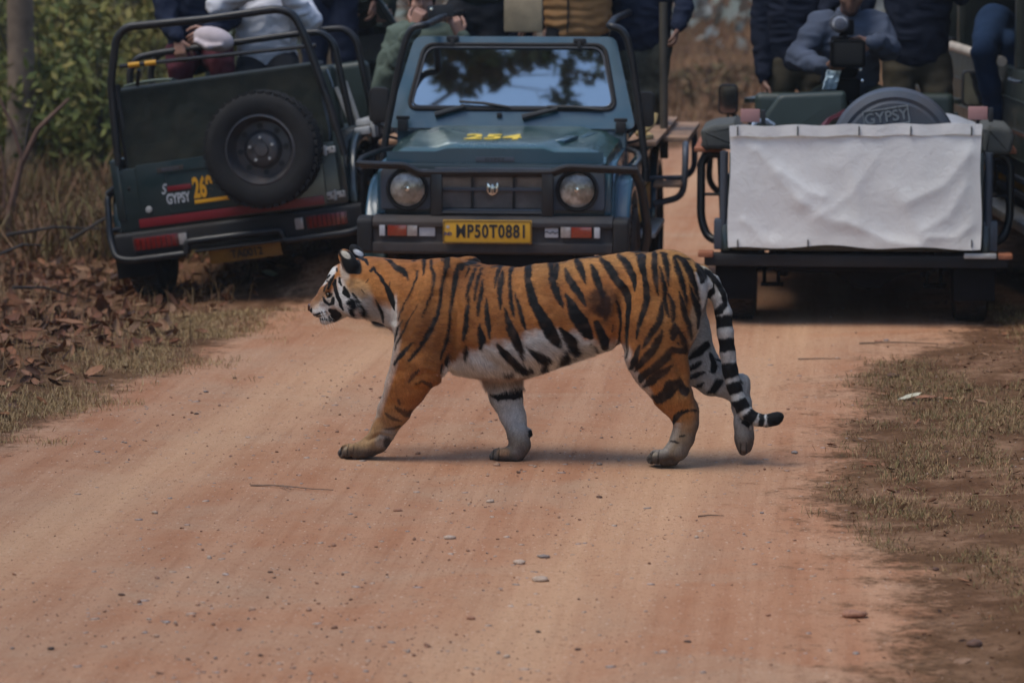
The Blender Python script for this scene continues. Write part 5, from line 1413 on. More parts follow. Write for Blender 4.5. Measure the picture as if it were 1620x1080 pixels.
# ---------------------------------------------------------------- far right vehicle: a dark closed-sided truck seen along its flank
def build_dark_truck():
    X = 3.03
    root = empty('safari_truck', (X, 20.6, 0), (0, 0, 0), 'very dark green high-sided safari truck cut off by the right edge of the picture', 'truck')
    def pt(px, py):
        Y = X * FPX / (px - 810) * 1.0
        for _ in range(4):
            p = at(px, py, Y); Y *= X / p[0]
        p = at(px, py, Y); return p[1] - 20.6, p[2]
    dk = M['darkgreen']
    # lower flank y runs away from the camera
    m = MB(); m.prism([(-2.0, .60), (8.0, .60), (8.0, 1.36), (-2.0, 1.36)], 0, .06, .012, axis='x'); m.build('side_panel', dk, root)
    for z, h, mt in ((1.17, .012, dk), (.99, .012, dk), (.82, .012, dk)):
        m = MB(); m.box((-.012, -2.0, z), (-.001, 8.0, z + h), .003); m.build('side_moulding', mt, root)
    m = MB(); m.box((-.006, -2.0, .655), (-.001, 8.0, .695), .001); m.build('side_stripe', M['amberyellow'], root)
    m = MB(); m.box((-.02, -2.0, .705), (-.001, 8.0, .735), .004); m.box((-.02, -2.0, .615), (-.001, 8.0, .645), .004); m.build('side_trim', M['bluegrey'], root)
    m = MB(); m.box((-.10, -2.0, .46), (.06, 8.0, .52), .012); m.build('side_step', M['alu'], root)
    m = MB(); m.box((.06, -2.0, .42), (1.5, 8.0, .60), .01); m.build('chassis', M['under'], root)
    m = MB(); m.box((1.44, -2.0, .60), (1.5, 8.0, 1.36), .01); m.build('far_panel', dk, root)
    for y in (7.8, 5.6, 3.7, .9, -.95):
        m = MB(); m.box((.0, y - .06, 1.36), (.06, y + .06, 2.55), .01); m.build('window_post', dk, root)
    m = MB(); m.box((-.01, -2.0, 2.5), (1.5, 8.0, 2.62), .03); m.build('roof', dk, root)
    m = MB(); m.box((1.40, -2.0, 1.36), (1.42, 8.0, 2.5), .005); m.build('far_curtain', mat_simple('dark_tarpaulin', (.022, .024, .020), .85, vary=.3, bump=.3), root)
    m = MB(); m.box((.06, 7.9, .60), (1.44, 7.98, 2.5), .01); m.build('front_bulkhead', dk, root)
    a = pt(1502, 84); c = pt(1590, 112)
    m = MB(); m.tube([(-.02, a[0] + .1, 1.385), (-.02, c[0], 1.385)], .032, 12); m.build('padded_rail', mat_simple('beige_padding', (.36, .31, .25), .8, vary=.25, bump=.3), root)
    m = MB(); m.tube([(-.02, a[0] - .25, 1.36), (-.02, a[0] - .25, 1.44)], .036, 8); m.build('rail_strap', M['ink'], root)
    y, z = pt(1612, 128); m = MB(); m.tube([(-.01, y + .25, z), (-.035, y + .2, z), (-.035, y - .1, z), (-.01, y - .15, z)], .010, 8, bend=.02); m.build('door_handle', M['bluegrey'], root)
    y, z = pt(1580, 140); mirror_part(root, (-.16, y, z), -1, .14, .22)
    for y in (5.9, -1.0):
        make_wheel(root, (.14, y, .38), .38, .22, M['rubber_dusty'], 'wheel', face=-1)
    m = MB(); m.box((.5, -.2, .62), (1.35, .3, 1.30), .04); m.box((.5, 1.6, .62), (1.35, 2.1, 1.3), .04); m.build('seat', M['rexine'], root)
    return root

CF, CENTRE = build_centre_jeep()
LF, LEFT = build_left_jeep()
RF, RIGHT = build_right_jeep()
TRUCK = build_dark_truck()
# ================================================================== the tigress
T_YAW = math.radians(9.0)
T_AX = np.array([-math.cos(T_YAW), math.sin(T_YAW), 0.0])        # towards the head
T_N = np.array([-math.sin(T_YAW), -math.cos(T_YAW), 0.0])        # towards the near flank
T_O = ground_at(805, 728)

def t_at(px, py, w=0.0):
    """local (u, w, z) of a surveyed point lying w metres off the animal's midline plane"""
    d = ray(px, py); c = np.array([0, 0, CAM_H])
    t = (w - (c - T_O) @ T_N) / (d @ T_N)
    p = c + d * t - T_O
    return np.array([p @ T_AX, w, p[2]])

def t_world(V):
    return T_O + V[:, :1] * T_AX + V[:, 1:2] * T_N + V[:, 2:3] * np.array([0, 0, 1.0])

M_PX = 15.0 / FPX     # metres per photo pixel at the animal

def _tc(pts):
    out = []
    for p in pts:
        px, py, w, r = p[:4]
        u = t_at(px, py, w)
        out.append((u[0], u[1], u[2], r * M_PX) + ((p[4],) if len(p) > 4 else ()))
    return out

def _axis(segs):
    a = []
    for lo, hi, st in segs: a.extend(np.arange(lo, hi, st))
    return np.array(a, np.float32)

def build_tiger_field():
    F = Field(_axis([(-1.22, 0.60, 0.0065), (0.60, 0.92, 0.0042)]),
              _axis([(-0.30, 0.30, 0.0065)]),
              _axis([(-0.03, 0.11, 0.0045), (0.11, 0.56, 0.0065), (0.56, 0.95, 0.0050)]))
    # trunk: elliptic sections between surveyed back line and belly line
    st = [(575, 404, 492, .085), (590, 406.5, 499, .100), (610, 409, 510, .115), (630, 411, 530, .132), (655, 411, 566, .150), (680, 409, 582, .165), (710, 408, 588, .178),
          (740, 412, 593, .185), (765, 417, 597, .190), (790, 420.5, 599, .195), (820, 421, 596, .200), (850, 418, 590, .200),
          (880, 414.5, 582, .195), (910, 410.5, 572, .185), (935, 406, 563, .175), (960, 402.5, 555, .165), (985, 399.5, 548, .160),
          (1010, 398, 545, .160), (1035, 399, 540, .158), (1060, 404, 530, .150), (1085, 413, 515, .136), (1105, 424, 498, .112), (1118, 436, 478, .080)]
    us = []; zt = []; zb = []; hw = []
    for px, top, bot, h in st:
        a = t_at(px, top); b = t_at(px, bot)
        us.append((a[0] + b[0]) / 2); zt.append(a[2] - 0.002); zb.append(b[2] + 0.004); hw.append(h)
    us, zt, zb, hw = (np.array(v)[::-1] for v in (us, zt, zb, hw))
    X, Y, Z = F.grid((slice(None),) * 3)
    ux = F.xs
    def ip(v):
        g = np.interp(ux, us, v); k = np.ones(9) / 9; return np.convolve(np.pad(g, 4, 'edge'), k, 'valid')
    ZT, ZB, HW = ip(zt), ip(zb), ip(hw)
    zc = ((ZT + ZB) / 2)[:, None, None].astype(np.float32); hz = ((ZT - ZB) / 2)[:, None, None].astype(np.float32); hwv = HW[:, None, None].astype(np.float32)
    # sides fuller below the middle (ribs and belly hang), narrower along the spine
    zr = (Z - zc) / hz
    wid = hwv * (1.0 - 0.12 * np.clip(zr, 0, 1) - 0.02 * np.clip(-zr, 0, 1))
    q = (np.abs(zr) ** 2.15 + np.abs(Y / wid) ** 2.15) ** (1 / 2.15)
    d = (q - 1) * np.minimum(hz, hwv) * 0.9
    end = np.maximum(us[0] - X, X - us[-1])
    d = smax(d, end + 0 * d, 0.03)
    F.d = np.minimum(F.d, d).astype(np.float32)
    # neck to head
    add_chain(F, _tc([(640, 470, 0, 52, .80), (600, 459, 0, 46, .84), (570, 452, 0, 42, .88)]), 0.02, 0.03)
    # shoulders, scapulae, hips
    for s in (1, -1):
        add_ellipsoid(F, t_at(712, 432, .075 * s), (.075, .035, .062), (0, 0.35, 0), 0.03)
        add_ellipsoid(F, t_at(672, 500, .098 * s), (.105, .075, .165), (0, -0.18, 0), 0.05)
        add_ellipsoid(F, t_at(1064, 466, .085 * s), (.12, .070, .115), (0, 0.2, 0), 0.05)
    add_ellipsoid(F, t_at(738, 421, -.085), (.062, .035, .040), (0, 0.22, 0), 0.012)
    # near fore leg
    add_chain(F, _tc([(672, 520, .115, 42, .8), (664, 570, .120, 43, .72), (644, 608, .105, 33, .8), (624, 648, .08, 25, .85), (607, 680, .055, 19, .95), (598, 697, .045, 17.5, 1)]), 0.02, 0.045)
    add_chain(F, _tc([(688, 568, .12, 20, .9), (688, 590, .118, 14, .9)]), 0.02, 0.03)
    add_chain(F, _tc([(596, 698, .045, 17, 1), (584, 707, .045, 14.5, 1.35), (566, 712, .045, 12, 1.8)]), 0.015, 0.02)
    def toes(x, y, w, r, dx=0.0, n=4, spread=.017, k=.003, l=11, lift=0):
        for i in range(n):
            o = (i - (n - 1) / 2)
            ww = w + o * spread * 1.45
            back = 5.0 * abs(o) if abs(o) > 1 else 0
            add_chain(F, _tc([(x + l + back, y - 4, ww, r * .95), (x + 3 + back + dx * o, y - 2.5, ww, r), (x - 3 + back + dx * o, y + 2.5, ww, r * .86)]), 0.006, k)
        for i in range(n - 1):
            o = (i - (n - 2) / 2); ww = w + o * spread * 1.45; back = 3.0 * abs(o)
            add_chain(F, _tc([(x + l + 2 + back, y - 12.5, ww, 1.5), (x + 1 + back, y - 9.5, ww, 2.6), (x - 8 + back, y - 2, ww, 3.0), (x - 9 + back, y + 6, ww, 3.0)]), .004, .005, sub=True)
    toes(545, 713.5, .045, 8.8)
    add_chain(F, _tc([(578, 716.5, .045, 8.5, 2.0), (564, 718, .045, 8, 2.1)]), .01, .01)
    add_chain(F, _tc([(612, 692, .05, 7), (613, 700, .05, 5)]), .006, .008)     # wrist pad
    # far fore leg
    add_chain(F, _tc([(770, 520, -.10, 40, .8), (793, 585, -.10, 33, .75), (800, 625, -.085, 26, .75), (812, 660, -.065, 19.5, .85), (820, 688, -.032, 15.5, 1), (823, 703, -.022, 14.5, 1.05)]), 0.02, 0.04)
    add_chain(F, _tc([(824, 703, -.022, 14.5, 1.1), (817, 714, -.022, 14, 1.35), (800, 718, -.022, 11, 1.9)]), 0.015, 0.02)
    toes(784, 719.5, -.022, 8.6)
    add_chain(F, _tc([(818, 723, -.022, 8, 2.1), (800, 724, -.022, 7.5, 2.2)]), .01, .01)
    add_chain(F, _tc([(836, 682, -.05, 6), (838.5, 687, -.05, 5)]), .006, .006)
    # near hind leg
    add_chain(F, _tc([(1055, 450, .095, 55, .72), (1047, 510, .115, 55, .68), (1040, 552, .115, 48, .68), (1050, 590, .10, 38, .68), (1063, 622, .085, 29, .72), (1079, 648, .065, 23.5, .7)]), 0.03, 0.05)
    add_chain(F, _tc([(1020, 545, .105, 36, .7), (1030, 585, .105, 26, .75)]), 0.02, 0.04)
    add_chain(F, _tc([(1085, 648, .06, 20, .75), (1086, 668, .055, 19, .8), (1080, 692, .048, 17.5, .95), (1072, 710, .045, 17, 1.15)]), 0.02, 0.02)
    add_chain(F, _tc([(1071, 712, .045, 16, 1.3), (1055, 719, .045, 12, 1.8)]), 0.015, 0.02)
    toes(1034, 723, .045, 9.4)
    add_chain(F, _tc([(1066, 729, .045, 8, 2.1), (1050, 730, .045, 7, 2.2)]), .01, .01)
    # far hind leg, heel lifted behind
    add_chain(F, _tc([(1060, 470, -.085, 50, .75), (1075, 530, -.105, 46, .72), (1098, 572, -.11, 36, .7), (1128, 598, -.10, 26, .7), (1158, 612, -.085, 19, .72), (1170, 609, -.08, 15, .75)]), 0.03, 0.05)
    add_chain(F, _tc([(1170, 607, -.08, 15, .8), (1173, 640, -.07, 15, .85), (1177, 672, -.06, 14, 1.0), (1178, 692, -.055, 14, 1.2), (1178, 704, -.055, 13, 1.45)]), 0.02, 0.02)
    for i in range(4):
        o = i - 1.5
        add_chain(F, _tc([(1176, 700, -.055 + o * .021, 9), (1175 + abs(o), 713 - 2 * abs(o), -.055 + o * .023, 8)]), .004, .006)
    # tail
    add_chain(F, _tc(TAIL), 0.012, 0.022)
    # ---------------- head
    add_ellipsoid(F, t_at(560, 447, 0), (.105, .088, .100), (0, 0.25, 0), 0.025)           # skull
    add_ellipsoid(F, t_at(539, 438, 0), (.056, .066, .048), (0, 0.75, 0), 0.02)            # forehead
    add_chain(F, _tc([(533, 444, 0, 16, 1.25), (518.5, 464, 0, 14.5, .95), (502, 482, 0, 10.5, .95), (495, 487, 0, 7.5, 1.0)]), 0.008, 0.012)   # bridge and nose
    add_chain(F, _tc([(535, 478, 0, 26, 1.15), (517, 486, 0, 17.5, 1.10), (504, 491.5, 0, 11, 1.15)]), 0.008, 0.012)                                  # upper jaw
    add_chain(F, _tc([(540, 490, 0, 14, 1.5), (523, 499, 0, 12.5, 1.2), (514.5, 504.5, 0, 9.5, 1.2)]), 0.008, 0.008)                                 # lower jaw
    for s in (1, -1):
        add_ellipsoid(F, t_at(507, 489.5, .026 * s), (.034, .024, .026), (0, 0.4, 0), 0.008)         # whisker pad
        add_ellipsoid(F, t_at(548, 471, .070 * s), (.055, .036, .066), (0, 0.5, 0), 0.025)           # cheek
        add_ellipsoid(F, t_at(562, 484, .075 * s), (.055, .028, .050), (0, 0.3, 0), 0.025)           # ruff
        add_ellipsoid(F, t_at(519.5, 456, .044 * s), (.022, .018, .012), (0, 0.9, 0), 0.010)         # brow
        add_ellipsoid(F, t_at(515, 476, .050 * s), (.028, .016, .020), (0, 0.6, 0), 0.012)
        add_ellipsoid(F, t_at(519, 466, .068 * s), (.017, .016, .012), (0, 0.6, 0), 0.006, sub=True)  # eye socket
    # mouth line and nostrils
    for s in (1, -1):
        add_chain(F, _tc([(499, 497, .022 * s, 2.2), (509, 500, .034 * s, 2.0), (522, 501, .050 * s, 2.2), (535, 497, .070 * s, 1.5)]), .003, .004, sub=True)
        add_chain(F, _tc([(488.5, 489, .012 * s, 2.0), (492.5, 490.5, .021 * s, 1.8)]), .003, .003, sub=True)
    # ears: cupped discs facing out and forward
    def ear(px, py, w, r, rot, tip):
        c = t_at(px, py, w)
        add_ellipsoid(F, c, r, rot, 0.010)
        add_ellipsoid(F, c + np.array(tip), (r[0] * .80, r[1] * .9, r[2] * .84), rot, 0.004, sub=True)
    ear(551, 413.5, .066, (.036, .026, .060), (0.15, 0.62, 0.0), (.010, -.016, .003))
    ear(564.5, 400, -.062, (.026, .024, .044), (0.0, 0.72, 0.0), (.010, -.016, .002))
    return F

TAIL = [(1090, 436, 0, 24), (1107, 438, 0, 19), (1124, 448, .0, 15), (1137, 468, .0, 13), (1145, 495, .0, 12.6), (1148, 525, 0, 12.4), (1151, 556, 0, 12), (1155, 585, 0, 11.6),
        (1161, 611, 0, 11.2), (1169, 634, 0, 10.8), (1181, 653, 0, 10.4), (1196, 663, 0, 9.6), (1213, 666, 0, 9.2), (1226, 662, 0, 9.4), (1231, 659.5, 0, 8.8)]

# ---- the coat: a map of stripes surveyed from the photograph, laid on both flanks
def _st(o, s, *lines):
    """(origin, scale, lists of (x, y, half width)) -> photo pixel polylines"""
    return [np.array([(o[0] + x / s, o[1] + y / s, w / s) for x, y, w in L]) for L in lines]

_A, _B, _C, _D = (600, 400), (740, 400), (880, 390), (1000, 390)
ST_BODY = (
 _st(_A, 5.4,
  [(50, 50, 6), (95, 75, 16), (135, 120, 22), (185, 150, 30), (215, 178, 22), (238, 195, 9), (242, 235, 4)],
  [(-40, 160, 8), (10, 215, 20), (45, 260, 10), (75, 320, 20), (98, 370, 28), (115, 430, 20), (128, 485, 5)], [(90, 252, 3), (80, 300, 6)],
  [(-10, 440, 8), (15, 500, 12), (35, 550, 12), (38, 598, 3)],
  [(375, 70, 18), (378, 110, 14), (372, 190, 4)], [(280, 64, 10), (300, 68, 8)],
  [(440, 75, 13), (445, 130, 14), (462, 190, 15), (460, 260, 12), (445, 340, 11), (420, 400, 9), (395, 470, 7), (365, 545, 4)],
  [(575, 45, 26), (572, 110, 24), (555, 185, 14), (535, 250, 13), (525, 340, 14), (515, 430, 15), (495, 520, 17), (455, 620, 22), (400, 720, 22), (345, 800, 18), (290, 870, 14), (245, 920, 8)],
  [(530, 45, 8), (540, 72, 5)],
  [(672, 100, 10), (655, 170, 22), (640, 260, 25), (625, 350, 17), (612, 440, 11), (600, 540, 11), (592, 640, 14), (575, 730, 17), (545, 820, 13), (520, 900, 7)],
  [(318, 152, 7), (318, 205, 9), (285, 280, 6), (245, 370, 6), (205, 450, 6), (180, 520, 4), (163, 575, 3)],
  [(330, 440, 2), (280, 520, 3), (235, 590, 5), (205, 660, 8), (165, 740, 7), (135, 830, 4)],
  [(200, 575, 3), (160, 640, 6), (142, 710, 6), (135, 760, 3)],
  [(285, 760, 4), (235, 810, 14), (180, 880, 18), (130, 945, 10)],
  [(690, 105, 10), (700, 130, 20), (728, 112, 6)], [(760, 130, 13), (740, 190, 7), (735, 205, 3)],
  [(700, 100, 14), (760, 88, 16), (820, 88, 10)], [(720, 55, 6), (770, 60, 5)], [(800, 112, 4), (860, 108, 5)],
  [(820, 135, 10), (790, 210, 17), (760, 290, 16), (742, 370, 9), (740, 400, 4)],
  [(762, 375, 4), (750, 470, 16), (742, 580, 20), (728, 680, 20), (712, 740, 10)],
  [(735, 800, 12), (730, 850, 20), (725, 905, 8)],
  [(590, 870, 12), (575, 930, 22), (580, 970, 8)], [(530, 985, 10), (528, 1030, 5)],
 ) + _st(_B, 5.4,
  [(110, 140, 8), (85, 220, 16), (65, 310, 14), (52, 410, 5)],
  [(128, 225, 5), (115, 320, 16), (95, 420, 18), (78, 530, 8)],
  [(158, 385, 4), (155, 470, 18), (165, 570, 24), (178, 650, 17), (180, 725, 8)],
  [(95, 610, 6), (100, 670, 22), (120, 740, 32), (105, 815, 14)],
  [(275, 115, 18), (250, 175, 18), (235, 240, 12), (230, 295, 5)],
  [(298, 155, 7), (278, 240, 24), (272, 340, 22), (275, 430, 16), (278, 485, 5)],
  [(378, 112, 18), (358, 165, 14), (355, 250, 14), (360, 350, 14), (370, 440, 18), (385, 520, 12), (398, 550, 4)],
  [(398, 340, 3), (425, 430, 14), (450, 530, 18), (475, 610, 15), (492, 658, 6)],
  [(312, 470, 6), (335, 560, 22), (370, 670, 38), (410, 760, 40), (440, 830, 30), (455, 885, 10)],
  [(518, 88, 22), (512, 140, 30), (510, 230, 28), (530, 330, 34), (560, 430, 40), (610, 520, 42), (660, 600, 52), (710, 690, 54), (745, 750, 40), (770, 795, 14)],
  [(250, 780, 10), (290, 840, 26), (350, 890, 30), (420, 950, 34), (480, 990, 36), (530, 985, 24)],
  [(300, 1025, 8), (350, 1022, 18), (375, 1005, 10)],
  [(505, 810, 8), (560, 850, 26), (620, 890, 40), (670, 900, 30)], [(650, 930, 20), (645, 990, 36), (640, 1015, 20)],
  [(700, 90, 20), (715, 150, 24), (712, 220, 26), (735, 300, 28), (765, 370, 28), (795, 430, 18), (810, 462, 5)],
  [(700, 88, 8), (740, 85, 9), (770, 110, 11), (760, 160, 14), (735, 215, 16)],
  [(790, 650, 10), (830, 700, 30), (860, 760, 40)], [(830, 830, 14), (820, 900, 40), (800, 950, 36), (850, 975, 14)],
  [(780, 68, 8), (830, 72, 8)], [(110, 128, 6), (130, 126, 5)], [(200, 124, 5), (255, 116, 6)], [(300, 105, 3), (350, 108, 4)],
 ) + _st(_C, 5.143,
  [(70, 180, 10), (100, 260, 26), (150, 340, 32), (200, 410, 26), (238, 482, 6)],
  [(160, 112, 20), (185, 160, 30), (210, 220, 24), (235, 302, 6)],
  [(285, 155, 12), (310, 220, 28), (335, 290, 28), (355, 350, 22), (372, 400, 14)],
  [(0, 150, 20), (-10, 250, 20)], [(10, 330, 8), (25, 420, 14), (45, 488, 5)],
  [(75, 390, 10), (120, 470, 32), (150, 550, 52), (200, 620, 58), (245, 690, 46), (280, 740, 18)],
  [(30, 665, 10), (70, 720, 34), (110, 780, 52), (140, 850, 34), (130, 895, 12)], [(60, 840, 10), (50, 920, 42), (40, 965, 36)],
  [(365, 105, 20), (410, 150, 32), (450, 210, 34), (490, 280, 30), (540, 330, 32), (575, 400, 30), (585, 490, 22), (572, 600, 18), (562, 720, 14), (560, 820, 12), (568, 900, 8)],
  [(500, 70, 12), (545, 110, 26), (585, 170, 30), (615, 230, 28), (632, 300, 16), (635, 360, 6)],
  [(325, 620, 20), (350, 690, 36), (385, 760, 42), (390, 810, 30)], [(312, 820, 8), (325, 870, 14)], [(280, 800, 8), (275, 815, 6)],
  [(490, 440, 8), (505, 520, 14), (515, 620, 9), (505, 720, 7), (498, 830, 9)], [(460, 640, 5), (455, 690, 4)],
  [(60, 118, 8), (10, 110, 8)], [(150, 98, 6), (250, 92, 9), (360, 75, 8)], [(420, 48, 6), (520, 44, 8)], [(570, 40, 6), (640, 48, 7)],
  [(650, 70, 12), (690, 90, 36), (695, 150, 30), (715, 240, 20), (735, 340, 24), (735, 440, 24), (705, 540, 22), (675, 630, 18), (650, 740, 8)],
  [(795, 80, 14), (795, 160, 22), (805, 260, 20), (820, 380, 8)],
  [(680, 800, 6), (655, 870, 18), (630, 940, 26), (615, 985, 14)],
 ) + _st(_D, 5.143,
  [(182, 70, 22), (180, 140, 26), (190, 240, 20), (200, 330, 12), (207, 400, 4)],
  [(255, 65, 20), (275, 140, 24), (287, 220, 16), (292, 318, 5)],
  [(225, 160, 5), (245, 250, 16), (260, 350, 20), (262, 440, 18), (285, 540, 14), (300, 580, 6)],
  [(290, 385, 5), (325, 460, 18), (335, 540, 20), (330, 610, 12)],
  [(240, 440, 8), (235, 540, 22), (215, 620, 26), (160, 690, 24), (120, 760, 20), (85, 830, 6)],
  [(245, 685, 8), (210, 760, 28), (160, 850, 32), (100, 910, 28), (55, 970, 22), (25, 1010, 8)],
  [(60, 800, 6), (35, 870, 20), (15, 950, 26)],
  [(340, 90, 14), (365, 170, 24), (390, 250, 24), (415, 340, 22), (440, 440, 10), (445, 480, 4)],
  [(380, 365, 6), (405, 460, 20), (430, 560, 24), (460, 640, 20), (478, 760, 8)],
  [(350, 75, 10), (410, 105, 22), (450, 170, 30), (485, 260, 26), (515, 340, 18), (540, 440, 6)],
  [(460, 300, 5), (490, 400, 20), (525, 480, 26), (540, 560, 22), (530, 660, 10)],
  [(345, 640, 20), (345, 690, 42), (330, 735, 26)], [(395, 700, 14), (420, 770, 26), (435, 840, 24)], [(370, 780, 8), (380, 800, 6)],
  [(440, 850, 20), (380, 845, 22), (320, 840, 28), (280, 890, 34), (220, 950, 34), (140, 1010, 30), (70, 1060, 26)],
  [(330, 965, 5), (270, 1000, 22), (190, 1050, 28), (130, 1090, 20)],
  [(520, 135, 10), (545, 190, 30), (570, 240, 34), (560, 290, 14)], [(585, 180, 8), (605, 210, 22), (625, 225, 8)],
  [(30, 45, 6), (120, 42, 7), (190, 48, 8)], [(230, 52, 6), (280, 60, 7)], [(430, 95, 5), (465, 102, 5)],
 ) + _st((1010, 580), 6.75,
  [(20, 150, 20), (90, 70, 34), (200, 0, 34)], [(60, 200, 20), (160, 140, 34), (260, 60, 34), (320, 10, 22)],
  [(150, 310, 16), (220, 340, 50), (290, 290, 60), (350, 210, 74), (430, 170, 50), (440, 120, 10)], [(460, 190, 30), (490, 250, 48), (510, 280, 24)],
  [(620, 465, 8), (540, 462, 14), (460, 485, 26), (400, 540, 30), (370, 600, 14)],
  [(430, 810, 5), (380, 800, 10), (350, 790, 6)], [(440, 740, 5), (490, 735, 8)],
 ) + _st((520, 580), 6.75,
  [(1205, -20, 12), (1205, 40, 10)], [(1100, 210, 14), (1080, 185, 24), (1000, 150, 14), (930, 180, 8)],
  [(960, 435, 12), (900, 490, 40), (830, 500, 36), (760, 460, 24), (710, 420, 10)], [(740, 350, 14), (760, 400, 8)],
  [(600, 490, 8), (650, 530, 16), (720, 565, 12), (780, 578, 5)],
  [(760, 630, 12), (690, 655, 12), (600, 660, 8)], [(960, 30, 10), (890, 100, 18), (860, 150, 14)],
 ))
ST_HEAD = _st((480, 380), 7.2,
  [(380, 325, 10), (385, 355, 8)], [(350, 400, 10), (325, 450, 17), (300, 500, 18), (280, 550, 10)],
  [(305, 400, 9), (280, 425, 13), (250, 445, 8)], [(283, 375, 6), (268, 408, 5)], [(270, 512, 6), (245, 545, 12), (230, 580, 8)], [(270, 465, 8), (290, 470, 6)],
  [(365, 452, 12), (352, 500, 18), (368, 570, 20), (385, 640, 20), (415, 700, 22), (425, 750, 16), (450, 795, 10)],
  [(412, 430, 12), (412, 475, 16), (430, 510, 8)],
  [(462, 535, 14), (475, 590, 34), (510, 635, 22)], [(500, 715, 20), (540, 700, 36), (560, 750, 34), (520, 780, 22), (545, 830, 20), (570, 860, 10)],
  [(558, 610, 10), (600, 670, 15), (630, 740, 16), (660, 800, 34), (675, 860, 26)],
  [(225, 650, 9), (245, 700, 14), (290, 735, 14), (330, 715, 20), (338, 660, 14)],
  [(275, 650, 10), (310, 640, 10), (325, 610, 7)],
  [(120, 848, 6), (160, 842, 9), (210, 825, 10), (250, 818, 8)], [(150, 868, 4), (210, 858, 5), (260, 845, 5)],
  [(300, 800, 20), (350, 830, 40), (400, 860, 34), (350, 895, 34), (310, 880, 30)],
  [(200, 900, 5), (250, 900, 14), (300, 920, 14)], [(60, 790, 12), (90, 810, 12), (95, 780, 10)],
  [(600, 195, 8), (660, 200, 16), (710, 230, 20), (735, 280, 10)],
  [(765, 350, 16), (800, 318, 16), (820, 360, 12), (870, 400, 14), (890, 450, 20), (940, 520, 18), (990, 620, 34), (1015, 710, 30), (1035, 790, 8)],
  [(820, 680, 6), (850, 750, 15), (890, 820, 16), (912, 930, 5)],
  [(660, 560, 3), (690, 600, 3)], [(740, 440, 4), (710, 480, 3)],
)
ST_FARFORE = _st((740, 580), 6.75, [(245, 300, 10), (330, 325, 34), (400, 300, 50), (500, 285, 56), (600, 265, 52)], [(665, 690, 20), (672, 735, 26)])
ST_FARHIND = _st((1010, 580), 6.75, [(520, 25, 16), (600, -5, 22), (660, -30, 10)], [(520, 120, 12), (600, 95, 18), (650, 80, 8)],
  [(590, 215, 14), (650, 195, 20), (700, 165, 8)], [(740, 270, 16), (800, 245, 40), (850, 170, 44), (890, 150, 20)],
  [(760, 50, 10), (810, 20, 26), (830, -10, 14)], [(1040, 150, 10), (1080, 155, 16), (1110, 165, 8)],
  [(960, -120, 10), (900, -60, 14), (820, -90, 8)]) + _st(_D, 5.143,
  [(470, 900, 16), (530, 860, 36), (600, 800, 30), (610, 770, 10)], [(440, 1000, 14), (500, 970, 20), (560, 930, 10)], [(630, 860, 8), (660, 940, 24), (660, 1010, 20)],
  [(440, 1065, 14), (520, 1040, 20), (590, 1020, 8)])
TAIL_BANDS = [  # (start, end) along the tail, in photo rows/cols along its arc (see tail_arc)
]

def stripe_mask(px, py, lines, wob=None, soft=1.0):
    m = np.zeros(len(px))
    x = px; y = py
    if wob is not None: x = px + wob[0]; y = py + wob[1]
    for L in lines:
        mw = L[:, 2].max() + 4
        sel = np.where((x > L[:, 0].min() - mw) & (x < L[:, 0].max() + mw) & (y > L[:, 1].min() - mw) & (y < L[:, 1].max() + mw))[0]
        if not len(sel): continue
        xs, ys = x[sel], y[sel]; best = np.full(len(sel), 1e9)
        for a, b in zip(L[:-1], L[1:]):
            ab = b[:2] - a[:2]; l2 = ab @ ab + 1e-9
            t = np.clip(((xs - a[0]) * ab[0] + (ys - a[1]) * ab[1]) / l2, 0, 1)
            d = np.hypot(xs - a[0] - ab[0] * t, ys - a[1] - ab[1] * t) - (a[2] + (b[2] - a[2]) * t) * 1.06 - .25
            best = np.minimum(best, d)
        v = np.clip(0.5 - best / (2 * soft), 0, 1)
        m[sel] = np.maximum(m[sel], v)
    return m

def blob(px, py, cx, cy, rx, ry, ang=0.0, soft=0.35):
    c, s = math.cos(math.radians(ang)), math.sin(math.radians(ang))
    x = (px - cx) * c + (py - cy) * s; y = -(px - cx) * s + (py - cy) * c
    q = np.sqrt((x / rx) ** 2 + (y / ry) ** 2)
    return 1 - sm(1 - soft, 1 + soft, q)

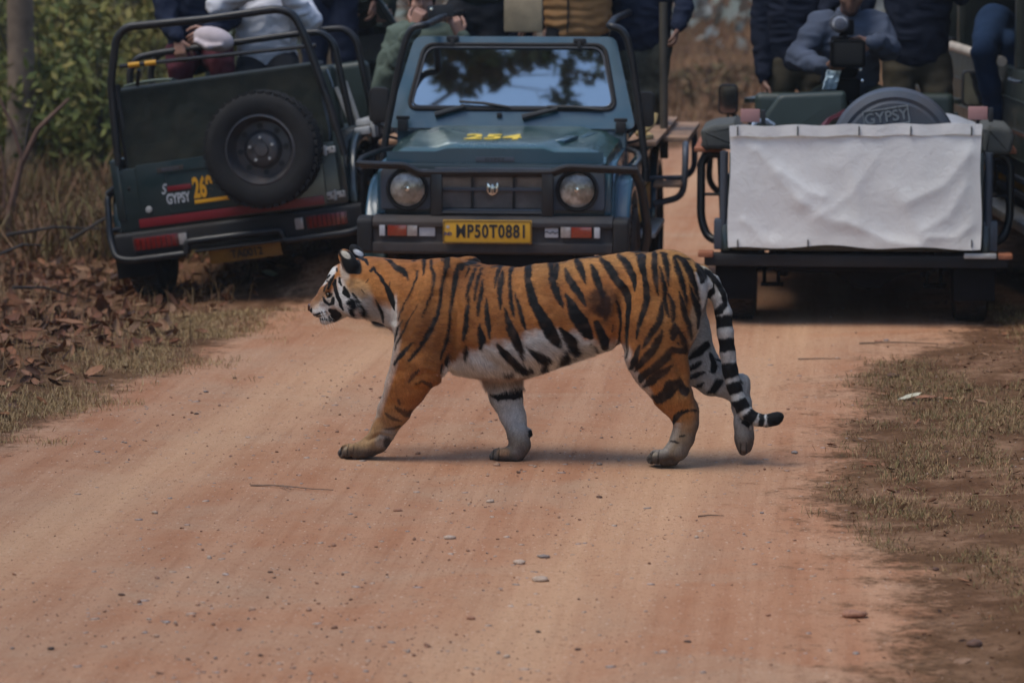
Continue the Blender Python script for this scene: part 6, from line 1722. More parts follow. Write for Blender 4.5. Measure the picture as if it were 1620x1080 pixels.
def coat_colors(V, N):
    """V local points, N local normals -> (colour, fur length, region)"""
    W = V.copy()
    px0, py0 = project(t_world(V))
    n = len(V)
    # region masks
    dt, arc = seg_dist(px0, py0, TAIL)
    tail = (px0 > 1106) & (dt < 18) & (np.abs(V[:, 1]) < .040) & ((py0 < 600) | (V[:, 1] > -.038))
    farhind = (px0 > 1085) & ((V[:, 1] < -.02) | ((px0 > 1120) & (py0 > 560))) & ~tail & (py0 > 440)
    farfore = (V[:, 1] < .10) & (py0 > 592) & (px0 > 745) & (px0 < 850)
    legs_near = (V[:, 1] > -.03) & (py0 > 600) & ~farfore & ~farhind
    other = (V[:, 1] < 0) & ~tail & ~farhind & ~farfore & ~legs_near
    W[other, 1] *= -1
    px, py = project(t_world(W))
    head = (px < 628) & (py < 516)
    wob = (0.9 * value_noise(V, 55, 3) + .6 * value_noise(V, 140, 4), 0.9 * value_noise(V, 55, 5) + .6 * value_noise(V, 140, 6))
    orange = np.array([0.385, 0.142, 0.036]); deep = np.array([0.250, 0.082, 0.023]); gold = np.array([0.47, 0.245, 0.080])
    white = np.array([0.62, 0.60, 0.56]); buff = np.array([0.30, 0.205, 0.105]); dark = np.array([0.008, 0.0075, 0.0075])
    n1 = value_noise(V, 9, 1)[:, None] * .5 + .5; n2 = value_noise(V, 28, 2)[:, None] * .5 + .5
    col = deep + (orange - deep) * np.clip(n1 * 1.2, 0, 1)
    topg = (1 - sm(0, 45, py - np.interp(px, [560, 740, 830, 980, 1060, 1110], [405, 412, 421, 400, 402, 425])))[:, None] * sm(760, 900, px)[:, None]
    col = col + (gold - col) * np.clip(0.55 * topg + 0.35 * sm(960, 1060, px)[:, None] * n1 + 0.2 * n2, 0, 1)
    def paint(m, c, a=1.0):
        nonlocal col
        m = np.clip(m * a, 0, 1)[:, None]; col = col * (1 - m) + np.array(c) * m
    streak = value_noise(V * np.array([.35, 1, 1]), 70, 41) * .6 + value_noise(V * np.array([.5, 1, 1]), 150, 42) * .4
    col = col * (1 + .20 * value_noise(V, 5, 43)[:, None] + .10 * streak[:, None])
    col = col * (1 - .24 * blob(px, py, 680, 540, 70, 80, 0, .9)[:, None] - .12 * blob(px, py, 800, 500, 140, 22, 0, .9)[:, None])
    # belly
    bel = np.interp(px, [690, 735, 790, 830, 870, 905, 930, 950, 975], [592, 556, 545, 532, 524, 525, 535, 548, 560])
    ed = 7 * value_noise(V, 26, 7) + 3 * value_noise(V, 70, 8)
    paint(sm(-9, 9, py - bel + ed) * ((px > 700) & (px < 985) & (py < 612)), white)
    paint(sm(8, 40, py - bel) * (px > 760) * (px < 960) * (py < 612), (.50, .43, .36), .45)
    paint((V[:, 1] > -.1) * sm(-.55, -.9, N[:, 2]) * (py < 600) * (px > 640), white, .9)      # underside
    paint(sm(588, 598, py) * (py < 612) * (px > 735) * (px < 800), (.45, .27, .18), .7)
    # flank fold and thigh front edge
    paint(blob(px, py, 984, 560, 16, 14, 40), white, .55)
    paint(blob(px, py, 1010, 600, 34, 8, 52), white, .6)
    # front of chest and fore leg front edge
    paint((1 - sm(0, 9, px - np.interp(py, [490, 540, 576, 600, 645, 690], [626, 628, 624, 616, 601, 590]))) * sm(470, 500, py) * (py < 660) * (px > 570) * (px < 640) * (V[:, 1] > 0), white, .45)
    paint(sm(.72, .98, N[:, 0]) * (py > 500) * (py < 690) * (px < 650), white, .5)
    # near fore leg lower: buff to grey
    fl = (px < 720)
    paint(sm(630, 690, py) * fl, buff, .75)
    paint(blob(px, py, 612, 694, 20, 14, -40) * fl, (.30, .27, .23), .8)
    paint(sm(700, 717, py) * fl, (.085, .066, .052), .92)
    paint(blob(px, py, 534, 712, 6, 8) * fl, (.12, .10, .09), .8)
    paint(blob(px, py, 592, 719, 14, 6) * fl, (.07, .06, .055), .9)
    paint(blob(px, py, 613, 700, 7, 9) * fl, dark, .85)
    # near hind lower
    hl = (px > 1000) & (px < 1112) & ~farhind
    paint(sm(655, 690, py) * hl, (.22, .165, .105), .88)
    paint(sm(6, -8, px - np.interp(py, [670, 690, 720], [1078, 1072, 1056])) * (py > 668) * hl, (.46, .42, .36), .6)
    paint(sm(-14, 2, px - np.interp(py, [560, 610, 640, 660, 690, 735], [1100, 1095, 1105, 1106, 1098, 1080])) * (py > 560) * hl, (.12, .092, .07), .92)
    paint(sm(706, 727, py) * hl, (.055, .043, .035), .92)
    paint(blob(px, py, 1082, 716, 16, 18, 20) * hl, (.20, .165, .13), .6)
    # rump pale edge, back of the thigh
    edge = np.interp(py, [430, 460, 480, 500, 520, 545, 575], [1098, 1104, 1107, 1107, 1102, 1096, 1092])
    paint(sm(-3, 4, px - edge) * (py > 430) * (py < 610) * (px > 1085), white, .95)
    paint(blob(px, py, 1098, 505, 8, 45, 8), (.50, .40, .26), .5)
    # far legs seen from inside
    paint(farfore * 1.0, (.47, .45, .41))
    paint(farfore * sm(625, 596, py), (.38, .27, .20), .85)
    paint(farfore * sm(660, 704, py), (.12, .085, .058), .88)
    paint(farfore * blob(px, py, 796, 714, 10, 8), (.36, .20, .10), .7)
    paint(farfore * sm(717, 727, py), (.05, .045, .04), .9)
    paint(farfore * blob(px, py, 822, 716, 11, 12), (.13, .10, .085), .8)
    paint(farhind * 1.0, (.35, .33, .30))
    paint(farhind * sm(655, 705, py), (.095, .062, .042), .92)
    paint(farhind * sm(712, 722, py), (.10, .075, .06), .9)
    # tail ground colour
    paint(tail * 1.0, (.45, .43, .395))
    paint(tail * sm(475, 440, py) * (1 - sm(-6, 10, (px - 1128) - (py - 440) * .4)), (.50, .40, .25), .6)
    # ---- head and neck
    hd = head * 1.0
    paint(hd * blob(px, py, 505, 488, 21, 11, -22), white, .95)        # muzzle
    paint(hd * blob(px, py, 516, 506, 16, 11, -25), (.50, .46, .41), .9)
    paint(hd * blob(px, py, 520, 436, 19, 6.5, -52, .25), white, .95)   # brow
    paint(hd * blob(px, py, 523, 474, 8, 5, 0), white, .9)
    paint(hd * blob(px, py, 545, 478, 20, 24, -30), white, .95)       # cheek
    paint(hd * blob(px, py, 541, 452, 7, 14, -25), white, .8)
    paint(hd * blob(px, py, 545, 430, 7, 18, -12), (.42, .37, .31), .75)  # tuft in front of the ear
    paint(hd * blob(px, py, 571, 474, 18, 17, 40), (.47, .44, .40), .85)
    paint(hd * blob(px, py, 604, 500, 30, 14, 25), (.45, .42, .38), .85)
    paint(hd * blob(px, py, 624, 500, 7, 30, 5), white, .7)
    paint(hd * blob(px, py, 566, 455, 22, 14, 20), (.45, .26, .11), .8)
    paint(hd * blob(px, py, 501, 472, 8, 22, 36), (.22, .105, .055), .75)   # bridge
    paint(hd * blob(px, py, 516, 470, 12, 12), (.24, .15, .09), .55)
    paint(hd * blob(px, py, 499, 482, 7, 8), (.30, .17, .09), .6)
    paint(hd * sm(-.35, -.75, N[:, 2]) * (py > 470), (.48, .45, .41), .9)
    paint(hd * blob(px, py, 519.5, 466, 5.2, 3.6, 25, .3), dark, .9)
    # stripes
    body_m = stripe_mask(px, py, ST_BODY, wob, .95)
    body_m[(head & (px < 600)) | tail | farhind | farfore] = 0
    browner = (np.clip(value_noise(V, 40, 9), 0, 1) * .05)[:, None]
    legfade = np.where((fl & (py > 590)), .72, 1.0)
    legfade = legfade * (1 - .10 * blob(px, py, 1060, 560, 40, 60, 20, .9))
    body_m = body_m * legfade
    bm = body_m[:, None]; col = col * (1 - bm) + (dark + browner * np.array([1, .6, .4])) * bm
    hm = stripe_mask(px, py, ST_HEAD, (wob[0] * .5, wob[1] * .5), .6) * (px < 630) * (~tail)
    paint(hm, dark)
    paint(stripe_mask(px, py, ST_FARFORE, wob, .8) * farfore, dark)
    paint(stripe_mask(px, py, ST_FARHIND, wob, .8) * farhind, dark)
    # ear backs
    ear_r = hd * ((py < 433) & (px > 530) & (px < 582) & (V[:, 2] > t_at(560, 434)[2]) & (np.abs(V[:, 1]) > .030))
    paint(ear_r * blob(px0, py0, 556, 417, 14, 23, -30, .15), dark, 1)
    paint(ear_r * blob(px0, py0, 541, 402, 5, 14, -38, .3), dark, .95)
    paint(ear_r * blob(px0, py0, 547, 403, 8.5, 4.6, 38, .25) * (V[:, 1] > 0), (.52, .47, .38), .95)
    far = ear_r * (V[:, 1] < 0)
    paint(far * (py0 < 412), dark)
    paint(far * blob(px0, py0, 567, 400, 8.5, 4.2, 28, .25), (.62, .62, .62), .98)
    # wound
    qx = px + 7 * value_noise(V, 24, 61) + 3 * value_noise(V, 70, 62); qy = py + 8 * value_noise(V, 24, 63) + 3 * value_noise(V, 70, 64)
    wd = np.maximum(np.maximum(blob(qx, qy, 957, 487, 14, 26, -8, .5), .85 * blob(qx, qy, 944, 474, 13, 13, 0, .6)), .7 * blob(qx, qy, 966, 468, 9, 14, 0, .6)) * (V[:, 1] > 0)
    paint(wd, (.014, .006, .006), .95)
    paint(blob(px, py, 953, 465, 6, 6, 0, .6) * (V[:, 1] > 0), (.010, .004, .003), .9)
    # tail bands along the arc
    rel = arc
    tb = np.zeros(n)
    a0 = _tail_arcs
    for lo, hi in a0:
        e = 1.6 * value_noise(V, 60, 12)
        tb = np.maximum(tb, sm(-1.3, 1.3, rel + e - lo) * (1 - sm(-1.3, 1.3, rel + e - hi)))
    tb = np.maximum(tb, stripe_mask(px0, py0, _st(_D, 5.143, [(520, 140, 8), (545, 190, 28), (565, 235, 34), (560, 285, 14)], [(590, 185, 10), (640, 230, 24), (700, 300, 22), (745, 380, 22), (760, 450, 20)],
                                                  [(650, 300, 20), (640, 360, 36), (610, 410, 22)], [(750, 470, 24), (710, 520, 30), (660, 545, 14)]), wob, .8))
    paint(tb * tail, dark)
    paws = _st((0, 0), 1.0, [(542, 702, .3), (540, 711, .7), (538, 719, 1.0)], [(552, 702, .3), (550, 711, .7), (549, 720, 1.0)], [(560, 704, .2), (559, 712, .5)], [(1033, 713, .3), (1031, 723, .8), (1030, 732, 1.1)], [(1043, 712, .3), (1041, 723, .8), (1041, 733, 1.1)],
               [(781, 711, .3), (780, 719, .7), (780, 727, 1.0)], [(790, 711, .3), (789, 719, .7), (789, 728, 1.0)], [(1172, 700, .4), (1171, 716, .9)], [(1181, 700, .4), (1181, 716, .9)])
    paint(stripe_mask(px0, py0, paws, None, .6), (.020, .016, .013), .85)  # shade in the gaps between the toes, painted as dark lines
    paint(np.maximum(blob(px0, py0, 536, 709, 3, 3), np.maximum(blob(px0, py0, 546, 708, 3, 3), blob(px0, py0, 1036, 718, 4, 3))), (.42, .36, .26), .5)
    # fine tonal variation
    ax = np.where(((py0 > 600) | tail)[:, None], np.array([1, 1, .3]), np.array([.3, 1, 1]))
    col = col * (1 + .16 * value_noise(V * ax, 230, 21)[:, None] + .12 * value_noise(V * ax, 95, 22)[:, None] + .08 * value_noise(V, 16, 23)[:, None])
    # fur length
    fl_ = np.full(n, .013)
    fl_ += .020 * sm(0, 24, py - bel) * ((px > 700) & (px < 975) & (py < 615))
    fl_ += .010 * blob(px, py, 722, 552, 16, 26)
    fl_[head] = .008
    fl_ += .020 * hd * blob(px, py, 574, 486, 28, 20)
    fl_ -= .0045 * hd * (1 - sm(500, 540, px))
    fl_[py0 > 650] = .0075
    fl_[tail] = .010
    fl_[ear_r > .5] = .006
    return np.clip(col, .004, 1), fl_, dict(px=px, py=py, tail=tail, head=head)

# arc positions of the tail's dark bands from their surveyed centres
def _arc_of(p):
    return float(seg_dist(np.array([p[0]]), np.array([p[1]]), TAIL)[1][0])
_tail_arcs = []
for (ax, ay), hwid in (((1146, 508), 9.5), ((1149, 545), 11), ((1153, 586), 12.0), ((1159, 614), 9.5), ((1170, 645 - 4), 9.5), ((1187, 659), 8.5), ((1204, 666), 5.0), ((1226, 661), 14)):
    s = _arc_of((ax, ay)); _tail_arcs.append((s - hwid, s + hwid))

def fur_mesh(name, me, count, parent, mat, color_fn, flow_fn, width=.00055, spread=.30, lift=.30, seed=3):
    """short tapered strands rooted on a mesh, combed along flow_fn"""
    rng = np.random.default_rng(seed)
    V, N = mesh_np(me)
    me.calc_loop_triangles()
    T = np.empty(len(me.loop_triangles) * 3, np.int32); me.loop_triangles.foreach_get('vertices', T); T = T.reshape(-1, 3)
    a, b, c = V[T[:, 0]], V[T[:, 1]], V[T[:, 2]]
    ar = np.linalg.norm(np.cross(b - a, c - a), axis=1)
    ti = rng.choice(len(T), count, p=ar / ar.sum())
    r1, r2 = rng.random(count), rng.random(count); f = r1 + r2 > 1; r1[f] = 1 - r1[f]; r2[f] = 1 - r2[f]
    P = a[ti] + (b[ti] - a[ti]) * r1[:, None] + (c[ti] - a[ti]) * r2[:, None]
    n = N[T[ti, 0]] + (N[T[ti, 1]] - N[T[ti, 0]]) * r1[:, None] + (N[T[ti, 2]] - N[T[ti, 0]]) * r2[:, None]
    n /= np.linalg.norm(n, axis=1)[:, None] + 1e-9
    P = P - n * .001
    col, ln, info = color_fn(P, n)
    fl = flow_fn(P, n, info) + rng.normal(0, spread, (count, 3)) * .55
    fl -= (fl * n).sum(1)[:, None] * n
    fl /= np.linalg.norm(fl, axis=1)[:, None] + 1e-9
    ln = ln * rng.uniform(.6, 1.25, count)
    lf = (lift * (1 + 1.3 * sm(.014, .026, ln)))[:, None]
    d1 = fl + n * (lf * 1.5); d1 /= np.linalg.norm(d1, axis=1)[:, None]
    d2 = fl + n * (lf * .45); d2 /= np.linalg.norm(d2, axis=1)[:, None]
    side = np.cross(n, fl); side += n * rng.normal(0, .12, count)[:, None]; side /= np.linalg.norm(side, axis=1)[:, None]
    w = width * rng.uniform(.6, 1.3, count)[:, None]
    mid = P + d1 * (ln * .45)[:, None]; tip = mid + d2 * (ln * .55)[:, None]
    vs = np.empty((count, 5, 3), np.float32)
    vs[:, 0] = P - side * w; vs[:, 1] = P + side * w; vs[:, 2] = mid + side * w * .7; vs[:, 3] = mid - side * w * .7; vs[:, 4] = tip
    base = np.arange(count)[:, None] * 5
    tris = np.concatenate([base + [0, 2, 1], base + [0, 3, 2], base + [3, 4, 2]], 1).reshape(-1, 3)
    o = np_mesh(name, vs.reshape(-1, 3), tris, mat, parent, True)
    tone = np.exp(rng.normal(0, .26, count))[:, None]
    cc = np.repeat(np.clip(col * tone, 0, 1)[:, None, :], 5, 1).reshape(-1, 3)
    set_color(o.data, cc)
    nn = np.repeat(n[:, None, :], 5, 1).reshape(-1, 3)
    o.data.normals_split_custom_set_from_vertices(nn.tolist())
    return tag(o, kind='stuff')

def fur_material(name, rough=.7, sheen=.04):
    m, nt, b = new_mat(name)
    a = nt.nodes.new('ShaderNodeVertexColor'); a.layer_name = 'coat'
    v = _coords(nt, 'Object', (1, 1, 1))
    n = _noise(nt, v, 260, 3, .7)
    nt.links.new(_mix(nt, 1.0, a.outputs[0], _ramp(nt, n, [(.3, (.78,) * 3), (.7, (1.18,) * 3)]), 'MULTIPLY'), b.inputs['Base Color'])
    b.inputs['Roughness'].default_value = rough
    b.inputs['Specular IOR Level'].default_value = .16
    b.inputs['Sheen Weight'].default_value = sheen
    nt.links.new(_bump(nt, _noise(nt, v, 420, 3, .7), .35, .002), b.inputs['Normal'])
    return m

def build_tiger():
    R = Matrix((( T_AX[0], T_N[0], 0, T_O[0]), (T_AX[1], T_N[1], 0, T_O[1]), (0, 0, 1, 0), (0, 0, 0, 1)))
    root = empty('tiger', label='striped orange tigress walking left across the dirt road with her tail hanging', cat='tiger')
    root.matrix_world = R
    F = build_tiger_field()
    V, Q = surface_nets(F)
    V = relax(V, Q, 5, .5)
    # frame (u, w, z) is left-handed seen along +w: flip the faces if normals point inward
    me = subdivided('body', V, Q, 1)
    v, n = mesh_np(me)
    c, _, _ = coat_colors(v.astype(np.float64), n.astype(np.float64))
    # real muscle and skin relief
    rel = .0022 * value_noise(v, 22, 31) + .0012 * value_noise(v, 60, 32) + .0035 * value_noise(v * np.array([1, 1, .30]), 17, 33) * (v[:, 2] > .35)
    v2 = v + n * rel[:, None]
    W = v.astype(np.float64).copy(); W[:, 1] = np.abs(W[:, 1]); cx, cy = project(t_world(W)); cr = np.zeros(len(v))
    for pts, wd, dp in (([(708, 440), (724, 495), (716, 555), (702, 592)], 7, .0065), ([(664, 428), (650, 480), (641, 535), (652, 588)], 8, .004), ([(986, 462), (975, 515), (979, 556)], 8, .007), ([(1004, 440), (986, 500), (992, 560)], 11, .006),
                        ([(600, 426), (612, 478), (622, 507)], 6, .004), ([(742, 552), (800, 582), (880, 578), (940, 556)], 8, .005), ([(650, 600), (672, 590), (700, 598)], 5, .004), ([(690, 470), (680, 520), (660, 560)], 9, .004),
                        ([(1062, 560), (1078, 590), (1080, 622)], 6, .005), ([(1050, 470), (1075, 520), (1092, 560)], 12, .004), ([(770, 430), (762, 480), (768, 530)], 12, .003), ([(820, 430), (828, 500), (820, 550)], 14, .003), ([(880, 430), (890, 490), (885, 540)], 14, .003),
                        ([(582, 697), (600, 688), (614, 690)], 3, .003), ([(566, 428), (560, 452), (566, 474)], 6, .004)):
        d_, _s = seg_dist(cx, cy, pts); cr += -1.5 * dp * np.exp(-(d_ / wd) ** 2) + dp * .45 * np.exp(-((d_ - 1.9 * wd) / wd) ** 2)
    v2 = v2 + n * (cr * ((cy < 600) | (v[:, 1] > -.01)))[:, None]
    me.vertices.foreach_set('co', v2.astype(np.float32).ravel())
    fm = fur_material('tiger_coat')
    set_color(me, c)
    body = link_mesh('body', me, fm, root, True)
    def flow(P, n, info):
        d = np.zeros_like(P); d[:, 0] = -1; d[:, 2] = -.28; lowb = sm(.52, .42, P[:, 2]) * (P[:, 2] > .3); d[:, 0] += .55 * lowb; d[:, 2] -= 1.0 * lowb
        px, py = info['px'], info['py']
        leg = (py > 600)
        d[leg] = (-.25, 0, -1)
        t = info['tail']
        for a, b in zip(TAIL[:-1], TAIL[1:]):
            m = t & (((py > a[1]) & (py <= b[1])) if b[1] > a[1] else (px > a[0]))
            A = t_at(a[0], a[1]); B = t_at(b[0], b[1]); d[m] = (B - A) / np.linalg.norm(B - A)
        h = info['head']; d[h] = (-1, 0, -.35)
        return d
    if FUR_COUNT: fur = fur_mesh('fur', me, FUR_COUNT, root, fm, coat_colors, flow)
    # long hairs: cheek ruff, belly fringe, elbow tuft
    # eyes
    em, nt, b = new_mat('tiger_eye')
    v = _coords(nt, 'Object', (1, 1, 1))
    dn = nt.nodes.new('ShaderNodeVectorMath'); dn.operation = 'DISTANCE'; nt.links.new(v, dn.inputs[0]); dn.inputs[1].default_value = (.008, .010, 0)
    nt.links.new(_ramp(nt, dn.outputs['Value'], [(.0, (.005, .005, .005)), (.0050, (.005, .005, .005)), (.0056, (.14, .09, .03)), (.0085, (.08, .05, .015)), (.0105, (.01, .008, .006))]), b.inputs['Base Color'])
    b.inputs['Roughness'].default_value = .08
    for s in (1, -1):
        bm = bmesh.new(); bmesh.ops.create_uvsphere(bm, u_segments=24, v_segments=16, radius=.0115)
        e = bpy.data.meshes.new('eye'); bm.to_mesh(e); bm.free()
        o = link_mesh('eye', e, em, root, True)
        p = t_at(519.5, 466, .048 * s); o.location = p
    # nose leather
    nm = mat_simple('nose_leather', (.10, .045, .035), .45, bump=.3, bscale=400, vary=.3, scale=40)
    V2 = []
    F2 = Field(np.arange(.78, .90, .003), np.arange(-.05, .05, .003), np.arange(.55, .75, .003))
    add_chain(F2, _tc([(491.2, 484.0, 0, 4.6, 1.6), (490.0, 489.0, 0, 3.4, 1.1)]), .004, 0)
    a, q = surface_nets(F2); np_mesh('nose', relax(a, q, 2), q, nm, root)
    # whiskers
    wm = mat_simple('whisker', (.75, .74, .72), .4, vary=.05)
    vs = []; fs = []
    rng = np.random.default_rng(8)
    for s in (1, -1):
        for i in range(14):
            px = 511 + rng.uniform(-6, 6); py = 492 + rng.uniform(-4, 5)
            p0 = t_at(px, py, .052 * s)
            dx = rng.uniform(-.2, 1.0); ln = rng.uniform(.05, .085)
            d = np.array([-(.15 + .8 * dx), s * rng.uniform(.2, .5), -rng.uniform(.35, .8)]); d /= np.linalg.norm(d)
            prev = None
            for k in range(6):
                t = k / 5; p = p0 + d * ln * t + np.array([-.010, 0, -.012]) * t * t
                r = .0007 * (1 - .8 * t)
                b0 = len(vs)
                for m in range(3):
                    an = m * 2.094; vs.append(p + r * np.array([math.cos(an), 0, math.sin(an)]))
                if prev is not None:
                    for m in range(3): fs.append((prev + m, prev + (m + 1) % 3, b0 + (m + 1) % 3, b0 + m))
                prev = b0
    tag(np_mesh('whiskers', vs, fs, wm, root), kind='stuff')
    return root

FUR_COUNT = 340000
TIGER = build_tiger()
# ================================================================== people
SKIN = mat_simple('brown_skin', (.17, .085, .055), .55, vary=.12, scale=10, bump=.15, bscale=150)
SKIN2 = mat_simple('lighter_brown_skin', (.30, .155, .105), .55, vary=.12, scale=10, bump=.15, bscale=150)
HAIR = mat_simple('black_hair', (.010, .009, .009), .5, vary=.3, scale=60, bump=.8, bscale=200)
def cloth_mat(name, col, rough=.85, b=.35, sheen=.15, vary=.22):
    return mat_simple(name, col, rough, vary=vary, scale=5, bump=b, bscale=190, sheen=0, spec=.12)
C_NAVY = cloth_mat('navy_knit', (.012, .017, .034)); C_WHITE = cloth_mat('white_cotton', (.60, .60, .63), vary=.08)
C_MAROON = cloth_mat('maroon_trousers', (.070, .018, .026)); C_BLACKG = cloth_mat('dark_green_jacket', (.016, .022, .018))
C_SAGE = cloth_mat('sage_green_jacket', (.085, .108, .085)); C_TAN = cloth_mat('tan_quilted', (.27, .145, .060), .6)
C_CAMO = cloth_mat('camouflage', (.05, .05, .038), vary=.9); C_DARK = cloth_mat('dark_trousers', (.016, .017, .020))
C_GREY = cloth_mat('blue_grey_fleece', (.060, .072, .100)); C_OLIVE = cloth_mat('olive_trousers', (.055, .062, .045)); C_KHAKI = cloth_mat('dark_khaki', (.050, .042, .028))
C_JEANS = cloth_mat('blue_denim', (.010, .024, .055)); C_BNAVY = cloth_mat('black_navy_jacket', (.009, .012, .022))

def _n(v): v = np.array(v, float); return v / (np.linalg.norm(v) + 1e-9)

def add_hand(F, wrist, d, nrm, side, curl=.5, k=.004, spread=.0, scale=1.0):
    """palm along d, palm faces nrm; side=+1/-1 puts the thumb on cross(d,nrm)*side"""
    d = _n(d); nrm = _n(np.array(nrm) - np.dot(nrm, d) * d); s = np.cross(d, nrm) * side; W = np.array(wrist, float); q = scale
    for o in (-.024, -.008, .008, .024):
        a = W + d * .012 * q + s * o * .7 * q; b = W + d * .088 * q + s * o * 1.15 * q
        add_chain(F, [(*a, .0155 * q), (*b, .0125 * q)], .004, .010, pad=.03)
    for o, ln in ((.031, .068), (.0105, .078), (-.0105, .072), (-.030, .056)):
        p = W + d * .090 * q + s * o * q; dirn = d + s * o * spread * 10; pts = [(*p, .0098 * q)]; ang = .25 * curl
        for f, r in ((.42, .0090), (.32, .0084), (.26, .0074)):
            ang += curl * .85
            p = p + (_n(dirn) * math.cos(ang) + nrm * math.sin(ang)) * ln * f * q; pts.append((*p, r * q))
        add_chain(F, pts, .002, k * .5, pad=.02)
    p = W + d * .028 * q + s * .026 * q
    p2 = p + _n(d * .6 + s * .8 + nrm * .3) * .040 * q; p3 = p2 + _n(d * .9 + s * .25 + nrm * .5 * curl) * .034 * q; p4 = p3 + _n(d + nrm * curl) * .026 * q
    add_chain(F, [(*p, .0150 * q), (*p2, .0115 * q), (*p3, .0100 * q), (*p4, .0082 * q)], .003, .006, pad=.02)

def add_head(F, c, face, tilt=0.0):
    """c centre of the skull, face unit direction"""
    f = _n(face); r = _n(np.cross(f, (0, 0, 1))); u = np.cross(r, f); c = np.array(c, float)
    def P(a, b, h): return c + r * a + f * b + u * h
    yaw = math.atan2(f[1], f[0]) - math.pi / 2
    add_ellipsoid(F, P(0, -.012, .018), (.076, .094, .094), (0, 0, yaw), .02)
    add_ellipsoid(F, P(0, .022, -.035), (.060, .070, .078), (0, 0, yaw), .02)
    add_ellipsoid(F, P(0, .062, -.092), (.026, .022, .018), (0, 0, yaw), .018)
    add_chain(F, [(*P(0, .088, .012), .010), (*P(0, .104, -.018), .013), (*P(0, .094, -.030), .016)], .004, .010)
    for s in (1, -1):
        add_ellipsoid(F, P(.031 * s, .088, .012), (.017, .012, .010), (0, 0, yaw), .006, sub=True)
        add_ellipsoid(F, P(.031 * s, .074, .011), (.013, .013, .0115), (0, 0, yaw), .003)
        add_chain(F, [(*P(.014 * s, .090, .030), .008), (*P(.044 * s, .080, .032), .007)], .003, .008)
        add_ellipsoid(F, P(.077 * s, -.005, -.008), (.009, .018, .030), (0, 0, yaw), .004)
        add_ellipsoid(F, P(.045 * s, .060, -.030), (.022, .02, .022), (0, 0, yaw), .02)
    add_chain(F, [(*P(-.022, .086, -.060), .0065), (*P(0, .093, -.058), .008), (*P(.022, .086, -.060), .0065)], .003, .006)
    add_chain(F, [(*P(-.020, .086, -.072), .007), (*P(0, .092, -.073), .009), (*P(.020, .086, -.072), .007)], .003, .005)
    add_chain(F, [(*P(-.026, .096, -.0655), .0022), (*P(.026, .096, -.0655), .0022)], .001, .003, sub=True)
    return P, yaw

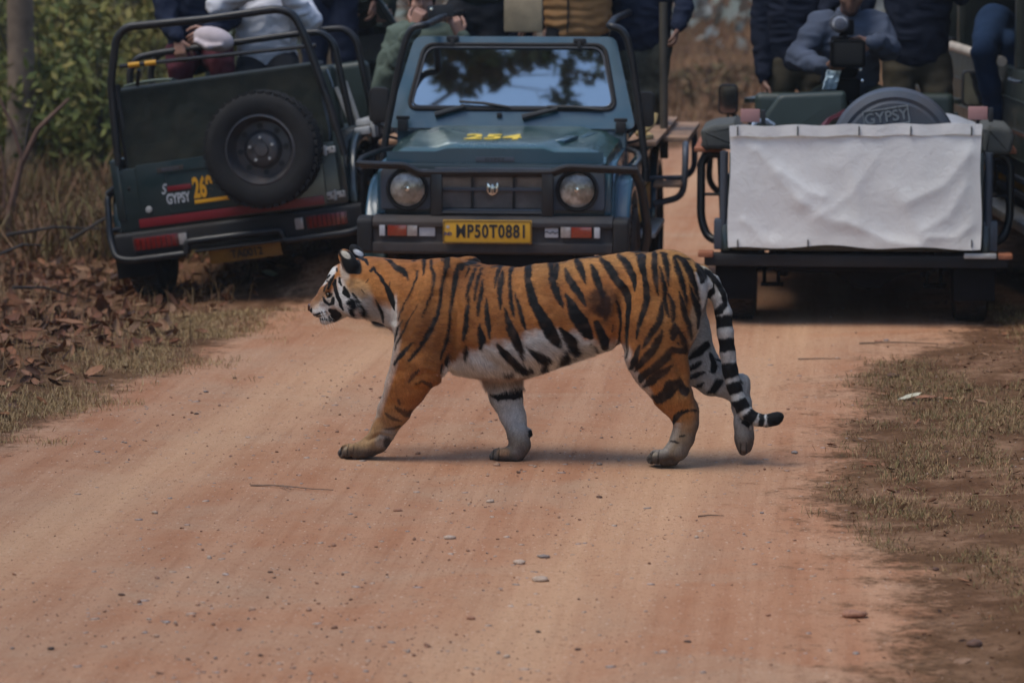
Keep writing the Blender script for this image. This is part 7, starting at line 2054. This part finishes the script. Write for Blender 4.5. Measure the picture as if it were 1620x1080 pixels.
def person(label, J, jacket, trousers, skin=SKIN, hair=HAIR, cap=None, fat=1.0, hands=True, open_collar=False, vest=None, hood=False, shoes=None, face=(0, -1, 0), seed=0, jr=1.0, cat='person', quilt=0.0, sleeves=True, group='people standing and sitting in the vehicles'):
    """J: joints in world metres. pelvis, chest, neck, head, sh(2), el(2), wr(2), hip(2), kn(2), an(2), hd(2) = (dir, normal, curl)"""
    J = {k: (np.array(v, float) if not isinstance(v, (list, tuple)) or not isinstance(v[0], (list, tuple, np.ndarray)) else v) for k, v in J.items()}
    root_p = (J['an'][0][0] * .5 + J['an'][1][0] * .5, J['an'][0][1] * .5 + J['an'][1][1] * .5, min(J['an'][0][2], J['an'][1][2]) - .08)
    root = empty('person', root_p, (0, 0, 0), label, cat, group)
    off = -np.array(root_p)
    def S(p, r, sy=1.0): return (*(np.array(p, float) + off), r, sy)
    allp = [np.array(p, float) for k in ('sh', 'el', 'wr', 'hip', 'kn', 'an') for p in J[k]] + [J['head'] + [0, 0, .13], J['pelvis']]
    A = np.array(allp) + off; lo = A.min(0) - .23; hi = A.max(0) + .23; lo[2] = min(lo[2], -.01)
    hp = [np.array(J['wr'][i], float) + off + _n(J['hd'][i][0]) * .08 for i in (0, 1)]
    def axis(i, base, fine):
        segs = []; rng_ = sorted([(h[i] - .125, h[i] + .125) for h in hp]) if fine else []
        x = lo[i]; out = []
        while x < hi[i]:
            out.append(x); x += fine if any(a < x < b for a, b in rng_) else base
        return out
    B = Field(axis(0, .015, .0052 if hands else 0), axis(1, .015, .0052 if hands else 0), axis(2, .015, .0052 if hands else 0))
    add_chain(B, [S(J['pelvis'], .125, .72), S(J['chest'], .145, .66)], .03, .03)
    add_chain(B, [S(J['chest'], .06), S(J['neck'], .055), S(J['head'] - np.array([0, 0, .05]), .050)], .02, .03)
    hc = J['head'] + off
    Ph, yaw = add_head(B, hc, face)
    for i in (0, 1):
        add_chain(B, [S(J['sh'][i], .052), S(J['el'][i], .038), S(J['wr'][i], .025)], .015, .03)
        add_chain(B, [S(J['hip'][i], .085), S(J['kn'][i], .052), S(J['an'][i], .036)], .02, .03)
        if hands:
            d, nr, cu, sd = J['hd'][i]
            add_hand(B, J['wr'][i] + off, d, nr, sd, cu)
    V, Q = surface_nets(B); V = relax(V, Q, 2, .4)
    np_mesh('body', V, Q, skin, root, True)
    # jacket
    Fj = Field(np.arange(lo[0], hi[0], .0125), np.arange(lo[1], hi[1], .0125), np.arange(lo[2], hi[2], .0125))
    w = fat
    add_chain(Fj, [S(J['pelvis'] + np.array([0, 0, -.03]), .165 * w, .74), S((J['pelvis'] + J['chest']) / 2, .168 * w, .76), S(J['chest'], .178 * w, .68)], .03, .03)
    add_chain(Fj, [S(J['sh'][0] * .85 + J['sh'][1] * .15, .078 * jr), S(J['chest'] + np.array([0, 0, .06]), .10, .9), S(J['sh'][1] * .85 + J['sh'][0] * .15, .078 * jr)], .03, .05)
    add_chain(Fj, [S(J['neck'] - np.array([0, 0, .03]), .072), S(J['neck'] + np.array([0, 0, .015]), .066)], .01, .025)
    if sleeves:
        for i in (0, 1):
            wv = J['wr'][i] - .012 * _n(J['wr'][i] - J['el'][i])
            add_chain(Fj, [S(J['sh'][i], .074 * jr), S((J['sh'][i] + J['el'][i]) / 2, .066 * jr), S(J['el'][i], .058 * jr), S((J['el'][i] + wv) / 2, .052 * jr), S(wv, .041 * jr)], .02, .022)
    # neck opening
    add_ellipsoid(Fj, (J['neck'] + off) + np.array([0, 0, .06]), (.056, .056, .05), None, .008, sub=True)
    V, Q = surface_nets(Fj); V = relax(V, Q, 2, .5)
    n = np.zeros_like(V); t = Q
    fn = np.cross(V[t[:, 2]] - V[t[:, 0]], V[t[:, 3]] - V[t[:, 1]])
    for c in range(4): np.add.at(n, t[:, c], fn)
    n /= np.linalg.norm(n, axis=1)[:, None] + 1e-9
    g = V + np.array([seed * 3.1, 0, 0])
    warp = value_noise(g, 5, seed + 7)[:, None] * .05
    gg = (g + warp) * np.array([1, 1, 2.3])
    disp = .011 * (1 - np.abs(value_noise(gg, 9, seed + 1)) * 2) + .005 * value_noise(gg, 21, seed + 2)
    if quilt: disp = disp * .5 + quilt * np.abs(np.sin(V[:, 2] * 2 * math.pi / .12 + value_noise(g, 6, 3))) ** .5
    V = V + n * disp[:, None]
    jo = np_mesh('jacket', V, Q, jacket, root, True)
    # trousers
    Ft = Field(np.arange(lo[0], hi[0], .014), np.arange(lo[1], hi[1], .014), np.arange(lo[2], hi[2], .014))
    add_chain(Ft, [S(J['hip'][0] * .8 + J['hip'][1] * .2, .118, .95), S(J['hip'][1] * .8 + J['hip'][0] * .2, .118, .95)], .02, .03)
    for i in (0, 1):
        add_chain(Ft, [S(J['hip'][i], .112), S((J['hip'][i] + J['kn'][i]) / 2, .096), S(J['kn'][i], .076), S((J['kn'][i] + J['an'][i]) / 2, .068), S(J['an'][i] + np.array([0, 0, .02]), .058)], .02, .02)
    V, Q = surface_nets(Ft); V = relax(V, Q, 2, .5)
    g = V * np.array([1, 1, 2.0]); V = V + np.stack([.007 * value_noise(g, 11, seed + 11), .011 * value_noise(g, 11, seed + 12), .004 * value_noise(g, 14, 3)], 1)
    np_mesh('trousers', V, Q, trousers, root, True)
    for i in (0, 1):
        a = J['an'][i] + off
        Fs = Field(np.arange(a[0] - .10, a[0] + .10, .012), np.arange(a[1] - .26, a[1] + .14, .012), np.arange(a[2] - .12, a[2] + .08, .012))
        dirn = np.array([0, -1, 0]) if face[1] < .5 else np.array([0, 1, 0])
        add_chain(Fs, [(a[0], a[1], a[2] - .01, .046), (a[0], a[1] + dirn[1] * .03, a[2] - .045, .042), (a[0], a[1] + dirn[1] * .16, a[2] - .055, .034)], .02, .01)
        V, Q = surface_nets(Fs); np_mesh('shoe', relax(V, Q, 2), Q, M['ink'], root, True)
    # hair or cap
    Fh = Field(np.arange(hc[0] - .13, hc[0] + .13, .008), np.arange(hc[1] - .14, hc[1] + .14, .008), np.arange(hc[2] - .16, hc[2] + .17, .008))
    add_ellipsoid(Fh, hc + np.array([0, 0, .026]) - .016 * np.array(_n(face)), (.086, .100, .100), (0, 0, yaw), .01)
    add_ellipsoid(Fh, hc + np.array(_n(face)) * .085 + np.array([0, 0, -.035]), (.085, .072, .085), (0, 0, yaw), .012, sub=True)
    if cap:
        b = hc + np.array(_n(face)) * .10 + np.array([0, 0, .055]); add_ellipsoid(Fh, b, (.066, .060, .012), (0, 0, yaw), .01)
    V, Q = surface_nets(Fh); V = relax(V, Q, 2)
    np_mesh('cap' if cap else 'hair', V, Q, cap or hair, root, True)
    return root

def stand(px, py_sh, Y, floor, w=.40, h=1.0, lean=(0, 0), arms=None, facing=-1, legs=.22):
    """joints of a standing figure whose neck base is seen at px, py_sh"""
    s = at(px, py_sh, Y); n = s.copy(); n[2] = max(n[2], floor + 1.38 * h)
    j = {}
    top = n[2]
    j['neck'] = n; j['head'] = n + np.array([0, facing * .02, .17 * h])
    j['chest'] = n + np.array([-lean[0] * .2, 0, -.20 * h]); j['pelvis'] = n + np.array([-lean[0], 0, -.50 * h])
    j['sh'] = [n + np.array([-w / 2, 0, -.075]), n + np.array([w / 2, 0, -.075])]
    j['hip'] = [j['pelvis'] + np.array([-.085, 0, -.06]), j['pelvis'] + np.array([.085, 0, -.06])]
    an = [np.array([j['pelvis'][0] - legs / 2, Y, floor + .09]), np.array([j['pelvis'][0] + legs / 2, Y, floor + .09])]
    kn = [(j['hip'][i] + an[i]) / 2 + np.array([0, facing * .03, .02]) for i in (0, 1)]
    j['kn'] = kn; j['an'] = an
    j['el'] = [j['sh'][0] + np.array([-.07, .03, -.28]), j['sh'][1] + np.array([.07, .03, -.28])]
    j['wr'] = [j['el'][0] + np.array([-.01, -.04, -.25]), j['el'][1] + np.array([.01, -.04, -.25])]
    j['hd'] = [((0, -.1, -1), (1, 0, 0), .45, 1), ((0, -.1, -1), (-1, 0, 0), .45, -1)]
    if arms:
        for k, v in arms.items():
            i = {'L': 0, 'R': 1}[k[0]]; j[{'sh': 'sh', 'el': 'el', 'wr': 'wr', 'hd': 'hd'}[k[1:]]][i] = v
    return j

def sit(j, i_knee, floor, Y, thigh=.44, splay=(.0, .0)):
    """bend the legs of a figure so that it sits facing the camera"""
    for i in (0, 1):
        s = (-1, 1)[i]
        k = j['hip'][i] + np.array([s * .05 + splay[i], -thigh, .04]); j['kn'][i] = k
        j['an'][i] = k + np.array([s * .02, .05, -.42])
    return j

# --- left jeep
j = stand(300, -62, 21.95, .55, w=.42, h=.86, arms={'Lsh': at(258, -12, 21.9), 'Lel': at(266, 36, 21.8), 'Lwr': at(283, 62, 21.62), 'Lhd': ((.10, -.2, -1), (.3, .9, .1), .55, 1),
                                         'Rsh': at(338, -20, 21.95), 'Rel': at(366, 30, 21.9), 'Rwr': at(330, 48, 21.65), 'Rhd': ((-.8, -.3, -.5), (0, 1, 0), .5, -1)})
j['pelvis'] = at(312, 66, 22.0); j['hip'] = [at(290, 84, 22.0), at(340, 80, 22.0)]; j['chest'] = at(302, 2, 21.95)
j['kn'] = [at(286, 112, 21.75), at(352, 106, 21.75)]; j['an'] = [at(290, 190, 21.8), at(352, 184, 21.8)]
person('person in a navy sweater seated in the tilted jeep, hand hanging down', j, C_NAVY, C_MAROON, SKIN2, fat=1.02, seed=1)
j = stand(414, -22, 22.1, .60, w=.44, h=.84, arms={'Lsh': at(372, -2, 22.1), 'Lel': at(345, 8, 21.85), 'Lwr': at(400, -14, 21.8), 'Lhd': ((.9, 0, .3), (0, 1, 0), .8, 1),
                                        'Rsh': at(462, -6, 22.1), 'Rel': at(490, 32, 21.9), 'Rwr': at(452, -8, 21.75), 'Rhd': ((-.6, 0, .8), (0, 1, 0), .8, -1)})
j['pelvis'] = at(424, 84, 22.15); j['hip'] = [at(402, 104, 22.15), at(446, 100, 22.15)]; j['chest'] = at(418, 24, 22.1)
j['kn'] = [at(390, 130, 21.9), at(450, 126, 21.9)]; j['an'] = [at(392, 200, 22.0), at(452, 196, 22.0)]
person('person in a white hoodie raising both arms to the face in the tilted jeep', j, C_WHITE, C_DARK, SKIN, fat=1.06, seed=2, jr=1.15)
j = stand(520, -150, 23.3, .62, w=.42); person('person in dark blue clothes standing behind the one in the white hoodie', j, C_BNAVY, C_NAVY, seed=3)
j = stand(574, -60, 24.0, .62, w=.46, arms={'Lel': at(546, 44, 23.8), 'Lwr': at(590, 30, 23.6), 'Rel': at(604, 40, 23.8), 'Rwr': at(570, 20, 23.6), 'Lhd': ((1, 0, .2), (0, 1, 0), .6, 1), 'Rhd': ((-1, 0, .2), (0, 1, 0), .6, -1)})
person('person in a dark green jacket with folded arms at the front of the tilted jeep', j, C_BLACKG, C_DARK, seed=4)
# --- centre jeep
j = stand(664, 38, 21.6, .56, w=.42, h=.86, arms={'Lsh': at(632, 58, 21.6), 'Lel': at(606, 138, 21.5), 'Lwr': at(654, 44, 21.30), 'Lhd': ((.40, -.05, 1), (.35, .9, 0), .75, 1),
                                         'Rsh': at(708, 60, 21.6), 'Rel': at(752, 118, 21.5), 'Rwr': at(728, 58, 21.34), 'Rhd': ((-.34, -.05, 1), (-.4, .9, 0), .75, -1)})
j['neck'] = at(668, 40, 21.65); j['head'] = at(668, 2, 21.60); j['chest'] = at(668, 92, 21.6); j['pelvis'] = at(672, 180, 21.65); j['hip'] = [at(652, 200, 21.6), at(696, 200, 21.6)]
j['kn'] = [at(648, 224, 21.2), at(700, 224, 21.2)]; j['an'] = [at(648, 300, 21.25), at(700, 300, 21.25)]
person('person in a sage green jacket filming with a phone held in both hands', j, C_SAGE, C_DARK, SKIN2, fat=.95, seed=5, jr=1.12, cap=C_BLACKG)
ph = empty('phone', at(697, 18, 21.24), (0, 0, 0), 'black phone held up sideways by the person in sage green', 'phone')
m = MB(); m.prism(rrect(-.077, -.037, .077, .037, .010), -.004, .004, .002); m.build('phone_case', M['ink'], ph)
m = MB(); m.prism(rrect(-.070, .002, -.040, .030, .007), -.0075, -.0042, .001); m.build('camera_bump', M['bluegrey'], ph)
m = MB(); m.lathe([(.001, -.0095), (.008, -.0090), (.008, -.0076)], (-.055, 0, .016), 'y', 20); m.build('camera_lens', M['chrome'], ph)
ph.rotation_euler = (0, math.radians(-4), 0)
j = stand(752, -125, 22.2, .56, w=.44); j['el'][0] = j['sh'][0] + np.array([-.10, 0, -.22]); j['pelvis'] = at(756, -8, 22.2) + np.array([0, 0, .05])
person('person in a dark green jacket standing behind the windscreen beside the phone user', j, C_BLACKG, C_DARK, seed=6, fat=1.04)
j = stand(796, -110, 22.9, .56, w=.40); person('person in navy standing furthest back in the middle of the facing jeep', j, C_NAVY, C_BNAVY, seed=7)
j = stand(912, -116, 22.1, .56, w=.44, arms={'Lel': at(862, -30, 22.0), 'Lwr': at(888, -70, 21.9), 'Rel': at(966, -30, 22.0), 'Rwr': at(936, -70, 21.9), 'Lhd': ((.3, 0, 1), (0, 1, 0), .8, 1), 'Rhd': ((-.3, 0, 1), (0, 1, 0), .8, -1)})
j['pelvis'] = at(914, 22, 22.1); j['hip'] = [at(892, 44, 22.1), at(936, 44, 22.1)]
tv = person('person in a tan quilted vest standing behind the windscreen of the facing jeep', j, C_TAN, C_DARK, seed=8, fat=1.22, quilt=.010, sleeves=False)
m = MB(); a = at(897, 56, 22.1) - np.array(tv.location); m.tube([(a[0], -.155, a[2] + .02), (a[0] + .004, -.165, a[2] + .12), (a[0] + .002, -.165, a[2] + .24), (a[0], -.15, a[2] + .42)], .006, 6); m.build('zip', M['ink'], tv)
j = stand(1022, -128, 22.3, .56, w=.48, arms={'Rel': at(1082, 6, 22.2), 'Rwr': at(1072, 44, 22.05), 'Rhd': ((-.2, -.2, -1), (-1, 0, 0), .6, -1)})
j['pelvis'] = at(1012, 44, 22.3); j['hip'] = [at(1004, 74, 22.3), at(1036, 74, 22.3)]; j['kn'] = [at(1010, 150, 22.2), at(1030, 150, 22.2)]; j['an'] = [at(1014, 232, 22.3), at(1032, 232, 22.3)]
person('person in a navy jacket and camouflage trousers standing at the side of the facing jeep', j, C_NAVY, C_CAMO, SKIN, seed=9, fat=1.12)
# --- right jeep
j = stand(1262, -135, 21.8, .54, w=.46, arms={'Lsh': at(1210, -100, 21.8), 'Lel': at(1203, 40, 21.8), 'Lwr': at(1209, 128, 21.7), 'Lhd': ((.05, -.1, -1), (1, .2, 0), .35, 1), 'Rel': at(1322, -20, 21.7), 'Rwr': at(1300, 40, 21.5)})
j['pelvis'] = at(1258, 76, 21.8); j['hip'] = [at(1236, 108, 21.8), at(1284, 108, 21.8)]; j['chest'] = at(1262, -45, 21.8)
person('person in a black-navy jacket left of the cameraman, arm hanging down', j, C_BNAVY, C_KHAKI, SKIN, seed=10, fat=1.08)
j = stand(1340, 22, 21.3, .54, w=.40, h=.9, arms={'Lsh': at(1295, 42, 21.3), 'Lel': at(1262, 92, 21.15), 'Lwr': at(1304, 106, 20.85), 'Lhd': ((1, -.3, -.1), (0, .6, .8), .7, 1),
                                         'Rsh': at(1386, 40, 21.3), 'Rel': at(1405, 78, 21.1), 'Rwr': at(1378, 66, 20.85), 'Rhd': ((-.7, -.3, -.4), (-.3, .9, 0), .7, -1)})
j['neck'] = at(1342, 22, 21.35); j['head'] = at(1346, -8, 21.22); j['chest'] = at(1342, 76, 21.3); j['pelvis'] = at(1346, 140, 21.4); j['hip'] = [at(1316, 156, 21.4), at(1376, 160, 21.4)]
j['kn'] = [at(1268, 186, 20.95), at(1420, 170, 21.1)]; j['an'] = [at(1262, 268, 20.85), at(1430, 270, 21.2)]
person('seated cameraman in a blue-grey fleece operating a large video camera', j, C_GREY, C_OLIVE, SKIN, seed=12, fat=1.0, jr=1.1, cap=M['ink'])
j = stand(1456, -120, 21.7, .54, w=.50, arms={'Rel': at(1520, -10, 21.7), 'Rwr': at(1530, -60, 21.5)})
j['pelvis'] = at(1450, 66, 21.7); j['hip'] = [at(1424, 100, 21.7), at(1478, 100, 21.7)]; j['an'] = [at(1418, 290, 21.7), at(1492, 290, 21.7)]; j['kn'] = [at(1420, 190, 21.65), at(1486, 190, 21.65)]
person('person in a black-navy jacket standing to the right of the cameraman', j, C_BNAVY, C_KHAKI, SKIN, seed=13, fat=1.16)
j = stand(1570, -130, 22.6, .8, w=.42); j['neck'] = at(1578, -110, 22.8); j['neck'][0] = 3.75; n0 = j['neck']
j['head'] = n0 + [0, 0, .17]; j['chest'] = n0 + [0, 0, -.2]; j['sh'] = [n0 + np.array([-.2, 0, -.07]), n0 + np.array([.2, 0, -.07])]; j['el'] = [j['sh'][0] + np.array([-.06, -.05, -.28]), j['sh'][1] + np.array([.06, 0, -.28])]
j['wr'] = [j['el'][0] + np.array([.05, -.2, -.12]), j['el'][1] + np.array([-.05, -.2, -.12])]
j['pelvis'] = at(1580, 40, 22.8); j['pelvis'][0] = 3.45; j['hip'] = [at(1572, 34, 22.4), at(1590, 50, 22.9)]; j['kn'] = [at(1556, 84, 22.0), at(1592, 70, 22.2)]; j['an'] = [j['kn'][0] + np.array([.1, .1, -.42]), j['kn'][1] + np.array([.1, .1, -.42])]
person('person in blue jeans sitting inside the dark truck on the far right', j, C_BNAVY, C_JEANS, SKIN, seed=14, hands=False)

# cap held by the person in the navy sweater
fc = Field(np.arange(-.22, .22, .009), np.arange(-.15, .15, .009), np.arange(-.12, .16, .009))
add_ellipsoid(fc, (0, 0, 0), (.125, .07, .072), (0, .25, 0), .01); add_chain(fc, [(-.10, -.03, -.012, .020, 2.2), (-.03, -.04, -.045, .022, 2.2), (.05, -.04, -.035, .018, 2.2)], .02, .01)
V, Q = surface_nets(fc); hat = np_mesh('sun_hat', relax(V, Q, 3), Q, mat_simple('pinkish_cotton', (.50, .42, .42), .85, vary=.15, scale=9, bump=.3), None, True)
hat.location = at(338, 62, 21.52); tag(hat, 'pinkish white sun hat tucked under the arm of the person in the navy sweater', 'hat')
# bundle and red cloth beside the cameraman
o = MB(); cloth_patch(o, lambda u, v: (.22 * u, -.05 + .12 * v, .07 * math.sin(u * 3.1) * (1 - v * .4) + .02), 14, 10, .018, 31, 14, 2)
rc = o.build('cloth', M['maroon'], None, thick=.02, angle=80); rc.location = at(1300, 200, 20.4); tag(rc, 'crumpled maroon cloth lying between the cameraman and the covered spare wheel', 'cloth')
o = MB(); cloth_patch(o, lambda u, v: (.14 * u, -.05 + .12 * v, .045 * math.sin(u * 3.1) * (1 - v * .4)), 14, 10, .014, 37, 14, 2)
rc = o.build('cloth', mat_simple('pale_blue_cloth', (.30, .36, .44), .85, vary=.12), None, thick=.012, angle=80); rc.location = at(1187, 200, 20.35); tag(rc, 'small pale blue cloth lying at the left end of the white sheet', 'cloth')

# video camera
def build_camera():
    c = at(1340, 84, 20.72); root = empty('video_camera', c, (0, 0, 0), 'large black video camera with square lens hood and furry microphone', 'camera')
    blk = mat_simple('camera_black', (.004, .004, .0045), .7, vary=.2, bump=.1, spec=.08)
    s = 20.72 / FPX
    m = MB(); m.prism(rrect(-27 * s, -22 * s, 27 * s, 21 * s, .02), -.09, .02, .008); m.build('lens_hood', blk, root)
    m = MB(); m.prism(rrect(-22 * s, -17 * s, 22 * s, 16 * s, .016), -.094, -.0905, .001); m.build('hood_mouth', mat_simple('hood_inside', (.004, .004, .004), .9), root)
    m = MB(); m.lathe([(.055, .02), (.055, .12), (.06, .14), (.001, .15)], (0, 0, 0), 'y', 32); m.build('lens', blk, root)
    m = MB(); m.box((-.06, .14, -.075), (.06, .42, .085), .02); m.build('camera_body', blk, root)
    m = MB(); m.tube([(0, .16, .08), (0, .18, .15), (0, .34, .15), (0, .38, .08)], .014, 10, bend=.04); m.build('top_handle', blk, root)
    m = MB(); m.lathe([(.001, -.05), (.034, -.04), (.045, 0), (.045, .10), (.034, .14), (.001, .15)], (-12 * s, .0, 46 * s), 'y', 24); f = m.build('microphone', mat_simple('grey_fur', (.10, .11, .14), .95, vary=.4, scale=60, bump=1.0, bscale=160, sheen=.5), root)
    rng = np.random.default_rng(5); cnt = 5200
    u = rng.normal(size=(cnt, 3)); u /= np.linalg.norm(u, axis=1)[:, None]; base = u * np.array([.043, .09, .043]) + np.array([-12 * s, .05, 46 * s])
    tp = base + u * .013 + rng.normal(size=(cnt, 3)) * .005; sd = np.cross(u, rng.normal(size=(cnt, 3))); sd /= np.linalg.norm(sd, axis=1)[:, None]
    vs = np.stack([base - sd * .0011, base + sd * .0011, tp], 1).reshape(-1, 3)
    w = np_mesh('wind_fur', vs, np.arange(cnt * 3).reshape(-1, 3), f.data.materials[0], f, False); tag(w, kind='stuff')
    m = MB(); m.box((-.035, .05, .10), (.045, .12, .19), .01); m.build('viewfinder', blk, root)
    m = MB(); m.lathe([(.001, -.16), (.06, -.16), (.085, -.13), (.085, -.10), (.05, -.085), (.001, -.08)], (0, .2, 0), 'z', 28); m.build('tripod_head', blk, root)
    m = MB(); m.box((-.09, .10, -.28), (.09, .30, -.15), .02); m.build('tripod_block', blk, root)
    for a in (0, 2.1, 4.2):
        m = MB(); m.tube([(0, .2, -.24), (.16 * math.cos(a + .5), .2 + .16 * math.sin(a + .5), -.62)], .016, 8); m.build('tripod_leg', blk, root)
    for x, z, r in ((-.075, -.115, .012), (.088, -.10, .010), (.10, -.165, .009)):
        m = MB(); m.lathe([(.001, -.012), (r, -.01), (r, .01), (.001, .012)], (x, .10, z), 'y', 14); m.build('knob', M['chrome'], root)
    m = MB(); cloth_patch(m, lambda u, v: (-.135 + .08 * u + .03 * v, .06 + .02 * u, -.215 + .11 * v), 8, 8, .02, 77, 30); m.build('lens_cloth', mat_simple('pale_blue_microfibre', (.36, .46, .52), .8), root, thick=.006)
build_camera()
# ---- air: thin morning haze; the far leaves carry more of it in their colour
def build_haze():
    m = MB(); m.box((-160, -3, -1.5), (160, 210, 24), 0); 
    hm = bpy.data.materials.new('haze_air'); hm.use_nodes = True; nt = hm.node_tree; nt.nodes.clear()
    out = nt.nodes.new('ShaderNodeOutputMaterial'); v = nt.nodes.new('ShaderNodeVolumePrincipled'); v.inputs['Color'].default_value = (.86, .90, .94, 1); v.inputs['Density'].default_value = .0007; v.inputs['Anisotropy'].default_value = .2
    nt.links.new(v.outputs[0], out.inputs['Volume'])
    o = m.build('haze', hm, None, smooth=False); tag(o, kind='stuff', label='thin morning haze filling the air over track and forest', cat='haze')
build_haze()
